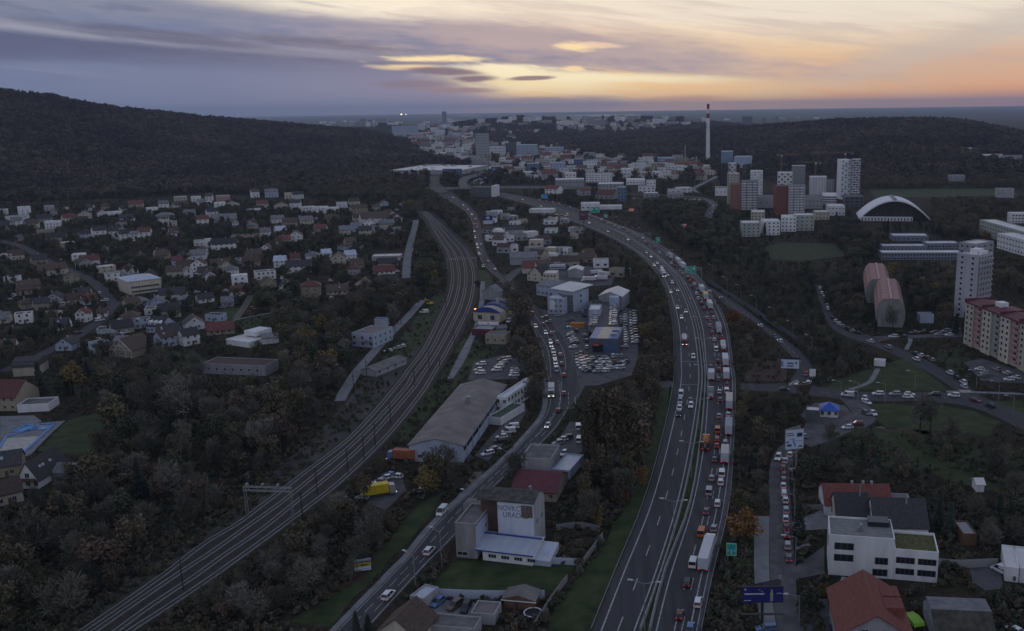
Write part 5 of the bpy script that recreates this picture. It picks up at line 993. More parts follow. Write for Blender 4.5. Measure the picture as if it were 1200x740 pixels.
for r_ in range(fl): win(o, -w / 2, 0, 1.5 + dz * (r_ + .5), 'l', 1.4, 1.4, 0)
cover(o, w, d, h + 2)
# curved mansard pair
for lab, a, b, dp, top, ld in (('nearer block of flats with terracotta mansard roof and rounded grey end wall', (1026, 383), (1060, 384), 62, 352, 'nearer terracotta mansard'), ('rear block of flats with terracotta mansard roof, behind its twin', (1013, 352), (1044, 353), 60, 326, 'rear terracotta mansard')):
    h = zat(P(*a), top) / 1.22; ra2, rb2_ = ((1044.5, 351), (1040.5, 327)) if 'nearer' in lab else ((1030.5, 328), (1026.5, 309)); ra2, rb2_ = P(*ra2, h * 1.28), P(*rb2_, h * 1.28); c = (ra2 + rb2_) / 2; d = (rb2_ - ra2).length; ang = math.atan2((rb2_ - ra2).y, (rb2_ - ra2).x) - math.pi / 2; w = (P(*b) - P(*a)).length
    o = thing('mansard_flats', lab, 'apartment block', (c.x, c.y, 0), ang, land=ld); h1 = h * .72; rz_ = h * 1.28
    prof = [(-w * .42, 0), (w * .42, 0), (w / 2, h * .35), (w / 2, h1), (w * .4, h * 1.1), (w * .27, rz_), (-w * .27, rz_), (-w * .4, h * 1.1), (-w / 2, h1), (-w / 2, h * .35)]
    m = MB(); m.prism(prof, -d / 2, d / 2, [0, 0, 0, 1, 1, 1, 1, 1, 0, 0], mcap=0); m.build('wall', [concrete, terracotta], o)
    m = MB(); m.prism([(x * 1.01, z * 1.005 + .1) for x, z in prof[3:9]], -d / 2 + .3, d / 2); m.build('roof', terracotta, o)
    m = MB(); m.box(-.5, .5, -d / 2 + .2, d / 2, rz_ + .3, rz_ + .6); m.build('ridge_cap', M('pale_ridge', (.45, .33, .28), .7), o)
    for s_ in (-1, 1):
        for i in range(7):
            for rr in range(2):
                m = MB(); m.box(-.5, .5, -1, 1, -.1, .25); k = m.build('roof_window', dgrey, o); k.location = (s_ * w * (.45 - .115 * rr) * 1.01, -d / 2 + 6 + i * (d - 10) / 6.5, h * (.92 + .27 * rr) + .2); k.rotation_euler = (0, s_ * (.98 - .25 * rr), 0)
        for i in range(8): 
            for rr in range(3): win(o, s_ * w / 2, (-.45 + i * .125) * d, h * (.18 + .22 * rr) if rr else h * .42, 'r' if s_ > 0 else 'l', 1.6, 1.2, 0)
    for rr in range(3): win(o, 0, -d / 2, h * (.2 + .25 * rr), 'f', 1.4, 1.2, 0)
    m = MB(); m.box(-.14, .14, -d / 2 - .1, -d / 2 - .003, 0, h * 1.1); m.build('wall_joint', pale_con, o); cover(o, w, d, h * 1.2)
# cluster near the hill
red_wall = M('deep_red_cladding', (.20, .065, .05), .8, .4, .15)
tower('red_tower', 'red-fronted apartment tower with pale balcony side, below the pale patterned block', 'apartment tower', (910, 252), (923, 253), 20, 219, red_wall, felt, 11, 2, 4, balc=True, land='red-fronted tower', wh=1.5)
tower('balcony_tower', 'pale striped balcony wing joined to the red-fronted tower', 'apartment tower', (923.5, 252), (943, 249), 18, 218, greyr, felt, 11, 5, 2, land=None)
tower('ochre_tower', 'ochre-brown apartment tower beside a pale balcony wing', 'apartment tower', (855, 246), (868, 247), 22, 217, ochre, felt, 11, 2, 3, balc=True, land='ochre-brown tower')
tower('balcony_tower', 'pale grey balcony wing joined to the ochre-brown tower', 'apartment tower', (868.5, 246), (888, 246), 18, 213, greyr, felt, 11, 5, 2)
tower('beige_tower', 'beige tower peeking over the ochre-brown tower', 'apartment tower', (852, 240), (866, 240), 16, 204, cream, whiteroof, 12, 4, 2)
tower('dark_tower', 'slim black glass tower next to a white chequered one', 'tower', (843.5, 222), (852.5, 222), 18, 192, M('black_cladding', (.02, .021, .024), .4), dgrey, 11, 2, 2, land='slim black tower')
tower('white_tower', 'white chequered tower beside the slim black tower', 'apartment tower', (853.5, 221), (862.5, 221), 18, 192, white, whiteroof, 10, 3, 2, skip=lambda c, r: (c + r) % 2 == 0, ww=2.2, wh=2)
tower('white_tower', 'white stepped tower to the rear of the ochre-brown tower', 'apartment tower', (879, 230), (893.5, 230), 18, 201, white, whiteroof, 10, 4, 3, skip=lambda c, r: (c * 2 + r) % 3 == 0)
tower('white_tower', 'white chequered block rising just behind the red-fronted tower', 'apartment tower', (910.5, 236), (928, 236), 18, 203, white, whiteroof, 11, 5, 2, skip=lambda c, r: (c + r) % 2 == 0, ww=2.2, wh=2)
tower('patterned_tower', 'grey-white finely patterned tower behind the red-fronted tower', 'apartment tower', (927, 226), (943, 226), 20, 195, greyr, whiteroof, 13, 7, 3, ww=1.6, wh=1.3)
tower('white_block', 'white eight-storey block with vertical window columns between the cranes and the tall white tower', 'apartment block', (948, 229), (968, 229), 20, 208, white, whiteroof, 8, 6, 3, land='white eight-storey block')
tower('grey_block', 'grey block under construction behind the white eight-storey block', 'apartment block', (967, 226), (977, 226), 16, 212, greyr, felt, 6, 3, 1)
o, w, d, h = tower('tall_white_tower', 'tallest white tower with scattered square windows and a dark balcony column', 'apartment tower', (984.5, 234), (996, 235), 22, 188, white, whiteroof, 17, 3, 0, skip=lambda c, r: (c * 7 + r * 3) % 5 < 2, ww=1.8, wh=1.6, land='tallest white tower')
tower('balcony_tower', 'grey balcony half of the tallest white tower', 'apartment tower', (996.5, 235), (1007, 234), 20, 187.5, M('grey_white_cladding', (.36, .37, .40), .8, .4, .1), whiteroof, 17, 4, 3, skip=lambda c, r: (c + r) % 3 == 0, ww=2.2, wh=1.9)
tower('podium', 'low white-and-dark podium at the foot of the tallest white tower', 'building', (990, 243), (1012, 242), 24, 231, dgrey, felt, 3, 4, 2, ww=4, wh=2)
tower('long_block', 'long low grey hall in front of the white eight-storey block', 'hall', (943, 245), (964, 244), 40, 233, greyr, felt, 2, 5, 0); tower('long_block', 'white slanting low block between the grey hall and the podium', 'block', (963, 241), (980, 240), 40, 230, white, whiteroof, 4, 6, 0, ww=2.5)
tower('low_flats', 'white low block with dark canopy near the arch roof', 'block', (970, 253), (990, 252), 20, 242, white, whiteroof, 2, 5, 0); tower('low_flats', 'beige two-storey building in front of the white low block', 'block', (955, 258), (972, 258), 16, 249, cream, whiteroof, 2, 4, 0)
for a, b, t_, lb in (((869.5, 278), (891, 279), 262, 'greenish-white four-storey flats, lowest and closest of the low flats to the motorway'), ((894, 276), (914, 275), 260, 'white four-storey flats partly behind a dark conifer'), ((915, 272), (933, 272), 255, 'pale four-storey flats below the red-fronted tower'), ((931, 271), (954, 269), 253, 'pale green four-storey flats closest to the sports pitch'), ((880, 262), (896, 262), 249, 'yellowish flats partly hidden below the ochre-brown tower')):
    tower('low_flats', lb, 'apartment block', a, b, 18, t_, greenr if 'green' in lb else (cream if 'yellow' in lb else white), whiteroof, 4, 4, 2)
tower('grey_hall', 'grey sheds between the two coloured towers', 'hall', (888, 244), (910, 244), 30, 232, greyr, felt, 1, 3); tower('grey_hall', 'pale flat halls left of the ochre-brown tower below the black tower', 'hall', (838, 230), (856, 230), 24, 221, white, felt, 1, 4)
tower('incinerator', 'blue-and-white waste incinerator block with stepped roofs below the forest hill', 'plant building', (860, 197), (879, 197), 30, 184, bluer, whiteroof, 1, 0, land='blue-white incinerator'); tower('incinerator', 'taller stepped blue part of the waste incinerator', 'plant building', (845, 196), (859, 197), 34, 178, M('blue_grey_cladding', (.20, .26, .36), .6), whiteroof, 1, 0)
# arched hall
c, ang, w = footprint((1006, 258.2), (1090, 258.9), 46, 0); hT = zat(P(1050, 258), 234)
o = thing('arched_sports_hall', 'big sports hall under a wide pale arched roof with dark glazed front', 'sports hall', (c.x, c.y, 0), ang, land='wide arched roof'); d = 46; r = w / 2
prof = lambda k, dz=0: [(k * r * (-1 + 2 * i / 24), dz + (hT - 2) * (1 - (1 - 2 * i / 24) ** 2) + .6) for i in range(25)]
m = MB(); up_, lo_ = prof(1.0, 1.3), prof(.985, 0); m.prism(lo_ + up_[::-1], -d / 2 - 2.5, d / 2); m.build('arch_roof', white, o)
m = MB(); m.prism([(x, z) for x, z in prof(.97, -.3)], -d / 2 + 1, d / 2 - 1); m.build('glazed_front', M('dark_glazing', (.03, .026, .024), .3), o)
m = MB(); m.box(-r * .95, r * .5, -d / 2 - 6, -d / 2 + .9, 0, 3.6); m.build('front_wing', white, o)
for i in range(16):
    m = MB(); m.box(-.55, .55, -.1, .1, .5, 3.0); k = m.build('window', glass, o); k.location = (-r * .9 + i * r * 1.36 / 15, -d / 2 - 6.02, 0)
for i in range(7):
    m = MB(); zt = (hT - 2) * (1 - (abs(-.72 + .24 * i)) ** 2) - .4; m.box(-.25, .25, -.2, .2, 0, zt); k = m.build('mullion', M('brown_metal', (.09, .06, .045), .6), o); k.location = ((-.72 + .24 * i) * r, -d / 2 + .75, 0)
m = MB(); m.box(-1.6, 1.6, -d / 2 - 2.6, d / 2, hT - .02, hT + .8); m.build('crown_rib', concrete, o); cover(o, w, d, hT)
# school and long low blocks
for nm, lb, a, b, dd, t_, fl, cf in (('school_wing', 'long low white-roofed school wing with blue window band, front row', (1033, 305), (1128, 302), 14, 297, 2, 26), ('school_wing', 'low white-roofed school wing behind the front one', (1034, 296), (1085, 294), 12, 289, 1, 12), ('school_wing', 'school wing with pale roof behind the slim tower', (1086, 292), (1124, 291), 14, 286, 1, 9), ('school_wing', 'flat pale school hall farthest back in front of the arch', (1046, 283), (1088, 281), 16, 277, 1, 8), ('long_slab', 'long pale green-grey slab block near the frame edge', (1147, 275), (1198, 291), 14, 258, 4, 16), ('long_slab', 'long white slab block with maroon bands at the frame edge', (1168, 291), (1225, 308), 14, 274, 3, 16), ('long_slab', 'short pale slab behind the long slabs at the frame edge', (1185, 262), (1215, 262), 14, 251, 3, 8)):
    tower(nm, lb, 'school building' if nm == 'school_wing' else 'apartment block', a, b, dd, t_, (M('blue_band_render', (.20, .22, .28), .8) if nm == 'school_wing' else greenr if 'green' in lb else white), whiteroof, fl, cf, ww=1.8, land={'front row': 'front school wing'}.get(lb[-9:]))
tower('stadium_stand', 'small grandstand with grey roof beside the far sports field', 'grandstand', (1168, 232), (1188, 232), 16, 222, greyr, GRY, 1, 3); tower('villa', 'white villa with stepped roof high on the forested slope', 'building', (1152, 186), (1175, 186), 22, 182, white, whiteroof, 2, 5); tower('villa', 'long white building at the frame edge on the forested slope', 'building', (1178, 190), (1199, 190), 12, 183, greyr, GRY, 2, 6); tower('villa', 'low pale building in trees on the lower slope beyond the sports field', 'building', (1112, 213), (1131, 213), 16, 206, greyr, GRY, 2, 3); tower('villa', 'thin pale roof line among forest highest on the slope', 'building', (1129, 177), (1145, 177), 16, 174, white, whiteroof, 1, 3)
# chimneys
def stack(label, px, py, top, r0, r1, bands, land=None):
    p = at(px, py); h = zat(p, top) - p.z; o = thing('chimney', label, 'chimney', p, land=land); n = 12
    for i in range(n):
        z0, z1 = h * i / n, h * (i + 1) / n; ra_, rb2 = r0 + (r1 - r0) * i / n, r0 + (r1 - r0) * (i + 1) / n
        m = MB(); m.tube((0, 0, z0), (0, 0, z1 - .001), ra_, rb2, 16); mt = bands[i] if isinstance(bands, list) else bands; m.build('shaft', mt, o)
        if i in (6, 9): m = MB(); m.tube((0, 0, z1 - .6), (0, 0, z1), rb2 + .9, rb2 + .9, 16); m.build('gallery', steel, o)
    fill([(px - 4, py), (px + 4, py), (px + 2, top), (px - 2, top)])
RW = M('red_chimney_paint', (.22, .03, .03), .7)
stack('very tall white chimney with red bands at its top, rising above the horizon', 829.5, 188, 122, 4.6, 2.7, [white] * 9 + [RW, white, RW], 'tall banded chimney')
stack('thin brown chimney standing near the tall banded one', 803, 189, 170, 1.6, 1.3, beige); stack('short thin pale stack between the two chimneys', 816, 191, 183, 1.3, 1.0, cream)
# cranes
crane_m = M('faded_crane_paint', (.22, .13, .09), .6)
def crane(label, px, py, top, x0, x1, yj):
    p = at(px, py); h = zat(p, yj) - p.z; o = thing('tower_crane', label, 'crane', p, group='construction cranes'); sc = F / (p - Vector((0, 0, H))).dot(fwd)
    m = MB()
    for s_ in ((-.8, -.8), (.8, -.8), (.8, .8), (-.8, .8)): m.tube((*s_, 0), (*s_, h), .28, n=4)
    for i in range(int(h / 3)): m.tube((-.8, -.8, i * 3), (.8, -.8, i * 3 + 3), .16, n=3); m.tube((-.8, .8, i * 3), (.8, .8, i * 3 + 3), .16, n=3)
    m.build('mast', crane_m, o); a, b = (x0 - px) / sc, (x1 - px) / sc; m = MB()
    m.tube((a, 0, h), (b, 0, h), .42, n=4); m.tube((a, 0, h + 1.2), (b, 0, h + 1.2), .22, n=4)
    for i in range(int(abs(b - a) / 3)): t_ = a + (b - a) * i / (abs(b - a) / 3); m.tube((t_, 0, h), (t_ + 1.5 * (1 if b > a else -1), 0, h + 1.2), .13, n=3)
    m.build('jib', crane_m, o); m = MB(); m.box(a, a + 4 * (1 if b > a else -1) if b > a else a - 4, -.8, .8, h - 1.6, h - .43) if b > a else m.box(a - 4, a, -.8, .8, h - 1.6, h - .43); m.build('counterweight', concrete, o); m = MB(); m.box(-.9, .9, -1.8, -.8, h - 2.4, h - .45); m.build('cab', white, o)
crane('tower crane above the red-fronted tower, its long jib level', 915, 222, 178, 909, 936, 181.5); crane('tower crane between the patterned tower and the tallest white tower', 955, 222, 187, 962, 931, 190.5); crane('tower crane whose jib reaches over the tallest white tower', 989, 222, 178, 999, 951, 179.5)
# mall and centre-distance buildings: (px, base row, width px, front top row, depth m, wall, roof, floors, look)
MALL = tower('shopping_mall', 'big sprawling mall with pale flat roof in the valley throat', 'shopping mall', (456, 205), (541, 204), 150, 200, greyr, whiteroof, 1, 0, land='big pale mall roof'); o = MALL[0]
for i in range(14):
    m = MB(); m.box(-2.5, 2.5, -3, 3, 0, 2.2); k = m.build('roof_unit', white if i % 3 else steel, o); k.location = (random.uniform(-.42, .42) * MALL[1], random.uniform(-.4, .4) * 150, MALL[3] + .1)
m = MB(); m.box(MALL[1] * .25, MALL[1] * .5 + 1, -76.5, -75.1, 0, MALL[3] + 3); m.build('glass_front', blueface, o)
def stuffwin(o, w, d, h, fl, cf):
    m = MB()
    for r_ in range(fl):
        z = h / fl * (r_ + .5)
        for c_ in range(cf): x = (-.5 + (c_ + .5) / cf) * w; m.box(x - w / cf * .2, x + w / cf * .2, -d / 2 - .06, -d / 2 - .004, z - .7, z + .6)
    m.build('window', glass, o, 'stuff')
def block(px, py, wpx, top, d, wm, rm, fl, look, cat='office block', name='office_block', rot=0, own=False, land=None):
    p = at(px, py); sc = F / (p - Vector((0, 0, H))).dot(fwd); w = wpx / sc; h = max(3, zat(p, top) - p.z); rz = math.atan2(-p.x, p.y) + R(rot); c = p + Vector((-math.sin(rz), math.cos(rz), 0)) * d / 2
    o = thing(name, look, cat, (c.x, c.y, p.z - .5), rz, None if own else 'buildings across the far town', look=not own, land=land); flat_parts(o, w, d, h + .5, wm, rm, .5)
    if fl: stuffwin(o, w, d, h, fl, max(3, int(w / 4.5)))
    cover(o, w, d, h); return o
for r_ in [(625, 201, 15, 192, 22, M('glassy_blue', (.13, .19, .28), .4), whiteroof, 4, 'blue glazed cube-like office above white boxes'), (619, 207, 12, 202, 20, white, whiteroof, 2, 'white box building at the foot of the blue glazed office'), (633, 206, 14, 201, 16, white, whiteroof, 1, 'low white pavilion beside the blue glazed office'), (654, 205, 18, 191, 18, bluer, whiteroof, 6, 'pale blue six-storey office with white bands'), (676, 202, 24, 195, 18, white, felt, 3, 'long white office stretching behind the pale blue one'), (679, 195, 13, 187, 20, blueface, whiteroof, 4, 'strong blue office box between pale blocks'), (696, 195, 18, 188, 16, bluer, whiteroof, 3, 'pale bluish low office right of the strong blue box'), (668, 222, 34, 211, 30, greyr, whiteroof, 2, 'grey stepped hall with white slanted upper roof'), (669, 212, 13, 203, 16, white, whiteroof, 2, 'white upper hall with tilted roof edge'), (702, 214, 31, 204, 20, white, GRY, 4, 'long white office with dark window grid'), (716, 228, 30, 216, 30, greyr, whiteroof, 3, 'grey flat office with pale roof by the car lots'), (729, 236, 10, 220, 14, M('glassy_blue', (.12, .22, .36)), whiteroof, 4, 'slim bluish glass tower with white fin'), (745, 217, 22, 211, 26, white, whiteroof, 1, 'white halls with curved roofs by the wooded slope'), (763, 222, 11, 212, 16, white, felt, 2, 'white stacked house row on the wooded slope'), (735, 206, 14, 198, 18, white, metalroof, 2, 'white round-roofed villa above the offices'), (780, 191, 22, 185, 20, bluer, whiteroof, 2, 'pale bluish house row near the chimneys'), (805, 196, 30, 190, 30, ochre, BRN, 1, 'long brown low roofs beneath the tall chimney'), (692, 247, 22, 239, 16, white, whiteroof, 1, 'white fuel station canopy beside the green signs'), (712, 246, 34, 242, 14, white, whiteroof, 0, 'long slim white canopy by the green signs'), (508, 199, 20, 194, 20, greyr, whiteroof, 1, 'grey shed just behind the mall'), (566, 186, 16, 157, 24, greyr, GRY, 9, 'grey tall slab left of white flats in the far centre'), (562, 170, 6, 160, 14, white, felt, 8, 'thin pale tower edge beside the grey tall slab'), (583, 183, 20, 172, 20, white, whiteroof, 3, 'white office with framed windows in the far centre'), (600, 180, 12, 168, 18, dgrey, felt, 6, 'dark bluish office block beside white framed office'), (618, 183, 25, 170, 30, bluer, whiteroof, 6, 'broad pale bluish office block in the far centre'), (650, 181, 22, 173, 24, bluer, whiteroof, 4, 'pale bluish blocks behind the wooded knoll'), (475, 158, 30, 148, 40, bluer, GRY, 5, 'wide bluish block rising over the forest edge'), (476, 162, 30, 157, 40, greyr, whiteroof, 2, 'grey flat block in the far town below the bluish one')]:
    block(*r_, own=True)
for px, py, wp, tp, lb, ld in ((521, 143.5, 5, 131, 'slim dark high-rise standing alone on the horizon', 'lone horizon high-rise'), (426, 146, 7, 139, 'dark square tower on the far plain', None), (434.5, 145, 5, 141, 'smaller dark tower beside the dark square one on the plain', None), (875.5, 149, 12, 137, 'broad dark slab tower on the horizon beyond the forest hill', 'dark horizon slab'), (895, 144, 4, 138.5, 'thin faint tower on the far plain beyond the forest hill', None), (910, 143, 3, 137.5, 'faintest thin tower on the far plain', None)):
    block(px, py, wp, tp, 40, M('far_tower_cladding', (.12, .125, .14), .6), dgrey, 0, lb, 'tower', 'horizon_tower', own=True, land=ld)
# scattered town
rs = random.Random(5)
NB = 0
def scatter(poly, n, wr, hr, mats, look, name, cat, rmats=(whiteroof, GRY, RED, FLT)):
    global NB
    a = np.array(poly, float); x0, y0 = a.min(0); x1, y1 = a.max(0); k = 0; tries = 0
    while k < n and tries < n * 20:
        tries += 1; px, py = rs.uniform(x0, x1), rs.uniform(y0, y1)
        if not inside(np.array([px]), np.array([py]), a)[0] or MASK[int(py) + 60, int(px) + 100]: continue
        p = at(px, py); w = rs.uniform(*wr); h = rs.uniform(*hr); d = w * rs.uniform(.5, 1); rz = rs.uniform(-.6, .6); wm = rs.choice(mats); rm = rs.choice(rmats)
        wn, rn = WN.get(id(wm), 'grey'), NM.get(id(rm), 'grey'); o = thing(name, f'{wn} {look} with {rn} roof', cat, (p.x, p.y, p.z - 1), rz, 'buildings across the far town', look=True)
        if rm in (RED, BRN): gable_parts(o, w, d, h + 1, w * .22, wm, rm, 'x')
        else: flat_parts(o, w, d, h + 1, wm, rm, .4)
        stuffwin(o, w, d, h + 1, max(1, int(h / 3.2)), max(2, int(w / 5)))
        if p.length < 5500: cover(o, w, d, h, .2)
        k += 1
scatter([(545, 172), (600, 168), (660, 180), (700, 184), (800, 186), (800, 205), (700, 200), (640, 212), (600, 205), (545, 195)], 64, (12, 30), (5, 13), [white, white, cream, greyr, beige], 'town building', 'town_building', 'building')
scatter([(470, 150), (520, 146), (560, 150), (560, 172), (530, 185), (500, 180), (480, 165)], 60, (16, 48), (7, 20), [white, white, greyr, cream, bluer], 'distant town block', 'town_building', 'building')
scatter([(560, 150), (625, 143), (660, 142), (660, 158), (620, 164), (570, 165)], 26, (12, 30), (5, 10), [white, cream, greyr], 'hillside house', 'hillside_house', 'building')
scatter([(655, 142), (715, 138), (790, 140), (785, 148), (752, 154), (690, 155), (655, 154)], 64, (12, 30), (8, 18), [white, cream, greyr, concrete], 'hillside apartment block', 'hillside_block', 'apartment block', (whiteroof, GRY, FLT))
scatter([(340, 143), (420, 143), (560, 139.5), (860, 139), (960, 138), (1000, 137), (860, 146), (840, 147), (420, 149), (380, 148)], 60, (25, 70), (8, 24), [white, greyr, white], 'building on hazy plain', 'plain_building', 'building', (whiteroof, GRY))
scatter([(545, 166), (640, 166), (700, 184), (810, 187), (830, 200), (760, 210), (640, 212), (560, 200)], 70, (8, 18), (4, 9), [white, white, cream, greyr], 'small town building', 'town_building', 'building')
scatter([(455, 152), (560, 148), (566, 178), (540, 188), (500, 180)], 55, (9, 24), (5, 12), [white, greyr, cream, white], 'small distant block', 'town_building', 'building')
scatter([(700, 188), (830, 195), (835, 212), (770, 210), (705, 200)], 16, (10, 20), (4, 8), [white, cream, beige], 'house near the chimneys', 'slope_house', 'house')
scatter([(640, 222), (735, 224), (820, 226), (820, 232), (730, 234), (650, 230)], 8, (14, 26), (4, 7), [white, greyr], 'shed by the car lots', 'sales_shed', 'shed')
scatter([(575, 290), (640, 284), (735, 316), (722, 332), (668, 336), (640, 312), (600, 300)], 9, (7, 14), (3, 6), [white, cream, greyr, beige], 'shed in the truck yards', 'yard_shed', 'shed', (GRY, FLT, whiteroof, BRN))
scatter([(566, 240), (590, 246), (606, 300), (592, 306), (574, 290)], 6, (7, 12), (3, 6), [white, cream, greyr], 'shop along the inner road', 'roadside_shop', 'shop', (GRY, FLT, whiteroof, BRN))
scatter([(590, 242), (640, 248), (700, 275), (690, 288), (610, 284), (594, 262)], 6, (6, 12), (3, 5), [white, greyr, greyr, cream], 'building amid the lots', 'lot_building', 'building', (GRY, FLT, whiteroof, DRK))
area('river', [(650, 136.2), (700, 134.4), (752, 134.2), (750, 135.6), (700, 136.6)], .3, M('river_water', (.20, .20, .21), .6, .01, .05, spec=.4)); scatter([(575, 290), (640, 284), (735, 316), (722, 332), (668, 336), (640, 312), (600, 300)], 9, (7, 14), (3, 6), [white, cream, greyr, beige], 'shed in the truck yards', 'yard_shed', 'shed', (GRY, FLT, whiteroof, BRN))
scatter([(566, 240), (590, 246), (606, 300), (592, 306), (574, 290)], 6, (7, 12), (3, 6), [white, cream, greyr], 'shop along the inner road', 'roadside_shop', 'shop', (GRY, FLT, whiteroof, BRN))
scatter([(590, 242), (640, 248), (700, 275), (690, 288), (610, 284), (594, 262)], 6, (6, 12), (3, 5), [white, greyr, greyr, cream], 'building amid the lots', 'lot_building', 'building', (GRY, FLT, whiteroof, DRK))
area('river', [(535, 135.6), (560, 135.2), (562, 136.2), (540, 136.4)], .3, MATS['river_water'])

# ---------------------------------------------------------------- signs and billboards
def hoard(name, label, base, px_l, px_r, zb_row, zt_row, base_py, facemat, dec, pole_h=None, land=None, depth=.7, polemat=darksteel, rotx=0, twin=False, zmid=None):
    """billboard on a post: base = pixel of its foot; left and right edges and bottom row in pixels"""
    p = at(*base); sc = F / (p + Vector((0, 0, 6)) - Vector((0, 0, H))).dot(fwd); w = (px_r - px_l) / sc; h0 = zat(p, zb_row); h1 = zat(p, zt_row); cx = ((px_l + px_r) / 2 - base[0]) / sc
    o = thing(name, label, 'billboard', p, math.atan2(-p.x, p.y) + rotx, land=land); m = MB(); m.tube((0, .3, 0), (0, .3, h1 - .3), .35, .3, 8); m.build('post', polemat, o)
    f = MB(); f.box(cx - w / 2, cx + w / 2, -.25, .1, h0, h1); bo = f.build('panel', polemat, o)
    q = MB(); q.box(cx - w / 2 + .12, cx + w / 2 - .12, -.29, -.253, h0 + .12, h1 - .12); q.build('poster', facemat, o)
    for x0, x1, z0, z1, mt in dec: q = MB(); q.box(cx - w / 2 + x0 * w, cx - w / 2 + x1 * w, -.315, -.292, h0 + z0 * (h1 - h0), h0 + z1 * (h1 - h0)); q.build('poster_print', mt, o)
    return o, w, h0, h1, cx
ink2 = M('dark_blue_print', (.03, .04, .12), .6); pw = M('poster_white', (.55, .60, .70), .6, .5, .05); py_ = M('poster_yellow', (.50, .40, .06), .6); pb_ = M('poster_blue', (.02, .025, .14), .5, .4, .3); pl = M('poster_pale_print', (.5, .5, .62), .6); pg = M('poster_mid_blue', (.15, .25, .45), .6)
o, w, h0, h1, cx = hoard('billboard', 'white V-shaped billboard with dark blue print on a tall grey post above the queue street', (933, 551), 918, 941, 526, 503, 551, pw, [(.62, .92, .62, .82, ink2), (.06, .42, .80, .84, ink2), (.06, .5, .70, .74, ink2), (.06, .2, .32, .44, pg), (.1, .34, .16, .27, ink2), (.40, .46, .34, .56, pg), (.44, .52, .24, .40, pg), (.50, .58, .12, .28, pg), (.5, .92, .40, .43, pg), (.72, .92, .1, .17, ink2), (.2, .5, .50, .53, pg)], land='white V-shaped billboard', polemat=concrete, rotx=R(24))
m = MB(); m.poly([(cx - w / 2, .1, h0), (cx + w / 2, w * .42, h0), (cx + w / 2, w * .42, h1), (cx - w / 2, .1, h1)]); m.poly([(cx - w / 2, .3, h0), (cx + w / 2, w * .42 + .2, h0), (cx + w / 2, w * .42 + .2, h1), (cx - w / 2, .3, h1)]); m.poly([(cx - w / 2, .1, h1 + .02), (cx + w / 2, w * .42, h1 + .02), (cx + w / 2, w * .42 + .25, h1 + .02), (cx - w / 2, .35, h1 + .02)]); m.build('rear_panel', steel, o)
for i in range(4): m = MB(); t_ = (i + .5) / 4; m.tube((cx - w / 2 + t_ * w, 0, h1 - .2), (cx - w / 2 + t_ * w, t_ * w * .42 + .1, h1 - .2), .12, n=4); m.build('brace', steel, o)
m = MB(); m.box(-2.2, 2.2, -1.5, 1.5, 0, .3); m.build('footing', concrete, o)
o, w, h0, h1, cx = hoard('billboard', 'pale blue billboard with small dark lettering on a black post beside the roundabout arm', (923, 452), 909.5, 936, 432, 421, 452, pw, [(0, .2, 0, 1, M('poster_brown', (.10, .07, .06), .6)), (.05, .12, .55, .9, M('poster_tan', (.35, .28, .2), .6)), (.2, .3, .2, .8, pg), (.46, .74, .52, .66, ink2), (.45, .75, .18, .40, pg), (.82, .89, .5, .75, ink2)], land='pale blue billboard')
m = MB(); m.box(cx - w * .2, cx + w / 2, .3, .42, h0 + .4, h1 + .7); m.build('rear_panel', darksteel, o)
o, w, h0, h1, cx = hoard('billboard', 'large dark blue billboard with bottle picture and pale stripe of print at the bottom', (893, 736), 868.5, 917, 706, 687, 736, pb_, [(.06, .54, .52, .60, pl), (.06, .10, .78, .9, pl), (.05, .22, .14, .18, pl), (.68, .75, .1, .62, M('poster_green_bottle', (.28, .34, .22), .5)), (.695, .735, .62, .82, MATS['poster_green_bottle']), (.40, .44, .78, .82, py_), (.46, .50, .68, .72, py_), (.84, .96, .56, .60, pl)], land='dark blue billboard', rotx=R(9))
m = MB(); a = R(-24)
for z in (h0 + .4, h1 - .2, h0 + (h1 - h0) * .5): m.tube((cx - w / 2, .1, z), (cx + w / 2, w * .38, z), .1, n=4)
for i in range(5): t_ = i / 4; m.tube((cx - w / 2 + t_ * w, .1 + t_ * w * .38, h0 + .4), (cx - w / 2 + t_ * w, .1 + t_ * w * .38, h1 - .2), .09, n=4)
m.build('rear_frame', darksteel, o); m = MB(); m.box(cx - w / 2, cx + w / 2, -1.3, -.5, h0 - 2.4, h0 - 2.25); m.build('catwalk', darksteel, o); m = MB(); m.box(cx + w * .45, cx + w * .5, w * .3, w * .34, h1, h1 + .9); m.build('floodlight', pale_con, o)
mL2 = MB(); mL2.poly([(cx - w / 2, .12, h0 + .4), (cx + w / 2, w * .38 + .02, h0 + .4), (cx + w / 2, w * .38 + .02, h1 - .2), (cx - w / 2, .12, h1 - .2)]); mL2.build('rear_panel', dgrey, o)
o, w, h0, h1, cx = hoard('billboard', 'small low billboard with yellow top and dark print beside the grassy road verge', (425, 671), 415.5, 435.5, 669, 659, 671, pw, [(.05, .95, .5, .95, py_), (.42, .88, .6, .82, M('dark_print', (.05, .05, .015), .7)), (.1, .38, .62, .8, M('ochre_print', (.32, .27, .06), .7)), (.08, .9, .2, .26, pg)], land='yellow-topped billboard')
m = MB(); m.box(cx - w / 2, cx + w / 2, .4, 1.5, h0 + .2, h1 + .2); m.build('rear_box', steel, o)
hoard('billboard', 'blue and white advertising board over the upper main road shops', (572, 264), 566.5, 577.5, 263, 253, 264, pw, [(0, 1, .45, 1, pb_), (.3, .7, .6, .9, pw)]); hoard('billboard', 'large blue board with red-white tower sign beside the far flyover', (582, 204), 576, 588, 202, 195.5, 204, blueface, [(.1, .9, .5, .6, pw)])
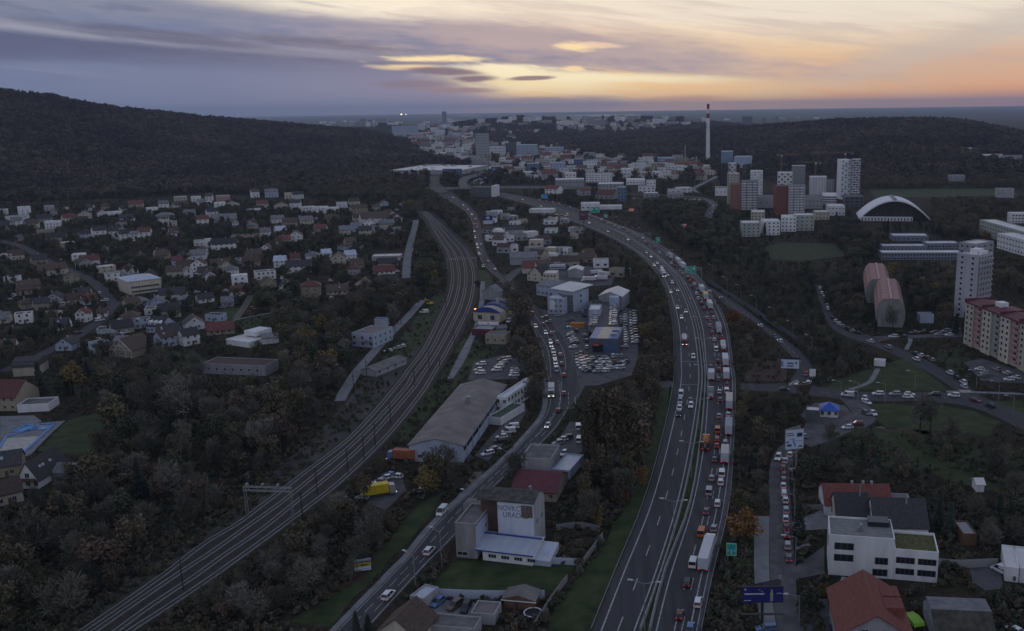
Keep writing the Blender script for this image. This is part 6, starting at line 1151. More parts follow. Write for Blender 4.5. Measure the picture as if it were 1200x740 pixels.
hoard('billboard', 'dark reddish billboard on a tall black post beside the far motorway', (684.5, 275), 679.5, 689, 258, 247.5, 275, M('poster_dark_red', (.10, .05, .06), .6), [(.2, .7, .5, .7, M('poster_rose', (.3, .15, .16), .6))], land='dark reddish billboard'); hoard('billboard', 'pink lit billboard on a thin post in dark woodland', (799, 276), 793.5, 804.5, 268, 262.5, 276, M('pink_poster_lit', (.5, .25, .32), .6, emit=(1, .3, .4), es=.12), [(.3, .6, .2, .9, pw)], land='pink lit billboard'); hoard('billboard', 'salmon-pink shop sign near the fuel canopy', (737, 250), 732, 743, 248, 244.5, 250, M('salmon_sign', (.5, .25, .2), .6, emit=(1, .4, .3), es=.12), [(.1, .9, .1, .3, pw)])
hoard('billboard', 'bright blue direction board over the far motorway', (638, 237), 634.5, 642, 233, 228, 237, M('bright_sign_blue', (.08, .32, .68), .5), [(.0, .45, .1, .9, M('bright_sign_green', (.06, .42, .28), .5))]); hoard('billboard', 'light blue direction board over the upper main road', (527, 226), 523.5, 531, 222, 220, 226, MATS['bright_sign_blue'], [(.1, .4, .2, .8, pw)])
tr = thing('traffic_sign', 'tall thin white advertising flag beside the main road junction', 'sign', P(631, 444)); m = MB(); m.box(-.5, .5, -.06, .06, 1, 8); m.tube((0, .1, 0), (0, .1, 8), .08, n=5); m.build('banner', white, tr)
GSIGN = M('sign_green', (.015, .38, .24), .45, 1, .05); GW = M('sign_white', (.55, .62, .60), .5)
# overhead gantry across the queueing carriageway
ga_, gb_ = P(796, 330), P(822, 329.5); mid_ = (ga_ + gb_) / 2; wd = (gb_ - ga_).length; o = thing('sign_gantry', 'steel gantry with big green direction sign over the queueing carriageway', 'sign gantry', mid_, math.atan2((gb_ - ga_).y, (gb_ - ga_).x), land='big green gantry sign'); hz = zat(ga_, 317)
for s_ in (-1, 1): m = MB(); m.tube((s_ * wd / 2, 0, 0), (s_ * wd / 2, 0, hz + 1.2), .22, n=6); m.build('post', steel, o)
m = MB()
for z in (hz, hz + 1.5): m.tube((-wd / 2, 0, z), (wd / 2, 0, z), .16, n=5)
for i in range(10): m.tube((-wd / 2 + i * wd / 10, 0, hz + 1.5 * (i % 2)), (-wd / 2 + (i + 1) * wd / 10, 0, hz + 1.5 * (1 - i % 2)), .09, n=4)
m.build('truss', steel, o)
for x0, x1, z0, z1 in ((-.26, .02, hz - 1.6, hz + 2.6), (.03, .26, hz - 2.4, hz + 2.8)):
    m = MB(); m.box(x0 * wd, x1 * wd, -.45, -.3, z0, z1); m.build('sign_panel', GSIGN, o); ww_ = (x1 - x0) * wd; m = MB()
    for a, b, c_, e in ((.02, .98, .02, .05), (.02, .98, .95, .98), (.02, .05, .05, .95), (.95, .98, .05, .95)): m.box(x0 * wd + a * ww_, x0 * wd + b * ww_, -.49, -.453, z0 + c_ * (z1 - z0), z0 + e * (z1 - z0))
    m.build('sign_border', GW, o)
    for a, b, c_, e in (((.3, .75, .55, .78),) if x0 > 0 else ((.15, .45, .68, .8), (.15, .7, .48, .6), (.2, .3, .15, .4))): m = MB(); m.box(x0 * wd + a * ww_, x0 * wd + b * ww_, -.49, -.453, z0 + c_ * (z1 - z0), z0 + e * (z1 - z0)); m.build('sign_print', GW, o)
def roadsign(label, base, x0, x1, top, bot, dec, mat=GSIGN, name='direction_sign', land=None):
    p = at(*base); sc = F / (p - Vector((0, 0, H))).dot(fwd); w = (x1 - x0) / sc; a, b = zat(p, bot), zat(p, top); o = thing(name, label, 'road sign', p, math.atan2(-p.x, p.y), land=land)
    for s_ in (-.35, .35): m = MB(); m.tube((s_ * w, .1, 0), (s_ * w, .1, b - .1), .09, n=5); m.build('post', steel, o)
    m = MB(); m.box(-w / 2, w / 2, -.06, .0, a, b); m.build('sign_panel', mat, o); m = MB()
    for q in ((.03, .97, .03, .07), (.03, .97, .93, .97), (.03, .07, .07, .93), (.93, .97, .07, .93)): m.box(-w / 2 + q[0] * w, -w / 2 + q[1] * w, -.09, -.061, a + q[2] * (b - a), a + q[3] * (b - a))
    m.build('sign_border', GW, o)
    for q in dec: m = MB(); m.box(-w / 2 + q[0] * w, -w / 2 + q[1] * w, -.09, -.061, a + q[2] * (b - a), a + q[3] * (b - a)); m.build('sign_print', q[4], o)
    fill([(x0, top), (x1, top), (x1, bot), (x0, bot)]); return o
SB = M('sign_blue', (.05, .16, .55), .5); SL = M('sign_pale_blue', (.20, .34, .60), .5)
roadsign('green road sign with white border and three blue route squares beside the motorway', (857, 661), 851.5, 863.5, 636.5, 651.5, [(.4, .62, .55, .75, SB), (.1, .3, .34, .52, SL), (.68, .9, .28, .48, SL), (.46, .54, .1, .5, GW)], land='green blue-squared sign')
roadsign('small green road sign beside the motorway bend', (771, 287), 769, 774, 278, 284.5, [(.3, .7, .4, .6, GW)]); roadsign('large green twin direction sign at the far bend of the motorway', (697, 252), 691, 703, 243, 249.5, [(.1, .3, .4, .8, GW), (.6, .8, .5, .8, GW)], land='far twin green sign'); roadsign('narrow green sign right after the far twin green sign', (710, 256), 707.5, 712.5, 251, 255.5, [(.3, .7, .3, .7, GW)])
p = P(762, 283); o = thing('sign_gantry', 'thin grey cantilever gantry without panels at the motorway bend', 'sign gantry', p, math.atan2(-p.x, p.y)); m = MB(); m.tube((0, 0, 0), (0, 0, 7.4), .2, n=6); m.build('post', steel, o); m = MB(); m.tube((0, 0, 6.2), (-19, 0, 6.2), .15, n=5); m.tube((0, 0, 7.2), (-19, 0, 7.2), .15, n=5); m.build('arm', steel, o)
# ---------------------------------------------------------------- lamps and masts
lampm = M('lamp_head', (.5, .5, .5), .4)
def lamp(base, hgt_, arms, rz, label, name='street_lamp', group=None):
    o = thing(name, label, 'street lamp', base, rz, group, look=True); m = MB(); m.tube((0, 0, 0), (0, 0, hgt_ - .6), .13, .08, 6); m.build('pole', steel, o)
    for s_ in arms:
        m = MB(); m.tube((0, 0, hgt_ - .62), (s_ * 2.6, 0, hgt_), .06, n=5); m.build('arm', steel, o); m = MB(); m.box(min(s_ * 2.5, s_ * 3.7), max(s_ * 2.5, s_ * 3.7), -.22, .22, hgt_ - .02, hgt_ + .16); m.build('lamp_head', lampm, o)
    return o
medc = [(a + b) / 2 for a, b in zip(curve(col(LC, 4)), curve(col(RC, 1)))]
for i, p in enumerate(resample(medc, 44)):
    if p.length > 900: break
    q = medc[min(range(len(medc)), key=lambda j: (medc[j] - p).length)]; j = medc.index(q); t_ = medc[min(j + 1, len(medc) - 1)] - medc[max(j - 1, 0)]
    lamp(p, 12, (-1, 1), math.atan2(-t_.x, t_.y), 'double-armed grey street lamp in the motorway median', group='median lamps')
for px, py in ((932, 662), (931, 610), (928, 566), (930, 590), (936, 735)): lamp(P(px, py), 8, (-1,), 0, 'single-armed street lamp along the queue street', group='queue street lamps')
for px, py in ((835, 326), (852, 342), (868, 352), (886, 366), (907, 381), (929, 398), (951, 416)): lamp(P(px, py), 9, (-1,), R(-40), 'grey street lamp along the fenced side road', group='side road lamps')
for px, py in ((517.5, 660), (553, 612), (596, 560), (487, 690)): lamp(P(px, py), 9, (-1,), R(-35), 'street lamp at the edge of the main road', group='main road lamps')
for px, py in ((985, 469), (1037, 472), (1072, 457), (1144, 456), (1170, 470), (1187, 488), (1005, 470)): lamp(P(px, py), 8, (1,), R(180), 'street lamp along the cross road', group='cross road lamps')
fence([(829, 331), (850, 345), (880, 364), (912, 386), (944, 409), (955, 424)], 2.6, dgrey, 'dark noise fence running along the side road', 4)
sg = thing('warning_board', 'white board with dark marking at the roundabout arm', 'sign', P(952, 444), R(-10)); m = MB(); m.box(-1.3, 1.3, -.06, .06, 1, 4.2); m.tube((0, .1, 0), (0, .1, 4), .08, n=5); m.build('board', white, sg)
# railway masts
def mast(px, py, hgt_, side, label):
    p = P(px, py, .1); o = thing('catenary_mast', label, 'railway mast', p, R(-40), 'railway overhead line masts', look=True); m = MB()
    for x in (-.18, .18):
        m.tube((x, 0, 0), (x * .6, 0, hgt_), .075, n=4)
    for i in range(int(hgt_)): m.tube((-.17, 0, i), (.17, 0, i + .9), .04, n=3)
    m.build('pole', darksteel, o); m = MB(); m.tube((0, 0, hgt_ - 1), (side * 3.4, 0, hgt_ - 1), .05, n=4); m.tube((0, 0, hgt_ - .2), (side * 3.0, 0, hgt_ - .95), .04, n=4); m.tube((0, 0, hgt_ - 2.2), (side * 3.3, 0, hgt_ - 2), .04, n=4); m.build('bracket', darksteel, o)
for px, py, s_ in ((215, 692, 1), (427, 540, 1), (408, 555, 1), (372, 580, -1), (440, 523, 1), (458, 497, -1), (263, 600, 1), (298, 566, 1), (320, 560, 1), (205, 642, 1), (370, 503, 1), (355, 610, -1), (547, 386, -1), (533, 408, -1), (516, 442, -1), (523, 365, 1), (562, 352, -1), (503, 434, 1), (486, 454, -1), (523, 330, 1), (415, 462, 1), (430, 445, 1), (568, 310, -1), (463, 390, 1), (470, 380, 1)): mast(px, py, 8.5, s_, 'dark lattice railway mast beside the tracks')
def portal(a, b, rows, label, land=None):
    p, q = P(*a, .1), P(*b, .1); h = zat(p, rows); w = (q - p).length; o = thing('signal_portal', label, 'railway gantry', (p + q) / 2, math.atan2((q - p).y, (q - p).x), land=land)
    for s_ in (-1, 1): m = MB(); [m.tube((s_ * (w / 2 - .35 * k), 0, 0), (s_ * (w / 2 - .35 * k), 0, h + 1.1), .11, n=5) for k in (0, 2)]; [m.tube((s_ * w / 2, 0, i), (s_ * (w / 2 - .7), 0, i + 1), .05, n=4) for i in range(int(h))]; m.build('post', steel, o)
    m = MB()
    for y_ in (-.4, .4):
        for z in (h, h + 1.1): m.tube((-w / 2, y_, z), (w / 2, y_, z), .09, n=5)
    n = int(w / 1.2)
    for i in range(n): m.tube((-w / 2 + w * i / n, -.4, h + 1.1 * (i % 2)), (-w / 2 + w * (i + 1) / n, -.4, h + 1.1 * (1 - i % 2)), .05, n=4); m.tube((-w / 2 + w * i / n, -.4, h + 1.1), (-w / 2 + w * i / n, .4, h + 1.1), .05, n=4)
    m.build('truss', steel, o)
    for x in (-.42, -.1, .22): m = MB(); m.box(x * w - .25, x * w + .25, -.5, .5, h + 1.2, h + 2.1); m.build('signal_box', steel, o)
portal((289, 606), (345, 608), 575, 'grey lattice portal spanning the near railway tracks', 'grey railway portal'); portal((524, 316), (559, 314.5), 305, 'dark signal portal spanning the railway curve', 'dark signal portal')
for i, (px, py) in enumerate([(y_, x_) for x_, y_ in ((306, 556),)]): pass
wl = thing('warning_light', 'bright orange lamp on a pole beside the blue-arched hall', 'lamp', P(557.5, 372)); m = MB(); m.tube((0, 0, 0), (0, 0, 4), .08, n=5); m.build('pole', steel, wl); m = MB(); m.tube((0, 0, 4), (0, 0, 4.9), .55, .55, 8); m.build('lamp_globe', M('orange_lamp', (.9, .3, .1), .4, emit=(1, .32, .10), es=3.0), wl)
for px, lb in ((471, 'brighter of two floodlights on the horizon'), (476.3, 'fainter of two floodlights on the horizon')):
    p = at(px, 146); o = thing('floodlight', lb + ' near the drifting smoke', 'floodlight', p); hh = zat(p, 134.4) - p.z; m = MB(); m.tube((0, 0, 0), (0, 0, hh), 1.2, n=5); m.build('mast', steel, o); m = MB(); m.box(-3.5, 3.5, -1, 1, hh - 2, hh + 3); m.build('lamp_bank', M('flood_lamp', (.9, .9, .8), .4, emit=(1, .86, .62), es=3.5 if px < 473 else 2), o)
# ---------------------------------------------------------------- vehicles
def loft(mb, st, m):
    """rings of (y, half width, z0, z1, inset of the top edge)"""
    n = 6; b = len(mb.v)
    for y, hw, z0, z1, ins in st: mb.v += [(-hw * .94, y, z0), (-hw, y, z0 + (z1 - z0) * .45), (-hw + ins, y, z1), (hw - ins, y, z1), (hw, y, z0 + (z1 - z0) * .45), (hw * .94, y, z0)]
    for i in range(len(st) - 1):
        for k in range(n): l = (k + 1) % n; mb.f.append((b + i * n + k, b + i * n + l, b + (i + 1) * n + l, b + (i + 1) * n + k)); mb.m.append(m)
    mb.f.append(tuple(range(b, b + n))); mb.m.append(m); e = b + (len(st) - 1) * n; mb.f.append(tuple(range(e + n - 1, e - 1, -1))); mb.m.append(m)
def cabin(mb, y0, y1, y2, y3, hb, ht, zb, zt, mg, mr):
    """glasshouse: belt from y0 (rear) to y1 (front), roof from y2 to y3"""
    b = len(mb.v); mb.v += [(-hb, y0, zb), (hb, y0, zb), (hb, y1, zb), (-hb, y1, zb), (-ht, y2, zt), (ht, y2, zt), (ht, y3, zt), (-ht, y3, zt)]
    for q in ((0, 1, 5, 4), (1, 2, 6, 5), (2, 3, 7, 6), (3, 0, 4, 7)): mb.f.append(tuple(b + i for i in q)); mb.m.append(mg)
    mb.box(-ht - .015, ht + .015, y2 - .03, y3 + .03, zt - .02, zt + .035, mr)
    for x0, y0_, x1, y1_ in ((hb, y0, ht, y2), (hb, y1, ht, y3), ((hb), (y0 + y1) / 2, ht, (y2 + y3) / 2)):
        for s_ in (-1, 1): mb.tube((s_ * x0 * 1.005, y0_, zb), (s_ * x1 * 1.01, y1_, zt), .045, n=4, m=mr, cap=False)
SHAPE = dict(car=(4.3, .89, 1.48), estate=(4.7, .91, 1.52), suv=(4.6, .93, 1.70), van=(5.1, .97, 2.0))
def shape(kind):
    """(body, glazing) mesh builders; slot 0 is paint, slot 1 glass"""
    L_, hw, ht = SHAPE[kind]; l = L_ / 2; body, gl = MB(), MB()
    if kind == 'van':
        loft(body, [(-l, hw * .96, .32, 1.05, .03), (-l + .15, hw, .28, 1.12, .03), (l - 1.25, hw, .28, 1.12, .03), (l - .35, hw * .97, .28, .98, .08), (l, hw * .86, .34, .72, .1)], 0); cabin(gl, -l + .03, l - .75, -l + .12, l - 1.75, hw * .97, hw * .84, 1.11, ht, 1, 0); gl.box(-hw * .93, hw * .93, -l + .2, l - 2.4, 1.1, ht - .14, 0)
    else:
        zb = {'car': .88, 'estate': .90, 'suv': 1.02}[kind]; lift = .06 if kind == 'suv' else 0
        loft(body, [(-l, hw * .86, .36 + lift, zb - .10, .08), (-l + .2, hw * .98, .24 + lift, zb, .05), (-.2, hw, .22 + lift, zb, .05), (l - 1.2, hw, .22 + lift, zb - .04, .06), (l - .3, hw * .95, .24 + lift, zb - .20, .1), (l, hw * .80, .34 + lift, zb - .34, .1)], 0)
        back = {'car': (-l + .12, -l + .75), 'estate': (-l + .06, -l + .35), 'suv': (-l + .08, -l + .42)}[kind]
        cabin(gl, back[0], l - 1.15, back[1], l - 2.0, hw * .93, hw * .72, zb - .01, ht - .03, 1, 0)
    return body, gl, L_, hw, ht
def wheel_mb(r=.32): m = MB(); m.tube((-.11, 0, 0), (.11, 0, 0), r, n=10, m=0); m.tube((-.118, 0, 0), (.118, 0, 0), r * .55, n=8, m=1); return m
MESH = {}
def proto(kind):
    if kind in MESH: return MESH[kind]
    body, gl, L_, hw, ht = shape(kind); l = L_ / 2; d = {}
    d['body'] = body.mesh('body', [PAINT['white']]); d['glazing'] = gl.mesh('glazing', [PAINT['white'], glass]); d['wheel'] = wheel_mb().mesh('wheel', [tyre, steel])
    for nm, y, z, mats in (('headlight', l - .10, .62, (headl, headoff)), ('tail_light', -l + .06, .78, (taill, tailoff))):
        m = MB(); m.box(-.2, .2, -.07, .07, -.08, .08); d[nm] = m.mesh(nm, [mats[0]]); d[nm + '_off'] = bpy.data.meshes.new_from_object(bpy.data.objects.new('x', d[nm])) if False else d[nm].copy(); d[nm + '_off'].materials[0] = mats[1]
    # one-piece version for far cars
    for lit in (0, 1, 2):
        j = MB()
        for src, mm in ((body, {0: 0}), (gl, {0: 0, 1: 1})):
            b = len(j.v); j.v += src.v
            for f, q in zip(src.f, src.m): j.f.append(tuple(b + i for i in f)); j.m.append(mm[q])
        for sx_ in (-1, 1):
            for sy_ in (-1, 1): j.tube((sx_ * (hw - .12) - .1, sy_ * l * .6, .32), (sx_ * (hw - .12) + .1, sy_ * l * .6, .32), .32, n=8, m=2)
            j.box(sx_ * hw * .64 - .22, sx_ * hw * .64 + .22, l - .17, l - .02, .55, .74, 3); j.box(sx_ * hw * .68 - .2, sx_ * hw * .68 + .2, -l - .02, -l + .12, .68, .90, 4)
        d['whole%d' % lit] = j.mesh('car', [PAINT['white'], glass, tyre, headl if lit == 1 else headoff, taill if lit == 2 else tailoff])
    d['dim'] = (l, hw); MESH[kind] = d; return d
def paint(o, col_):
    for s in o.material_slots:
        if s.material and s.material.name.startswith('car_paint'): s.link = 'OBJECT'; s.material = PAINT[col_]
CWORD = {'dark_blue': 'dark blue', 'dark_red': 'dark red'}
NV = [0]
def car(px, py, rz, colr, kind, lit, where, group, name=None, z=.07):
    p = P(px, py, z); d = proto(kind); near = p.length < 420; cw = CWORD.get(colr, colr); kw = {'car': 'car', 'estate': 'estate car', 'suv': 'SUV', 'van': 'van'}[kind]
    nm = name or ('van' if kind == 'van' else 'car'); look = f'{cw} {kw} {where}'; cat = 'van' if kind == 'van' else 'car'; NV[0] += 1
    if not near:
        o = ob(nm, d['whole%d' % lit], loc=p, rz=rz); tag(o, look, cat, group, look=True); paint(o, colr); return o
    o = thing(nm, look, cat, p, rz, group, look=True); l, hw = d['dim']
    paint(ob('body', d['body'], o), colr); paint(ob('glazing', d['glazing'], o), colr)
    for sx_ in (-1, 1):
        for sy_ in (-1, 1): ob('wheel', d['wheel'], o, loc=(sx_ * (hw - .1), sy_ * l * .6, .32))
        ob('headlight', d['headlight' if lit == 1 else 'headlight_off'], o, loc=(sx_ * hw * .62, l - .12, .62)); ob('tail_light', d['tail_light' if lit == 2 else 'tail_light_off'], o, loc=(sx_ * hw * .68, -l + .06, .80))
    return o
def truck(px, py, rz, look, cab, boxm, L_=16.2, hgt_=3.95, kind='box', lit=2, group=None, name='truck', stripe_=None):
    """articulated or rigid lorry centred at the pixel"""
    p = P(px, py, .07); o = thing(name, look, 'truck', p, rz, group); l = L_ / 2; hw = 1.26; ct = 2.3 if L_ > 11 else 1.9
    m = MB(); m.box(-hw + .05, hw - .05, l - ct, l, .55, 2.0); m.prismx([(l - ct, 2.001), (l - .02, 2.001), (l - .35, 3.1), (l - ct, 3.3)][::-1], -hw + .05, hw - .05); k = m.build('cab', PAINT[cab], o)
    m = MB(); m.box(-hw + .15, hw - .15, l + .002, l + .05, 1.7, 2.1); m.prismx([(l + .0, 2.1), (l + .03, 2.1), (l - .30, 3.0), (l - .33, 3.0)][::-1], -hw + .15, hw - .15); m.build('windscreen', glass, k)
    y1 = l - ct - (.7 if L_ > 11 else .2)
    if kind == 'tank':
        m = MB(); n = 14
        for a, b, r0, r1 in ((-l, -l + .5, .9, 1.2), (-l + .5, y1 - .5, 1.2, 1.2), (y1 - .5, y1, 1.2, .9)): m.tube((0, a, 2.25), (0, b, 2.25), r0, r1, n)
        m.build('tank', boxm, o); m = MB(); m.box(-.35, .35, -l + 1, y1 - 1, 3.44, 3.56); m.build('catwalk', steel, o)
    elif kind == 'mixer':
        m = MB(); m.tube((0, -l + .3, 2.9), (0, -l + 2.4, 2.7), .6, 1.25, 14); m.tube((0, -l + 2.4, 2.7), (0, y1 - 1.2, 2.4), 1.25, 1.25, 14); m.tube((0, y1 - 1.2, 2.4), (0, y1, 2.2), 1.25, .7, 14); m.build('drum', boxm, o); m = MB(); m.box(-.3, .3, -l - .3, -l + .4, 1.6, 2.6); m.build('chute', steel, o)
    elif kind == 'bed':
        m = MB(); m.box(-hw, hw, -l, y1, 1.0, 1.15); [m.box(x0, x1, a, b, 1.151, 1.7) for x0, x1, a, b in ((-hw, -hw + .08, -l, y1), (hw - .08, hw, -l, y1), (-hw + .081, hw - .081, -l, -l + .08), (-hw + .081, hw - .081, y1 - .08, y1))]; m.build('cargo_bed', boxm, o); m = MB(); m.box(-.9, .9, -l + .5, y1 - .5, 1.16, 1.5); m.build('load', steel, o)
    else:
        m = MB(); m.box(-hw, hw, -l, y1, 1.05, hgt_); k2 = m.build('cargo_box', boxm, o); m = MB(); m.box(-hw + .04, hw - .04, -l - .05, -l - .002, 1.1, hgt_ - .1); m.build('rear_door', M('pale_truck_door', (.50, .52, .58), .6, 1, .08), k2)
        m = MB()
        for i in range(1, int((y1 + l) / 1.4)): m.box(-hw + .03, hw - .03, -l + i * 1.4 - .02, -l + i * 1.4 + .02, hgt_ + .002, hgt_ + .03)
        m.build('roof_bow', boxm, k2)
        if stripe_: m = MB(); m.box(-hw - .02, -hw - .003, -l + .5, y1 - .5, 1.6, 2.4); m.box(hw + .003, hw + .02, -l + .5, y1 - .5, 1.6, 2.4); m.build('side_stripe', stripe_, k2)
    m = MB(); m.box(-hw + .25, hw - .25, -l + .1, l - .1, .7, 1.0); m.build('chassis', darksteel, o); w_ = wheel_mb(.5); wm_ = MESH.setdefault('truck_wheel', w_.mesh('wheel', [tyre, steel]))
    for y in ([l - 1.3, l - 5.0, -l + 1.5, -l + 2.8, -l + 4.1] if L_ > 11 else [l - 1.2, -l + 1.6]):
        for s_ in (-1, 1): ob('wheel', wm_, o, loc=(s_ * 1.1, y, .5))
    m = MB(); m.box(-.28, .28, -.05, .05, -.12, .12); tm = MESH.setdefault('truck_tail', m.mesh('tail_light', [taill])); hm = MESH.setdefault('truck_head', m.mesh('headlight', [headl]))
    for s_ in (-1, 1): ob('tail_light', tm, o, loc=(s_ * .95, -l - .06, .95)); ob('headlight', hm, o, loc=(s_ * .9, l + .06, .85))
    return o
def along(key, px, py, back=False):
    """heading of the road at this pixel; with back, towards the camera"""
    p = P(px, py); c = CENTRE[key]; i = min(range(len(c)), key=lambda j: (c[j] - p).length); t_ = c[min(i + 1, len(c) - 1)] - c[max(i - 1, 0)]; a = math.atan2(-t_.x, t_.y); return a + math.pi if back else a
G1, G2, G3 = 'vehicles queueing away along the motorway', 'oncoming vehicles on the motorway', 'cars on the main road'
Q = 'in the motorway queue'
for px, py, c_, k in [(809, 738, 'blue', 'car'), (796.5, 723, 'dark_red', 'car'), (818, 708, 'white', 'estate'), (805.6, 685, 'black', 'suv'), (812.6, 662, 'white', 'van'), (822.4, 626, 'orange', 'van'), (836.8, 621, 'silver', 'car'), (828, 601, 'grey', 'car'), (841, 592, 'white', 'suv'), (831, 578, 'silver', 'van'), (844.6, 567, 'white', 'suv'), (846, 557, 'white', 'van'), (834, 562, 'silver', 'car'), (850, 521, 'silver', 'suv'), (837.4, 540, 'grey', 'car'), (840, 524, 'red', 'car'), (840.4, 516.5, 'red', 'estate'), (841, 506, 'orange', 'van'), (853.4, 487.5, 'white', 'car'), (842.4, 489, 'silver', 'car'), (844, 470, 'grey', 'car'), (843, 460.5, 'white', 'car'), (851.5, 460, 'white', 'van'), (852, 452.5, 'dark_red', 'car'), (842, 446, 'grey', 'car'), (806, 327, 'red', 'van'), (811, 328, 'dark_red', 'car'), (808.5, 330.5, 'dark_red', 'car'), (813.4, 334, 'white', 'car'), (811.4, 337.5, 'dark_red', 'suv'), (816, 345.5, 'white', 'suv'), (818, 350.5, 'white', 'car'), (822, 356.5, 'dark_red', 'suv'), (824.6, 363, 'dark_red', 'car'), (829, 374, 'silver', 'car'), (836.2, 374, 'silver', 'suv'), (833.4, 367.5, 'grey', 'car'), (832, 383, 'silver', 'car'), (834.6, 391, 'grey', 'car'), (837.2, 399.5, 'white', 'car'), (844.4, 397, 'black', 'car'), (839.2, 411, 'white', 'van'), (841.2, 425, 'black', 'car'), (842.4, 434.5, 'dark_red', 'car'), (846, 397, 'red', 'car'), (786.6, 309.5, 'white', 'car'), (790.4, 312.5, 'black', 'car'), (800, 322, 'silver', 'car'), (725, 268, 'white', 'car'), (730.5, 269, 'grey', 'car'), (736, 272.5, 'silver', 'car'), (743, 275.5, 'white', 'suv'), (746.6, 279, 'grey', 'car'), (753, 280.3, 'white', 'car'), (756, 284, 'silver', 'car'), (758.4, 286.3, 'black', 'car'), (767, 291, 'grey', 'suv'), (773, 297, 'white', 'car'), (691, 252.5, 'white', 'car'), (694, 254.5, 'silver', 'car'), (697.5, 255, 'white', 'car'), (701, 257.5, 'silver', 'car'), (705, 258.5, 'white', 'suv'), (709, 260.5, 'black', 'car'), (712.5, 262, 'white', 'car'), (716, 263.5, 'silver', 'car'), (720, 265.5, 'white', 'car'), (683, 249, 'white', 'car'), (676, 246.2, 'silver', 'car'), (668, 243.6, 'white', 'car'), (662, 242, 'grey', 'car'), (655, 239.5, 'white', 'car'), (648, 237.6, 'white', 'car'), (640, 236.5, 'silver', 'car'), (632, 235, 'white', 'car'), (624, 233, 'grey', 'car')]:
    car(px, py, along('RC', px, py), c_, k, 2, Q, G1)
for px, py, c_, k in [(798, 464, 'white', 'van'), (797.2, 472, 'silver', 'suv'), (796.4, 480, 'white', 'estate'), (795.6, 487, 'dark_blue', 'suv'), (809.6, 477, 'white', 'suv'), (812.4, 419.5, 'white', 'suv'), (798.6, 373, 'white', 'car'), (803.6, 366, 'silver', 'car'), (794, 361.5, 'white', 'car'), (786, 343, 'white', 'car'), (793.8, 341, 'silver', 'car'), (787.8, 332, 'white', 'suv'), (782, 323, 'grey', 'car'), (775.4, 314, 'white', 'car'), (770, 309, 'silver', 'car'), (766.4, 311.5, 'white', 'car'), (762.6, 301.6, 'white', 'car'), (757, 296.6, 'grey', 'car'), (735.8, 281.6, 'white', 'car'), (712, 272, 'silver', 'car'), (690, 262, 'white', 'car'), (664, 251, 'grey', 'car'), (648, 246, 'white', 'car'), (634, 242.5, 'white', 'car'), (612, 234.5, 'silver', 'car')]:
    car(px, py, along('LC', px, py, True), c_, k, 1, 'oncoming on the motorway', G2)
wbox = M('white_truck_tarpaulin', (.58, .58, .60), .6, .5, .06); gbox = M('grey_truck_tarpaulin', (.34, .34, .36), .7, .5, .12); ybox = M('yellow_truck_tarpaulin', (.58, .50, .22), .6, .5, .06); cbox = M('cream_truck_box', (.52, .48, .42), .6, .5, .06)
for px, py, L_, kd, bm, cab, lk_, st in [(828.5, 654, 16.2, 'box', wbox, 'white', 'long white articulated truck, nearest large truck in the queue, beside an orange van', None), (849.5, 538, 10.5, 'box', cbox, 'white', 'cream-white box truck in the queue behind two red cars', None), (854, 505, 12.5, 'box', gbox, 'red', 'truck with grey wrinkled tarpaulin in the queue, ahead of the cream-white box truck', None), (854.5, 475, 14, 'box', cbox, 'green', 'truck with pale top and dark green tail in the queue', M('dark_green_panel', (.02, .07, .05), .6)), (833.5, 444, 8, 'box', wbox, 'white', 'white box truck in the fast lane next to the underpass', None), (851, 443, 9, 'box', wbox, 'white', 'white box truck just past the underpass in the outer lane', None), (849.8, 426, 13, 'box', wbox, 'red', 'tall white truck with dark rear in the outer lane before the underpass', None), (847.5, 409, 11, 'tank', white, 'white', 'pale rounded tanker in the queue', None), (842, 388, 14, 'box', gbox, 'silver', 'pale grey truck in the queue between dark cars', None), (831.5, 360.5, 14, 'box', wbox, 'white', 'white truck, last of the three bumper to bumper past the gantry', None), (826.5, 350, 12, 'box', ybox, 'yellow', 'yellowish truck between two white ones past the gantry', None), (822, 341.5, 13, 'box', wbox, 'white', 'white truck, first of the three bumper to bumper past the gantry', None), (799.8, 314, 15, 'box', wbox, 'white', 'white truck immediately beyond the big green gantry sign', None), (794, 308.5, 15, 'box', wbox, 'dark_blue', 'white truck with dark blue tail beyond the gantry', bluetrim), (784.8, 302.5, 15, 'box', gbox, 'white', 'grey-white truck farthest in the outer queue lane at the bend', None)]:
    truck(px, py, along('RC', px, py), lk_, cab, bm, L_, kind=kd, group=G1, stripe_=st)
truck(827, 524, along('RC', 827, 524), 'orange-brown concrete mixer truck beside the planted median', 'orange', M('orange_mixer_drum', (.30, .11, .05), .6, 1, .3), 9, kind='mixer', group=G1); truck(832.8, 465, along('RC', 832, 465), 'grey flatbed truck with open cargo bed in the fast lane', 'silver', M('grey_truck_bed', (.25, .27, .28), .6), 8, kind='bed', group=G1)
truck(802, 402, along('LC', 802, 402, True), 'white tank truck with red cab coming towards the bridge joint', 'red', white, 13, kind='tank', group=G2); truck(777, 323.5, along('LC', 777, 323, True), 'white oncoming truck at the bend before the gantry', 'white', wbox, 14, group=G2); truck(646, 463, along('W', 646, 463, True), 'white truck turning on the main road junction', 'white', wbox, 9, group=G3)
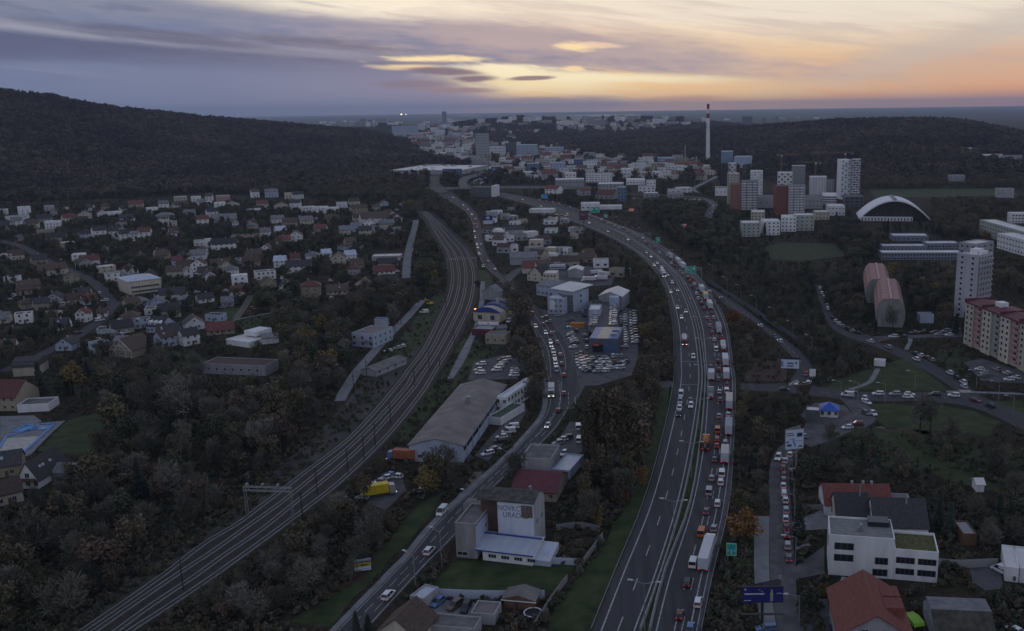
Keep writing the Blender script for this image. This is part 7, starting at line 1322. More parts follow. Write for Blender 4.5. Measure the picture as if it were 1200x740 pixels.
for px, py, c_, k, bk in [(518, 602, 'white', 'van', 1), (503.4, 648, 'white', 'suv', 0), (455.5, 700, 'white', 'suv', 0), (642, 500.5, 'white', 'car', 1), (655, 482.5, 'black', 'car', 0), (661, 462.5, 'grey', 'car', 0), (652, 435, 'silver', 'van', 1), (661, 441, 'red', 'car', 0), (623.6, 369, 'black', 'van', 0), (636.6, 381, 'grey', 'car', 0), (627.6, 383.5, 'white', 'car', 1), (639.4, 391, 'white', 'car', 1), (646, 391.5, 'silver', 'car', 0), (645, 402, 'white', 'car', 1), (645.8, 406.5, 'white', 'car', 1), (648.4, 413.4, 'white', 'suv', 1), (653, 402.4, 'silver', 'car', 0), (649.8, 420, 'white', 'car', 1), (650.8, 426.2, 'white', 'estate', 1), (656.6, 417, 'silver', 'car', 0), (658, 427.6, 'grey', 'car', 0), (561.6, 298.6, 'white', 'suv', 1), (572, 308, 'grey', 'car', 0), (580, 317, 'white', 'car', 0), (566, 313, 'silver', 'car', 1), (596, 336.6, 'black', 'car', 0), (557.5, 259, 'red', 'van', 0), (556.3, 264, 'red', 'car', 0), (559, 268, 'dark_red', 'car', 0), (556, 272, 'white', 'car', 1), (557, 279, 'silver', 'car', 1), (559, 287, 'white', 'car', 1), (563.5, 288, 'white', 'car', 0), (560, 291, 'silver', 'car', 1), (553, 252, 'white', 'car', 1), (548, 246, 'grey', 'car', 1), (543, 241, 'white', 'car', 1), (536, 236, 'silver', 'car', 0), (531, 232, 'white', 'car', 1), (522, 226, 'red', 'van', 0)]:
    car(px, py, along('W', px, py, bool(bk)), c_, k, 1 if bk else 2, 'on the main road', G3)
for px, py, c_, k, bk in [(832, 342.6, 'white', 'car', 1), (845.6, 350.5, 'silver', 'car', 1), (891.4, 383, 'white', 'car', 1), (914, 401, 'white', 'estate', 1), (908, 396, 'grey', 'car', 0), (944.6, 440, 'red', 'car', 0), (947.5, 450, 'white', 'estate', 1)]:
    car(px, py, along('V', px, py, bool(bk)), c_, k, 1 if bk else 2, 'on the fenced side road', 'cars on the side road')
for px, py, c_, k in [(993, 464.5, 'white', 'van'), (998, 460.5, 'black', 'car'), (1029, 462.8, 'white', 'estate'), (1048.6, 463.4, 'silver', 'suv'), (1066, 463.6, 'white', 'car'), (1064, 466.5, 'white', 'car'), (1095, 464, 'black', 'suv'), (1117.6, 465, 'white', 'suv'), (1142.8, 470.6, 'dark_red', 'car'), (1160.6, 477, 'black', 'suv'), (938, 452, 'white', 'estate'), (919, 458, 'black', 'car')]:
    car(px, py, along('C', px, py) + (math.pi if k != 'car' else 0), c_, k, 0, 'on the cross road', 'cars on the cross road')
for px, py, c_, k, rz in [(1013, 468.5, 'white', 'car', R(150)), (1015, 485.6, 'grey', 'car', R(200)), (1023.4, 486, 'white', 'car', R(190)), (1016, 473, 'white', 'car', R(205)), (1004.4, 498.6, 'dark_red', 'suv', R(80)), (993, 502.4, 'white', 'car', R(100)), (976, 510, 'black', 'car', R(95)), (940, 513, 'silver', 'car', R(80))]: car(px, py, rz, c_, k, 0, 'near the blue-roofed kiosk', 'cars near the kiosk')
for px, py, c_, k in [(961, 339, 'white', 'car'), (963, 345, 'white', 'suv'), (965, 349, 'silver', 'car'), (970, 363, 'white', 'suv'), (969, 359, 'silver', 'car'), (975.5, 373.5, 'black', 'car'), (979, 377.2, 'white', 'car'), (983, 380.5, 'white', 'car'), (987.4, 383.5, 'silver', 'car'), (993, 386.6, 'black', 'suv'), (999, 389, 'silver', 'car'), (1005, 391, 'black', 'car'), (1020, 401, 'white', 'car'), (1041, 408.2, 'silver', 'suv'), (1072, 415.5, 'black', 'car'), (1079, 417.8, 'white', 'car'), (1086, 420.3, 'dark_red', 'car'), (1092, 423.2, 'silver', 'car'), (1073.6, 422.5, 'white', 'suv'), (1113, 438.4, 'white', 'suv'), (1128.6, 449.4, 'white', 'suv'), (1129.6, 454.2, 'white', 'car'), (1121, 444, 'black', 'car')]:
    car(px, py, along('D', px, py, True), c_, k, 0, 'along the hillside street', 'cars along the hillside street')
for px, py, c_, k, rz in [(1046.6, 395.5, 'white', 'estate', 85), (1058, 395.8, 'black', 'car', 95), (1036, 401, 'dark_red', 'car', 80), (1071, 391, 'grey', 'car', 85), (1081, 390.5, 'dark_red', 'car', 90), (1095, 390.5, 'grey', 'car', 90), (1108, 389.2, 'silver', 'suv', 95), (1118, 389.4, 'dark_blue', 'suv', 95), (1112, 393.6, 'white', 'car', 95), (1100, 393, 'silver', 'car', 92), (1148, 434, 'white', 'car', 70), (1154, 438.6, 'silver', 'car', 80), (1152, 442, 'grey', 'car', 75), (1176, 437, 'dark_red', 'car', 20), (1179.5, 438.5, 'white', 'car', 20), (1183, 440, 'silver', 'car', 20), (1187, 441.5, 'black', 'car', 20), (1190.5, 443.5, 'white', 'car', 20), (1182, 446, 'white', 'car', 85), (1168, 434, 'silver', 'car', 20)]:
    car(px, py, R(rz), c_, k, 0, 'parked near the flats', 'cars parked near the flats', 'parked_car')
for i, (px, py, c_, k, bk) in enumerate([(912, 538, 'white', 'suv', 1), (920.6, 541.5, 'white', 'car', 0), (926, 534.6, 'white', 'car', 0), (931.4, 530, 'silver', 'car', 0), (918, 550.5, 'dark_red', 'suv', 0), (918.6, 558.4, 'black', 'suv', 0), (918.4, 565.4, 'black', 'car', 0), (918, 571, 'white', 'car', 0), (918.6, 579.6, 'white', 'estate', 0), (920.4, 588, 'white', 'car', 0), (921, 600, 'silver', 'suv', 0), (920.8, 609.6, 'white', 'car', 0), (921.4, 620, 'dark_red', 'car', 0), (922, 629, 'black', 'car', 0), (923, 641.5, 'silver', 'suv', 0), (924.4, 656, 'grey', 'car', 0)]):
    car(px, py, along('S', px, py, bool(bk)), c_, k, 1 if bk else 2, 'on the queue street', 'cars on the queue street')
for px, py, c_, k, rz in [(600, 502.5, 'white', 'van', 105), (596, 507.5, 'white', 'van', 105), (588, 513.5, 'white', 'car', 105), (585.5, 518.5, 'black', 'suv', 105), (577.5, 528.5, 'silver', 'car', 120), (571.5, 533, 'white', 'estate', 125), (574, 530, 'black', 'car', 120)]: car(px, py, R(rz), c_, k, 0, 'in the yard beside the warehouse', 'cars in the warehouse yard', 'parked_car')
for px, py, c_, k, rz in [(677.6, 502.5, 'white', 'van', 5), (679, 517.5, 'white', 'van', -5), (659, 516.6, 'white', 'car', 110), (654, 520.5, 'silver', 'car', 115), (664, 515, 'black', 'suv', 115), (661, 533, 'white', 'car', 160)]: car(px, py, R(rz), c_, k, 0, 'in the yard behind the flat block', 'cars behind the flat block', 'parked_car')
for px, py, c_, k, rz in [(564, 428.2, 'white', 'suv', 95), (561, 434.6, 'white', 'car', 95), (563, 438.4, 'white', 'estate', 95), (594, 422, 'white', 'suv', 100), (590, 425.6, 'white', 'car', 105), (587, 428.4, 'silver', 'car', 105), (585, 431.4, 'white', 'suv', 105), (582, 435, 'white', 'suv', 100), (588, 422.5, 'grey', 'car', 105), (604, 432.6, 'black', 'car', 95), (603.6, 435.4, 'white', 'car', 95), (603, 438.2, 'silver', 'car', 95), (602.4, 441.2, 'white', 'suv', 95), (596.6, 377.6, 'white', 'van', 170), (596.8, 373.8, 'white', 'car', 170)]: car(px, py, R(rz), c_, k, 0, 'in the lot behind the warehouse', 'cars in the lot behind the warehouse', 'parked_car')
rc = random.Random(3); lotcols = ['white'] * 6 + ['silver'] * 3 + ['grey', 'black', 'dark_blue', 'red']
def lot(pts, rz, jit, where, z=.07):
    for px, py in pts: car(px + rc.uniform(-.4, .4), py, R(rz + rc.uniform(-jit, jit)), rc.choice(lotcols), rc.choice(('car', 'car', 'suv', 'estate')), 0, where, 'cars at the dealership', 'parked_car', z)
ln = lambda a, b, n: [(a[0] + (b[0] - a[0]) * i / (n - 1), a[1] + (b[1] - a[1]) * i / (n - 1)) for i in range(n)]
dkpx = lambda pts: [proj(*(P(x, y, 4.1).xy), 0) for x, y in pts]
lot(dkpx(ln((695.5, 371.8), (695, 381), 5)), 95, 4, 'on the parking deck', 4.08) if False else None
for (a, b, n) in (((696, 371.5), (695, 382), 6), ((719, 361), (718.5, 381), 10)):
    for x, y in ln(a, b, n):
        p = P(x, y, 4.1); px, py = x, y; o = car(x, y, R(95 + rc.uniform(-3, 3)), rc.choice(lotcols[:8]), rc.choice(('car', 'suv', 'estate')), 0, 'on the parking deck', 'cars at the dealership', 'parked_car', 4.02)
lot(ln((730.5, 366), (731, 407), 15), 92, 5, 'in the row outside the parking deck'); lot(ln((741.5, 367), (744.5, 402), 12), 100, 8, 'in the outermost dealership row')
lot(ln((668.5, 376.5), (669.5, 380.5), 2) + [(668.6, 384), (669, 392.5), (668, 395), (670.5, 397.5), (672.5, 399.8), (673.6, 402.6), (672, 408)], 95, 10, 'beside the orange container'); lot([(679.5, 415.4), (678.6, 419.5), (679.6, 422.6), (680.6, 426), (682, 429.4), (684, 432.4), (687, 434.6), (690, 436), (684.5, 421), (686, 425)], 100, 15, 'in front of the dark showroom')
lot([(693, 421.5), (698.5, 421), (703, 425), (707, 421), (710.5, 424.5), (705.5, 429.5), (701, 431), (714, 428), (719, 425.5), (723, 427.5), (713, 433), (722, 432), (728, 427), (732, 425.4), (727, 432.5), (700, 436.5), (708, 436), (692, 431.5)], 110, 30, 'in the tight lot below the dark showroom'); lot([(718, 418.5), (723, 418.4), (728, 418.4)], 5, 3, 'facing out beside the showroom corner')
lot([(675.5, 388.6), (685, 394.5), (687.6, 400.5), (687.5, 408), (682.4, 367), (684.5, 371.5)], 10, 20, 'driving lane of the dealership yard'); lot([(638.6, 373), (654, 371), (644, 378)], 85, 10, 'parked before the pale blue offices')
for px, py, c_, k, rz in [(504, 706, 'silver', 'suv', 160), (513, 708, 'blue', 'car', 155), (533, 712, 'brown', 'suv', 150), (546, 714.5, 'black', 'suv', 170)]: car(px, py, R(rz), c_, k, 0, 'parked in the paved courtyard', 'cars in the courtyard', 'parked_car')
for px, py, c_, k, rz in [(1173, 671, 'white', 'van', 30), (1188, 741, 'white', 'car', 30), (898, 739, 'blue', 'estate', 95), (943, 645, 'black', 'car', 90), (394, 431, 'white', 'car', 85), (497, 367, 'white', 'van', 100), (172, 515, 'white', 'car', 80), (117, 344.6, 'white', 'car', 30), (117, 376.4, 'white', 'van', -30), (140, 378, 'white', 'van', 60), (127, 339.5, 'white', 'car', 30), (147.5, 349.5, 'silver', 'car', 80), (92, 391, 'dark_red', 'car', -40), (485, 294, 'white', 'car', 0), (484.6, 290, 'silver', 'car', 0), (387, 350.5, 'white', 'car', 80), (386, 330, 'white', 'car', 90), (408, 333, 'silver', 'car', 90)]:
    car(px, py, R(rz), c_, k, 0, 'standing off the main roads', 'cars standing off the roads', 'parked_car')
for px, py, c_ in [(455, 412.5, 'white'), (466, 409, 'silver'), (471, 407, 'white'), (436, 571, 'white'), (444, 566, 'silver'), (452, 562, 'white'), (456.5, 558, 'blue'), (465, 560, 'white'), (503, 565, 'white'), (497, 570, 'red'), (492, 577, 'silver'), (424, 585, 'silver')]: car(px, py, R(rc.uniform(60, 130)), c_, 'car', 0, 'dumped in the scrapyard strip by the railway', 'scrapped cars by the railway', 'parked_car')
lot([(638 + 6.2 * i + rc.uniform(-1, 1), 252.5 + 3.3 * j + .9 * i * .3) for i in range(5) for j in range(4)], 60, 25, 'in the far sales lot')
lot([(700 + 9 * i + rc.uniform(-3, 3), 231 + rc.uniform(-1.6, 2.2) + i * .35) for i in range(13)] + [(760 + 6 * i, 234 + rc.uniform(-1, 2)) for i in range(11)], 80, 40, 'in the wooded slope lots'); lot([(834 + rc.uniform(-2.5, 2.5), 238 + i * 1.7) for i in range(9)], 10, 30, 'on the steep lane')
ri = random.Random(21); nn = 0
while nn < 46:
    x, y = ri.uniform(5, 470), ri.uniform(246, 400)
    if MASK[int(y) + 60, int(x) + 100] or (x > 300 and y > 345): continue
    car(x, y, ri.uniform(0, 6), ri.choice(('white', 'white', 'white', 'silver', 'silver', 'grey', 'red')), ri.choice(('car', 'suv', 'estate', 'van')), 0, 'parked among the village houses', 'cars in the village', 'village_car'); nn += 1
    bx, by = proj(*P(x, y)); fill([(bx - 2, by - 2), (bx + 2, by - 2), (bx + 2, by + 1), (bx - 2, by + 1)])
# truck trailers and containers standing in yards
truck(444, 581, R(-68), 'bright yellow truck body parked in the scrapyard strip', 'silver', M('bright_yellow_box', (.62, .45, .02), .5, .5, .08), 10, lit=0, hgt_=3.8, name='yellow_truck'); LANDT('bright yellow truck', P(444, 581)); truck(656, 316.5, R(-85), 'white and blue semi-trailer standing in the yard behind the road bend', 'dark_blue', wbox, 14, stripe_=bluetrim, name='parked_truck'); truck(472, 540, R(80), 'orange-roofed container truck beside the warehouse corner', 'blue', M('orange_container_box', (.30, .10, .05), .6, .5, .2), 10, name='parked_truck')
for px, py, rz, lk_ in ((699, 322, -60, 'white lorry head in the truck yard'), (708, 324, 60, 'white lorry with bare arm in the truck yard'), (690, 330, 85, 'flat white trailer in the truck yard'), (704, 329, 85, 'bluish flat trailer in the truck yard')): truck(px, py, R(rz), lk_, 'white', wbox, 9, hgt_=3.2, lit=0, name='parked_truck')
o = thing('orange_container', 'orange yard container with open ribs beside the dealership road', 'container', P(677, 384), R(-5), land='orange container')
for i in range(3): m = MB(); m.box(-3.6, 3.6, -1.2, 1.2, i * .9, i * .9 + .78); m.build('container_tier', M('orange_container_paint', (.52, .20, .03), .6, 1, .2), o)
fill([(670, 374), (685, 374), (685, 386), (670, 386)])
o = thing('green_tent', 'lime green canopy beside the big red tiled roof', 'canopy', P(1069.5, 738), R(15)); m = MB(); m.prismx([(-2.6, 2.2), (2.6, 2.2), (2.3, 2.9), (0, 3.3), (-2.3, 2.9)][::-1], -1.3, 1.3); m.build('canopy_roof', M('lime_green_canvas', (.30, .55, .05), .6, 1, .1), o); m = MB(); [m.tube((x, y, 0), (x, y, 2.2), .05, n=4) for x in (-1.2, 1.2) for y in (-2.4, 2.4)]; m.build('leg', steel, o); fill([(1062, 724), (1077, 724), (1077, 740), (1062, 740)])
o = thing('yellow_excavator', 'yellow digger standing beside the railway path end', 'excavator', P(504, 358), R(60)); m = MB(); m.box(-1.2, 1.2, -1.6, 1.6, .9, 1.9); m.build('body', PAINT['yellow'], o); m = MB(); m.box(-1, 0, -.2, 1.2, 1.91, 3.0); m.build('cab', glass, o); m = MB(); [m.box(x - .25, x + .25, -2, 2, 0, .85) for x in (-1, 1)]; m.build('crawler', tyre, o); m = MB(); m.tube((.4, 1.4, 1.8), (.4, 4, 3.6), .22, n=6); m.tube((.4, 4, 3.6), (.4, 5.4, 1.4), .18, n=6); m.build('boom', PAINT['yellow'], o)

# ---------------------------------------------------------------- trees
def leafy(seed, n, R_, z0, z1, size, lumps=9, slim=1.0, stretch=1.0, mats=None, mode='leaf'):
    """crown of many small leaf-clump faces spread through a lumpy volume"""
    r = np.random.default_rng(seed); cz = (z0 + z1) / 2; hh = (z1 - z0) / 2
    ang = r.uniform(0, 2 * np.pi, lumps); rad = R_ * r.uniform(.15, .68, lumps) * slim; zc = cz + hh * r.uniform(-.62, .66, lumps); lc = np.stack([rad * np.cos(ang), rad * np.sin(ang), zc], 1); lr = R_ * r.uniform(.30, .52, lumps)
    k = r.integers(0, lumps, n); v = r.normal(size=(n, 3)); v /= np.linalg.norm(v, axis=1)[:, None]; c = lc[k] + v * (lr[k] * r.uniform(.25, 1, n) ** .5)[:, None] * np.array([1, 1, stretch])
    a = r.normal(size=(n, 3)); a /= np.linalg.norm(a, axis=1)[:, None]
    if mode == 'twig': a = v * .8 + a * .5 + np.array([0, 0, .5]); a /= np.linalg.norm(a, axis=1)[:, None]
    b = np.cross(a, r.normal(size=(n, 3))); b /= np.linalg.norm(b, axis=1)[:, None]; s = size * r.uniform(.6, 1.35, n)[:, None]; asp = .16 if mode == 'twig' else .62
    q = np.stack([c - a * s, c + b * s * asp, c + a * s, c - b * s * asp], 1) if mode != 'twig' else np.stack([c - a * s - b * s * .03, c - a * s + b * s * .1, c + a * s, c + a * s * .4 - b * s * asp], 1)
    me = bpy.data.meshes.new('crown'); me.from_pydata(q.reshape(-1, 3).tolist(), [], np.arange(4 * n).reshape(n, 4).tolist()); me.materials.append(mats); return me, lc
def conifer(seed, n, R_, z0, z1, mat):
    r = np.random.default_rng(seed); t = r.uniform(0, 1, n) ** .8; z = z0 + (z1 - z0) * t; rad = R_ * (1 - t) * (.75 + .25 * np.sin(t * 40)) * r.uniform(.35, 1, n) ** .5 + .1; an = r.uniform(0, 2 * np.pi, n)
    c = np.stack([rad * np.cos(an), rad * np.sin(an), z], 1); a = np.stack([np.cos(an), np.sin(an), -.45 + 0 * an], 1); b = np.stack([-np.sin(an), np.cos(an), 0 * an], 1); s = r.uniform(.35, .8, n)[:, None]
    q = np.stack([c - a * s * .5, c + b * s * .5, c + a * s, c - b * s * .5], 1); me = bpy.data.meshes.new('crown'); me.from_pydata(q.reshape(-1, 3).tolist(), [], np.arange(4 * n).reshape(n, 4).tolist()); me.materials.append(mat); return me
def trunk(lc, h, r0, seed, limbs=9):
    m = MB(); rr = random.Random(seed); m.tube((0, 0, -.2), (0, 0, h * .45), r0, r0 * .7, 6); m.tube((0, 0, h * .45), (rr.uniform(-.3, .3), rr.uniform(-.3, .3), h * .82), r0 * .7, r0 * .2, 5)
    for p in lc[:limbs]:
        p = Vector(p); q = Vector((0, 0, h * rr.uniform(.22, .5))); k = q.lerp(p, .5) + Vector((0, 0, h * .04)); m.tube(q, k, r0 * .5, r0 * .3, 4, cap=False); m.tube(k, p, r0 * .3, r0 * .1, 4, cap=False)
        for _ in range(3): m.tube(k.lerp(p, rr.random()), p + Vector((rr.uniform(-1, 1), rr.uniform(-1, 1), rr.uniform(.2, 1.3))) * h * .12, r0 * .15, r0 * .05, 3, cap=False)
    return m.mesh('trunk', [barkm])
TREE = {}                                                           # kind -> list of (crown, trunk, nominal height)
def add_tree(kind, col_, nvar, n, R_, z0, z1, size, mode='leaf', slim=1.0, stretch=1.0, lumps=9):
    for i in range(nvar):
        sd = sum(map(ord, kind)) * 7 + i
        cr_, lc = leafy(sd, n, R_, z0, z1, size, lumps, slim, stretch, FOL[col_], mode); TREE.setdefault(kind, []).append((cr_, trunk(lc, z1, .05 * R_ + .06, sd), z1))
add_tree('bare', 'bare', 5, 950, 3.9, 2.4, 9.8, .62, 'twig', lumps=14); add_tree('pale', 'pale', 2, 800, 3.9, 2.6, 10.5, .62, 'twig', lumps=13); add_tree('brown', 'brown', 3, 800, 3.7, 2.2, 9.6, .36, lumps=11); add_tree('olive', 'olive', 4, 900, 3.9, 1.6, 9.4, .40, lumps=12); add_tree('green', 'green', 2, 850, 3.6, 1.4, 9, .40, lumps=11)
add_tree('yellow', 'yellow', 2, 850, 3.5, 1.4, 9, .38, lumps=11); add_tree('orange', 'orange', 2, 900, 3.5, 1.2, 9, .38, lumps=11); add_tree('rust', 'rust', 2, 700, 3.3, 1.8, 8.6, .38, lumps=10)
add_tree('poplar', 'olive', 2, 900, 2.4, 1.2, 14, .40, slim=.6, stretch=2.2, lumps=10); add_tree('brown_poplar', 'brown', 2, 800, 2.5, 1.2, 14, .40, slim=.6, stretch=2.2, lumps=10)
for i in range(2): cm = conifer(90 + i, 1000, 2.7, .6, 11, FOL['conifer']); m = MB(); m.tube((0, 0, -.2), (0, 0, 10.4), .22, .05, 6); TREE.setdefault('conifer', []).append((cm, m.mesh('trunk', [barkm]), 11))
WORD = dict(pale='pale grey leafless tree', bare='bare grey-brown tree', brown='brownish autumn tree', olive='olive green tree', green='dark green tree', yellow='yellowish autumn tree', orange='bright orange autumn tree', rust='rust-brown small tree', poplar='slender olive poplar', brown_poplar='slender brown poplar', conifer='dark conifer')
cand = []                                                           # (base point, kind, height)
def clear(p, h, r):
    bx, by = proj(p.x, p.y, p.z); tx, ty = proj(p.x, p.y, p.z + h); rw = r * F / max(50, (p - Vector((0, 0, H))).dot(fwd))
    for fx, fy in ((0, 0), (0, .35), (0, .65), (0, .95), (-.75, .6), (.75, .6), (-.5, .3), (.5, .3), (-.45, .85), (.45, .85)):
        x = int(bx + (tx - bx) * fy + fx * rw) + 100; y = int(by + (ty - by) * fy) + 60
        if 0 <= x < 1400 and 0 <= y < 900 and MASK[y, x]: return False
    return True
rt_ = random.Random(11)
def wood_(poly, dens, kinds, hr, must=True):
    """trees spread over the ground inside a polygon of photo pixels: dens trees per square metre"""
    w = [P(x, y) for x, y in poly]; a = np.array([(v.x, v.y) for v in w]); x0, y0 = a.min(0); x1, y1 = a.max(0); n = int((x1 - x0) * (y1 - y0) * dens); ks = list(kinds); wt = [kinds[k] for k in ks]
    X_ = np.array([rt_.uniform(x0, x1) for _ in range(n)]); Y_ = np.array([rt_.uniform(y0, y1) for _ in range(n)]); ok = inside(X_, Y_, a)
    for x, y in zip(X_[ok], Y_[ok]):
        h = rt_.uniform(*hr); p = Vector((x, y, 0)); k = rt_.choices(ks, wt)[0]
        if 'poplar' in k: h *= 1.35
        for hh in (h, h * .62, h * .4):
            if clear(p, hh, hh * .38): cand.append((p, k, hh)); break
A = dict(bare=5, brown=3, olive=2, green=1); B_ = dict(bare=3, brown=2, olive=3, green=2, conifer=1); OL = dict(olive=5, brown=3, bare=2, green=2); ORC = dict(bare=7, brown=2, rust=1)
for poly, dn, kd, hr in [
 ([(-60, 590), (60, 588), (120, 560), (160, 540), (240, 530), (275, 480), (300, 450), (340, 440), (402, 448), (330, 540), (285, 572), (200, 645), (80, 742), (-80, 760)], .021, dict(bare=5, pale=1.2, brown=3, olive=2.4, green=1.4, rust=.6, conifer=.3), (4.5, 14)),
 ([(108, 440), (240, 442), (300, 450), (270, 520), (160, 545), (112, 535), (125, 500)], .016, dict(bare=4, pale=1, olive=2, brown=2, green=1), (6, 14)),
 ([(300, 352), (390, 352), (478, 345), (492, 352), (465, 380), (425, 420), (400, 445), (310, 440), (335, 405), (285, 372)], .022, dict(bare=4, pale=1, olive=3, brown=3, green=2, yellow=.3), (4.5, 13)),
 ([(478, 240), (494, 255), (518, 300), (523, 345), (505, 352), (482, 342), (486, 300)], .022, dict(green=4, olive=3, conifer=1, brown=2, yellow=.3), (6, 11)),
 ([(500, 226), (540, 250), (550, 290), (560, 316), (552, 312), (543, 292), (520, 262), (498, 246)], .026, dict(bare=3, brown=3, green=2, olive=2), (7, 11)),
 ([(594, 338), (618, 352), (628, 376), (636, 430), (634, 470), (622, 490), (612, 450), (600, 442), (610, 420), (588, 405), (598, 390), (590, 360)], .03, dict(brown=6, bare=3, olive=1), (8, 12)),
 ([(735, 305), (765, 330), (782, 375), (785, 440), (776, 456), (764, 520), (745, 575), (728, 620), (700, 660), (690, 620), (680, 560), (690, 490), (715, 445), (748, 410), (748, 360), (735, 340)], .03, dict(brown_poplar=3, poplar=2, brown=4, olive=4, bare=3, orange=.3, yellow=.3), (7, 11)),
 ([(440, 280), (570, 285), (640, 272), (700, 290), (738, 310), (740, 330), (640, 308), (570, 296)], .016, B_, (6, 10)),
 ([(240, 692), (330, 632), (400, 572), (425, 548), (450, 552), (470, 575), (500, 566), (505, 585), (480, 598), (450, 640), (425, 672), (380, 700), (335, 728), (250, 745), (180, 745)], .022, dict(bare=5, pale=1, brown=4, olive=2, rust=.6, yellow=.3), (4, 12)),
 ([(862, 460), (948, 466), (935, 490), (915, 515), (900, 535), (897, 590), (884, 604), (860, 605), (858, 560)], .022, B_, (5, 8)),
 ([(862, 605), (884, 600), (884, 680), (868, 745), (838, 745), (850, 680)], .012, dict(brown=3, olive=2, bare=3), (2, 4)),
 ([(785, 268), (890, 275), (950, 300), (955, 340), (975, 395), (1010, 415), (1030, 430), (985, 446), (958, 440), (950, 425), (900, 378), (850, 340), (815, 308)], .018, dict(bare=3, brown=2, olive=2, green=4, conifer=.6), (4, 8)),
 ([(850, 360), (885, 385), (900, 420), (870, 430), (858, 390)], .015, dict(brown=5, rust=1, bare=2), (5, 9)),
 ([(965, 300), (1010, 305), (1016, 380), (1000, 385), (975, 355)], .022, dict(bare=4, brown=3, green=3, conifer=1), (7, 12)), ([(1062, 300), (1112, 322), (1108, 390), (1064, 390)], .022, dict(bare=3, brown=3, green=4, conifer=1, yellow=.4), (7, 11)),
 ([(755, 238), (850, 248), (905, 280), (840, 300), (800, 290), (752, 262)], .018, dict(green=4, bare=3, olive=3, conifer=1), (7, 12)), ([(735, 190), (830, 196), (838, 240), (760, 226), (738, 215)], .008, B_, (7, 11)),
 ([(1012, 490), (1100, 500), (1150, 515), (1200, 520), (1210, 590), (1100, 595), (1060, 560), (1015, 520)], .011, dict(bare=8, brown=3, rust=1), (6, 10)), ([(935, 525), (1010, 522), (1060, 560), (1062, 582), (960, 578), (938, 590), (936, 545)], .018, dict(bare=6, brown=2, green=2), (6, 10)),
 ([(1040, 473), (1120, 480), (1105, 505), (1045, 500)], .006, dict(bare=4, brown=2), (8, 11)), ([(1092, 596), (1210, 592), (1210, 650), (1100, 642)], .018, dict(bare=4, green=3, conifer=1, brown=2), (5, 9)), ([(1050, 690), (1130, 690), (1200, 700), (1200, 730), (1080, 712)], .02, dict(brown=4, green=3, bare=3), (3, 6)), ([(935, 690), (965, 680), (975, 690), (960, 705)], .02, dict(green=3, olive=3), (3, 6)),
 ([(-40, 242), (480, 238), (486, 340), (300, 350), (270, 420), (120, 440), (-40, 450)], .025, dict(green=4, conifer=2.2, bare=3, brown=2, olive=3), (4.5, 8)), ([(-40, 445), (70, 450), (108, 470), (100, 485), (60, 480), (0, 475), (-40, 480)], .012, dict(conifer=2, green=3), (6, 10)),
 ([(-80, 214), (250, 212), (480, 204), (500, 224), (480, 240), (240, 226), (-80, 243)], .018, dict(olive=5, bare=3, brown=4, green=2), (7, 12)),
 ([(955, 258), (1000, 266), (1032, 290), (1036, 304), (1012, 310), (962, 298)], .018, dict(bare=4, brown=3, conifer=1.5, green=2), (7, 12)), ([(1088, 240), (1145, 258), (1150, 280), (1128, 290), (1092, 275), (1085, 255)], .02, dict(brown=4, bare=3, olive=3, conifer=1), (8, 12)), ([(1008, 232), (1100, 236), (1210, 236), (1210, 262), (1100, 252)], .014, dict(olive=3, brown=4, bare=3), (7, 11)), ([(1020, 262), (1090, 262), (1125, 300), (1040, 305)], .005, dict(conifer=4, brown=2), (8, 12)), ([(1166, 300), (1210, 310), (1210, 350), (1165, 345)], .02, dict(bare=4, olive=3, brown=2), (7, 11)),
 ([(840, 240), (990, 238), (1000, 262), (900, 290), (850, 262)], .010, dict(bare=3, green=4, conifer=2, brown=2), (7, 11)), ([(480, 206), (560, 232), (640, 226), (735, 232), (735, 262), (700, 250), (640, 240), (590, 262), (560, 246)], .009, B_, (6, 10)), ([(640, 205), (735, 205), (740, 240), (690, 238), (640, 220)], .007, OL, (6, 10)), ([(545, 190), (640, 195), (640, 215), (590, 216), (572, 206)], .014, dict(brown=4, bare=3, olive=2), (7, 11)), ([(1000, 205), (1210, 195), (1210, 222), (1010, 224)], .016, dict(bare=4, brown=4, olive=2), (7, 11)), ([(590, 240), (690, 268), (740, 300), (700, 285), (640, 270), (570, 280), (575, 262)], .010, B_, (5, 9)),
 ([(1095, 420), (1130, 406), (1140, 428), (1150, 446), (1112, 440)], .008, dict(brown=3, bare=3, rust=2), (4, 7)), ([(856, 470), (862, 470), (862, 600), (848, 640), (856, 560)], .05, dict(olive=4, green=2), (1.6, 2.6))]: wood_(poly, dn, kd, hr)
for px, py, top, k in [(604, 368, 335, 'brown'), (610, 374, 340, 'bare'), (614, 384, 348, 'brown'), (598, 360, 330, 'bare'), (606, 384, 350, 'brown'), (616, 398, 364, 'bare'), (612, 410, 378, 'brown'), (622, 420, 390, 'brown'), (608, 425, 392, 'bare'), (618, 438, 405, 'brown'), (626, 448, 412, 'bare'), (632, 466, 432, 'brown'), (627, 478, 440, 'bare')]: cand.append((P(px, py), k, zat(P(px, py), top)))
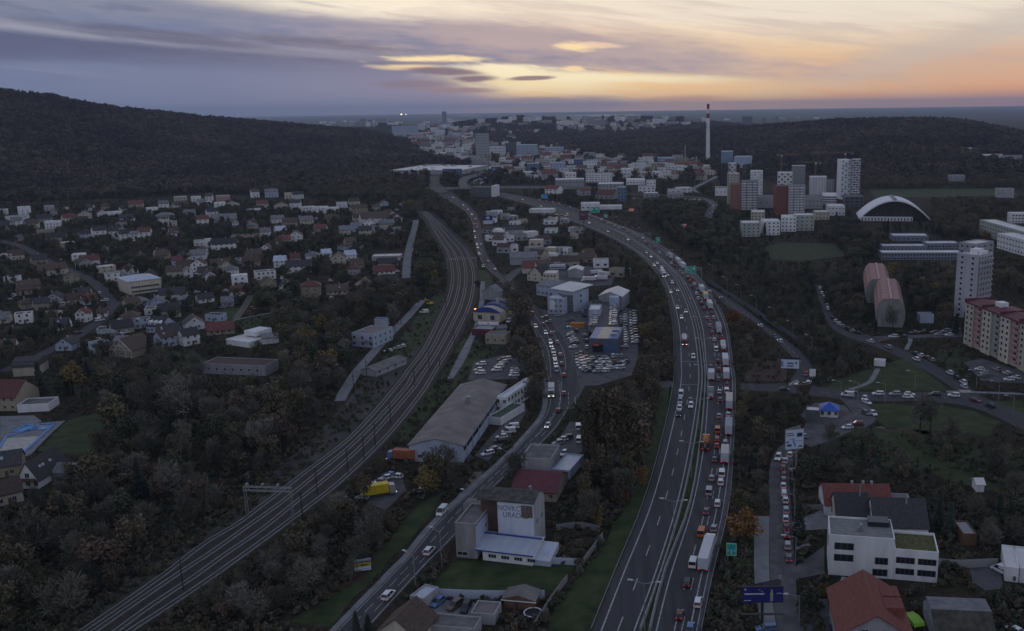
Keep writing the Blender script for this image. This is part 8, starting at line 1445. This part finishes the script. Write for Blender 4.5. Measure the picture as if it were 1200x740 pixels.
# trees that stand out one by one: (foot, height in photo rows, kind)
for px, py, top, k in [(874, 641, 598, 'orange'), (752, 572, 545, 'orange'), (729, 592, 565, 'orange'), (757, 400, 378, 'yellow'), (326, 505, 458, 'olive'), (204, 592, 538, 'pale'), (86, 462, 424, 'yellow'), (48, 462, 424, 'conifer'), (177, 418, 392, 'conifer'), (62, 628, 592, 'rust'), (117, 532, 500, 'brown'), (138, 516, 462, 'olive'), (185, 500, 440, 'bare'), (215, 500, 436, 'pale'), (190, 522, 500, 'green'), (936, 625, 588, 'conifer'), (941, 470, 446, 'rust'), (972, 526, 494, 'bare'), (606, 574, 532, 'bare'), (700, 540, 452, 'brown_poplar'), (712, 545, 455, 'brown_poplar'), (722, 548, 452, 'brown_poplar'), (734, 552, 462, 'poplar'), (742, 548, 470, 'poplar'), (690, 545, 470, 'brown_poplar'), (752, 545, 478, 'brown'), (497, 330, 303, 'olive'), (674, 312, 303, 'yellow'), (1078, 508, 462, 'bare'), (1090, 508, 465, 'bare'), (1115, 525, 488, 'bare'), (1047, 326, 307, 'yellow'), (858, 385, 360, 'orange'), (1046, 388, 358, 'bare'), (1078, 268, 252, 'conifer'), (1104, 280, 268, 'conifer'), (1055, 277, 268, 'conifer'), (1156, 284, 270, 'orange'), (896, 276, 262, 'conifer'), (980, 262, 248, 'conifer'), (1026, 392, 375, 'conifer'), (920, 268, 257, 'green'), (408, 410, 390, 'bare'), (418, 745, 716, 'conifer'), (432, 742, 720, 'conifer'), (398, 610, 575, 'pale'), (285, 725, 680, 'pale'), (300, 735, 690, 'pale'), (700, 620, 592, 'yellow'), (1100, 620, 580, 'conifer'), (1112, 630, 588, 'conifer'), (948, 720, 690, 'green'), (965, 700, 682, 'yellow'), (362, 412, 384, 'yellow'), (300, 420, 400, 'olive'), (735, 330, 304, 'conifer'), (560, 340, 328, 'green'), (523, 565, 520, 'bare'), (510, 570, 530, 'olive'), (500, 585, 548, 'yellow'), (1130, 388, 365, 'conifer'), (1120, 392, 368, 'conifer'), (1140, 390, 368, 'conifer')]:
    p = P(px, py); cand.append((p, k, max(3, zat(p, top))))
def apparent(c): return c[2] / (c[0] - Vector((0, 0, H))).length
seen = []
for c in cand:
    x, y = proj(c[0].x, c[0].y, c[2] * .6); seen.append((apparent(c) if -5 < x < 1205 and y < 745 else 0, c))
seen.sort(key=lambda q: -q[0])
own, rest = [c for _, c in seen[:300]], [c for _, c in seen[300:]]
CPROTO = {k: len(v) for k, v in TREE.items()}
for p, k, h in own:
    cr_, tk_, nh = rt_.choice(TREE[k]); s = h / nh; o = thing('poplar_tree' if 'poplar' in k else 'conifer_tree' if k == 'conifer' else 'tree', WORD[k], 'tree', p, rt_.uniform(0, 6.28), 'trees of the valley', look=True); w_ = s * rt_.uniform(.78, 1.25) if h < 14 else s; o.scale = (w_, w_, s)
    ob('trunk', tk_, o); ob('crown', cr_, o)
# the remaining trees and the hillside forests: instances on points
def scatter_nodes(name, pts, protos, idx, rot, scl, kind='stuff'):
    c = bpy.data.collections.new(name + '_forms'); objs = []
    for i, me_ in enumerate(protos): q = bpy.data.objects.new('form_%03d' % i, me_); c.objects.link(q)
    me_ = bpy.data.meshes.new(name); me_.from_pydata(pts, [], []); o = ob(name, me_, kind=kind)
    for nm, tp, val in (('idx', 'INT', idx), ('rot', 'FLOAT', rot)):
        at_ = me_.attributes.new(nm, tp, 'POINT'); at_.data.foreach_set('value', val)
    at_ = me_.attributes.new('scl', 'FLOAT_VECTOR', 'POINT'); at_.data.foreach_set('vector', np.asarray(scl, dtype=np.float32).ravel())
    g = bpy.data.node_groups.new(name, 'GeometryNodeTree'); g.interface.new_socket('Geometry', in_out='INPUT', socket_type='NodeSocketGeometry'); g.interface.new_socket('Geometry', in_out='OUTPUT', socket_type='NodeSocketGeometry'); n = g.nodes
    gi, go = n.new('NodeGroupInput'), n.new('NodeGroupOutput'); mp = n.new('GeometryNodeMeshToPoints'); ip = n.new('GeometryNodeInstanceOnPoints'); ci = n.new('GeometryNodeCollectionInfo'); ci.inputs[0].default_value = c; ci.inputs[1].default_value = True; ci.inputs[2].default_value = True
    def na(nm, tp): q = n.new('GeometryNodeInputNamedAttribute'); q.data_type = tp; q.inputs[0].default_value = nm; return q.outputs[0]
    cb = n.new('ShaderNodeCombineXYZ'); l = g.links; l.new(na('rot', 'FLOAT'), cb.inputs[2]); er = n.new('FunctionNodeEulerToRotation'); l.new(cb.outputs[0], er.inputs[0])
    l.new(gi.outputs[0], mp.inputs[0]); l.new(mp.outputs[0], ip.inputs['Points']); l.new(ci.outputs[0], ip.inputs['Instance']); ip.inputs['Pick Instance'].default_value = True; l.new(na('idx', 'INT'), ip.inputs['Instance Index']); l.new(er.outputs[0], ip.inputs['Rotation']); l.new(na('scl', 'FLOAT_VECTOR'), ip.inputs['Scale']); l.new(ip.outputs[0], go.inputs[0])
    md_ = o.modifiers.new('scatter', 'NODES'); md_.node_group = g; return o
forms, first = [], {}
for k, v in TREE.items():
    first[k] = len(forms)
    for cr_, tk_, nh in v:
        j = bmesh.new(); j.from_mesh(cr_); n0 = len(j.faces); j.from_mesh(tk_); j.faces.ensure_lookup_table()
        for f in j.faces[n0:]: f.material_index = 1
        q = bpy.data.meshes.new('tree_form'); j.to_mesh(q); j.free(); q.materials.clear(); q.materials.append(cr_.materials[0]); q.materials.append(barkm); forms.append(q)
idx = [first[k] + rt_.randrange(CPROTO[k]) for p, k, h in rest]; sc_ = [h / TREE[k][0][2] for p, k, h in rest]
o = scatter_nodes('distant_trees', [tuple(p) for p, k, h in rest], forms, idx, [rt_.uniform(0, 6.28) for _ in rest], [(s * rt_.uniform(.75, 1.25), s * rt_.uniform(.75, 1.25), s) for s in sc_]); tag(o, 'mixed autumn trees filling the valley beyond the separate ones', 'trees')
# shrubs and undergrowth
shr = [leafy(300 + i, 110, .9, .1, 1.5, .28, 6, mats=FOL[k])[0] for i, k in enumerate(('bare', 'brown', 'olive', 'green', 'rust'))]
sp = []
for _ in range(60000):
    px, py = rt_.uniform(-20, 1220), 205 + 545 * rt_.random() ** 1.3
    if MASK[int(py) + 60, int(px) + 100]: continue
    p = P(px, py)
    s = rt_.uniform(.5, 1.5)
    if not clear(p, 1.4 * s, .7 * s): continue
    sp.append((p, s))
    if len(sp) > 15000: break
o = scatter_nodes('undergrowth', [tuple(p) for p, s in sp], shr, [rt_.choice((0, 0, 0, 1, 1, 2, 2, 3, 3, 3, 4)) for _ in sp], [rt_.uniform(0, 6.28) for _ in sp], [(s, s, s * rt_.uniform(.7, 1.1)) for p, s in sp]); tag(o, 'low shrubs and dead undergrowth between trees and lots', 'undergrowth')
# forest on the hills
fm = [leafy(500 + i, 75, 4.2, 1.0, 9.5, 1.15, 7, mats=forestm)[0] for i in range(6)]
N_ = 150000; aa = rng.uniform(-.70, .52, N_); dd = np.sqrt(rng.uniform(1440 ** 2, 3500 ** 2, N_)); fx, fy = dd * np.sin(aa), dd * np.cos(aa); fz = hgt(fx, fy); e_ = 6.0; slope = np.hypot(hgt(fx + e_, fy) - fz, hgt(fx, fy + e_) - fz) / e_
up2 = hgt(fx * 1.02, fy * 1.02) > fz - 9; keep = ((fz > 2.0) | (rng.random(N_) < .30)) & up2
dd2 = np.sqrt(rng.uniform(3300 ** 2, 5300 ** 2, 60000)); aa2 = rng.uniform(-.28, .14, 60000); gx2, gy2 = dd2 * np.sin(aa2), dd2 * np.cos(aa2); gz2 = hgt(gx2, gy2); k2 = gz2 > 6
fx, fy, fz = np.concatenate([fx[keep], gx2[k2]]), np.concatenate([fy[keep], gy2[k2]]), np.concatenate([fz[keep], gz2[k2]])
dv = np.stack([fx, fy, fz - H], -1); w_ = dv @ np.array(fwd); ppx = CX + F * (dv @ np.array(rt)) / w_; ppy = CY - F * (dv @ np.array(upv)) / w_
xi, yi = np.clip(ppx.astype(int) + 100, 0, 1399), np.clip(ppy.astype(int) + 60, 0, 899); free = ~MASK[yi, xi] & ~MASK[np.clip(yi - 3, 0, 899), xi]
fx, fy, fz = fx[free], fy[free], fz[free]; n_ = len(fx); s_ = .6 + 1.0 * rng.random(n_) ** 1.5
o = scatter_nodes('hillside_forest', np.stack([fx, fy, fz - .5], -1).tolist(), fm, rng.integers(0, 6, n_).tolist(), rng.uniform(0, 6.28, n_).tolist(), np.stack([s_ * 1.1, s_ * 1.1, s_ * rng.uniform(.75, 1.3, n_)], -1)); tag(o, 'leafless brown forest covering the hills on both sides', 'forest')
print('trees', len(cand), 'forest', n_, 'shrubs', len(sp), 'vehicles', NV[0])

# ---------------------------------------------------------------- labels that single each thing out
ORD = ['', 'second ', 'third ', 'fourth ', 'fifth ', 'sixth ', 'seventh ', 'eighth ', 'ninth ', 'tenth ', 'eleventh ', 'twelfth ', 'thirteenth ', 'fourteenth ', 'fifteenth ', 'sixteenth ', 'seventeenth ', 'eighteenth ', 'nineteenth ', 'twentieth ']
CAMG = Vector((0, 0))
by = {}
for s_, x_, y_ in (('village crossroads', 132, 354), ('railway path end', 494, 353), ('oval hillside field', 110, 206), ('sports pitch', 945, 295), ('roundabout arm', 945, 448), ('motorway underpass', 782, 450), ('bare garden plot', 676, 640), ('trampoline', 624, 721), ('green lime canopy', 1069, 738), ('white van by containers', 1173, 671), ('stubble fields', 200, 214), ('road bridge', 600, 220), ('track vanishing bend', 508, 262), ('scrapyard strip', 480, 558), ('courtyard cars', 525, 710), ('railway tracks bottom corner', 120, 735), ('frame corner beyond gardens', 1190, 540), ('lower lawn footpath', 1010, 452), ('hillside street bend', 985, 385), ('noise fence start', 832, 333), ('terrace of red roofs', 145, 280), ('hidden road trees', 615, 410)): LAND.append((s_, P(x_, y_)))
for o in THINGS:
    if o['category'] == 'tree':
        if o['label'].startswith(('bare', 'brownish', 'olive', 'pale')): hz2 = o.scale.z; o['label'] = ('small ' if hz2 < .8 else 'tall ' if hz2 > 1.06 else 'medium ') + o['label']
for o in THINGS: by.setdefault(o['label'], []).append(o)
for look, os_ in by.items():
    if len(os_) == 1: continue
    P2 = np.array([tuple(o.location)[:2] for o in os_]); LP = np.array([tuple(p)[:2] for _, p in LAND])
    D_ = np.linalg.norm(P2[:, None] - LP[None], axis=2); rank = D_.argsort(0).argsort(0)
    for i, o in enumerate(os_):
        sc2 = rank[i] + D_[i] / (D_.min() + 400) * .5; j = int(np.argmin(sc2)); r_ = rank[i, j]
        o['label'] = f'{look}, {ORD[min(r_, 19)]}nearest the {LAND[j][0]}'
# faint plume near the floodlights on the horizon
sk_ = MB(); rs2 = random.Random(4); bs = bmesh.new(); p0 = at(470, 138.5)
bmesh.ops.create_icosphere(bs, subdivisions=3, radius=1)
for v in bs.verts: q = v.co.copy(); k = 1 + .25 * math.sin(q.x * 5) * math.cos(q.z * 4); v.co = (q.x * 190 * k - 150, q.y * 60 * k, q.z * 20 * k - q.x * 16 + 130)
sm_ = bpy.data.meshes.new('smoke'); bs.to_mesh(sm_); bs.free(); vm = bpy.data.materials.new('smoke'); vm.use_nodes = True; t = vm.node_tree; t.nodes.clear(); pv = t.nodes.new('ShaderNodeVolumePrincipled'); pv.inputs['Color'].default_value = (.9, .9, .92, 1); pv.inputs['Density'].default_value = .0022; ot = t.nodes.new('ShaderNodeOutputMaterial'); t.links.new(pv.outputs[0], ot.inputs['Volume']); vm.cycles.homogeneous_volume = True
sm_.materials.append(vm); ob('smoke', sm_, kind='stuff', loc=(p0.x, p0.y, 0), label='faint pale smoke drifting beside the horizon floodlights')
# ---------------------------------------------------------------- haze
hz_ = MB(); hz_.box(-34000, 34000, -34000, 34000, -1, 262); hm_ = bpy.data.materials.new('haze'); hm_.use_nodes = True; t = hm_.node_tree; t.nodes.clear(); pv = t.nodes.new('ShaderNodeVolumePrincipled'); pv.inputs['Color'].default_value = (.66, .78, 1, 1); pv.inputs['Density'].default_value = HAZE; pv.inputs['Anisotropy'].default_value = .1; ot = t.nodes.new('ShaderNodeOutputMaterial'); t.links.new(pv.outputs[0], ot.inputs['Volume'])
hm_.cycles.homogeneous_volume = True
if HAZE > 0: ho = hz_.build('haze', hm_, kind='stuff')
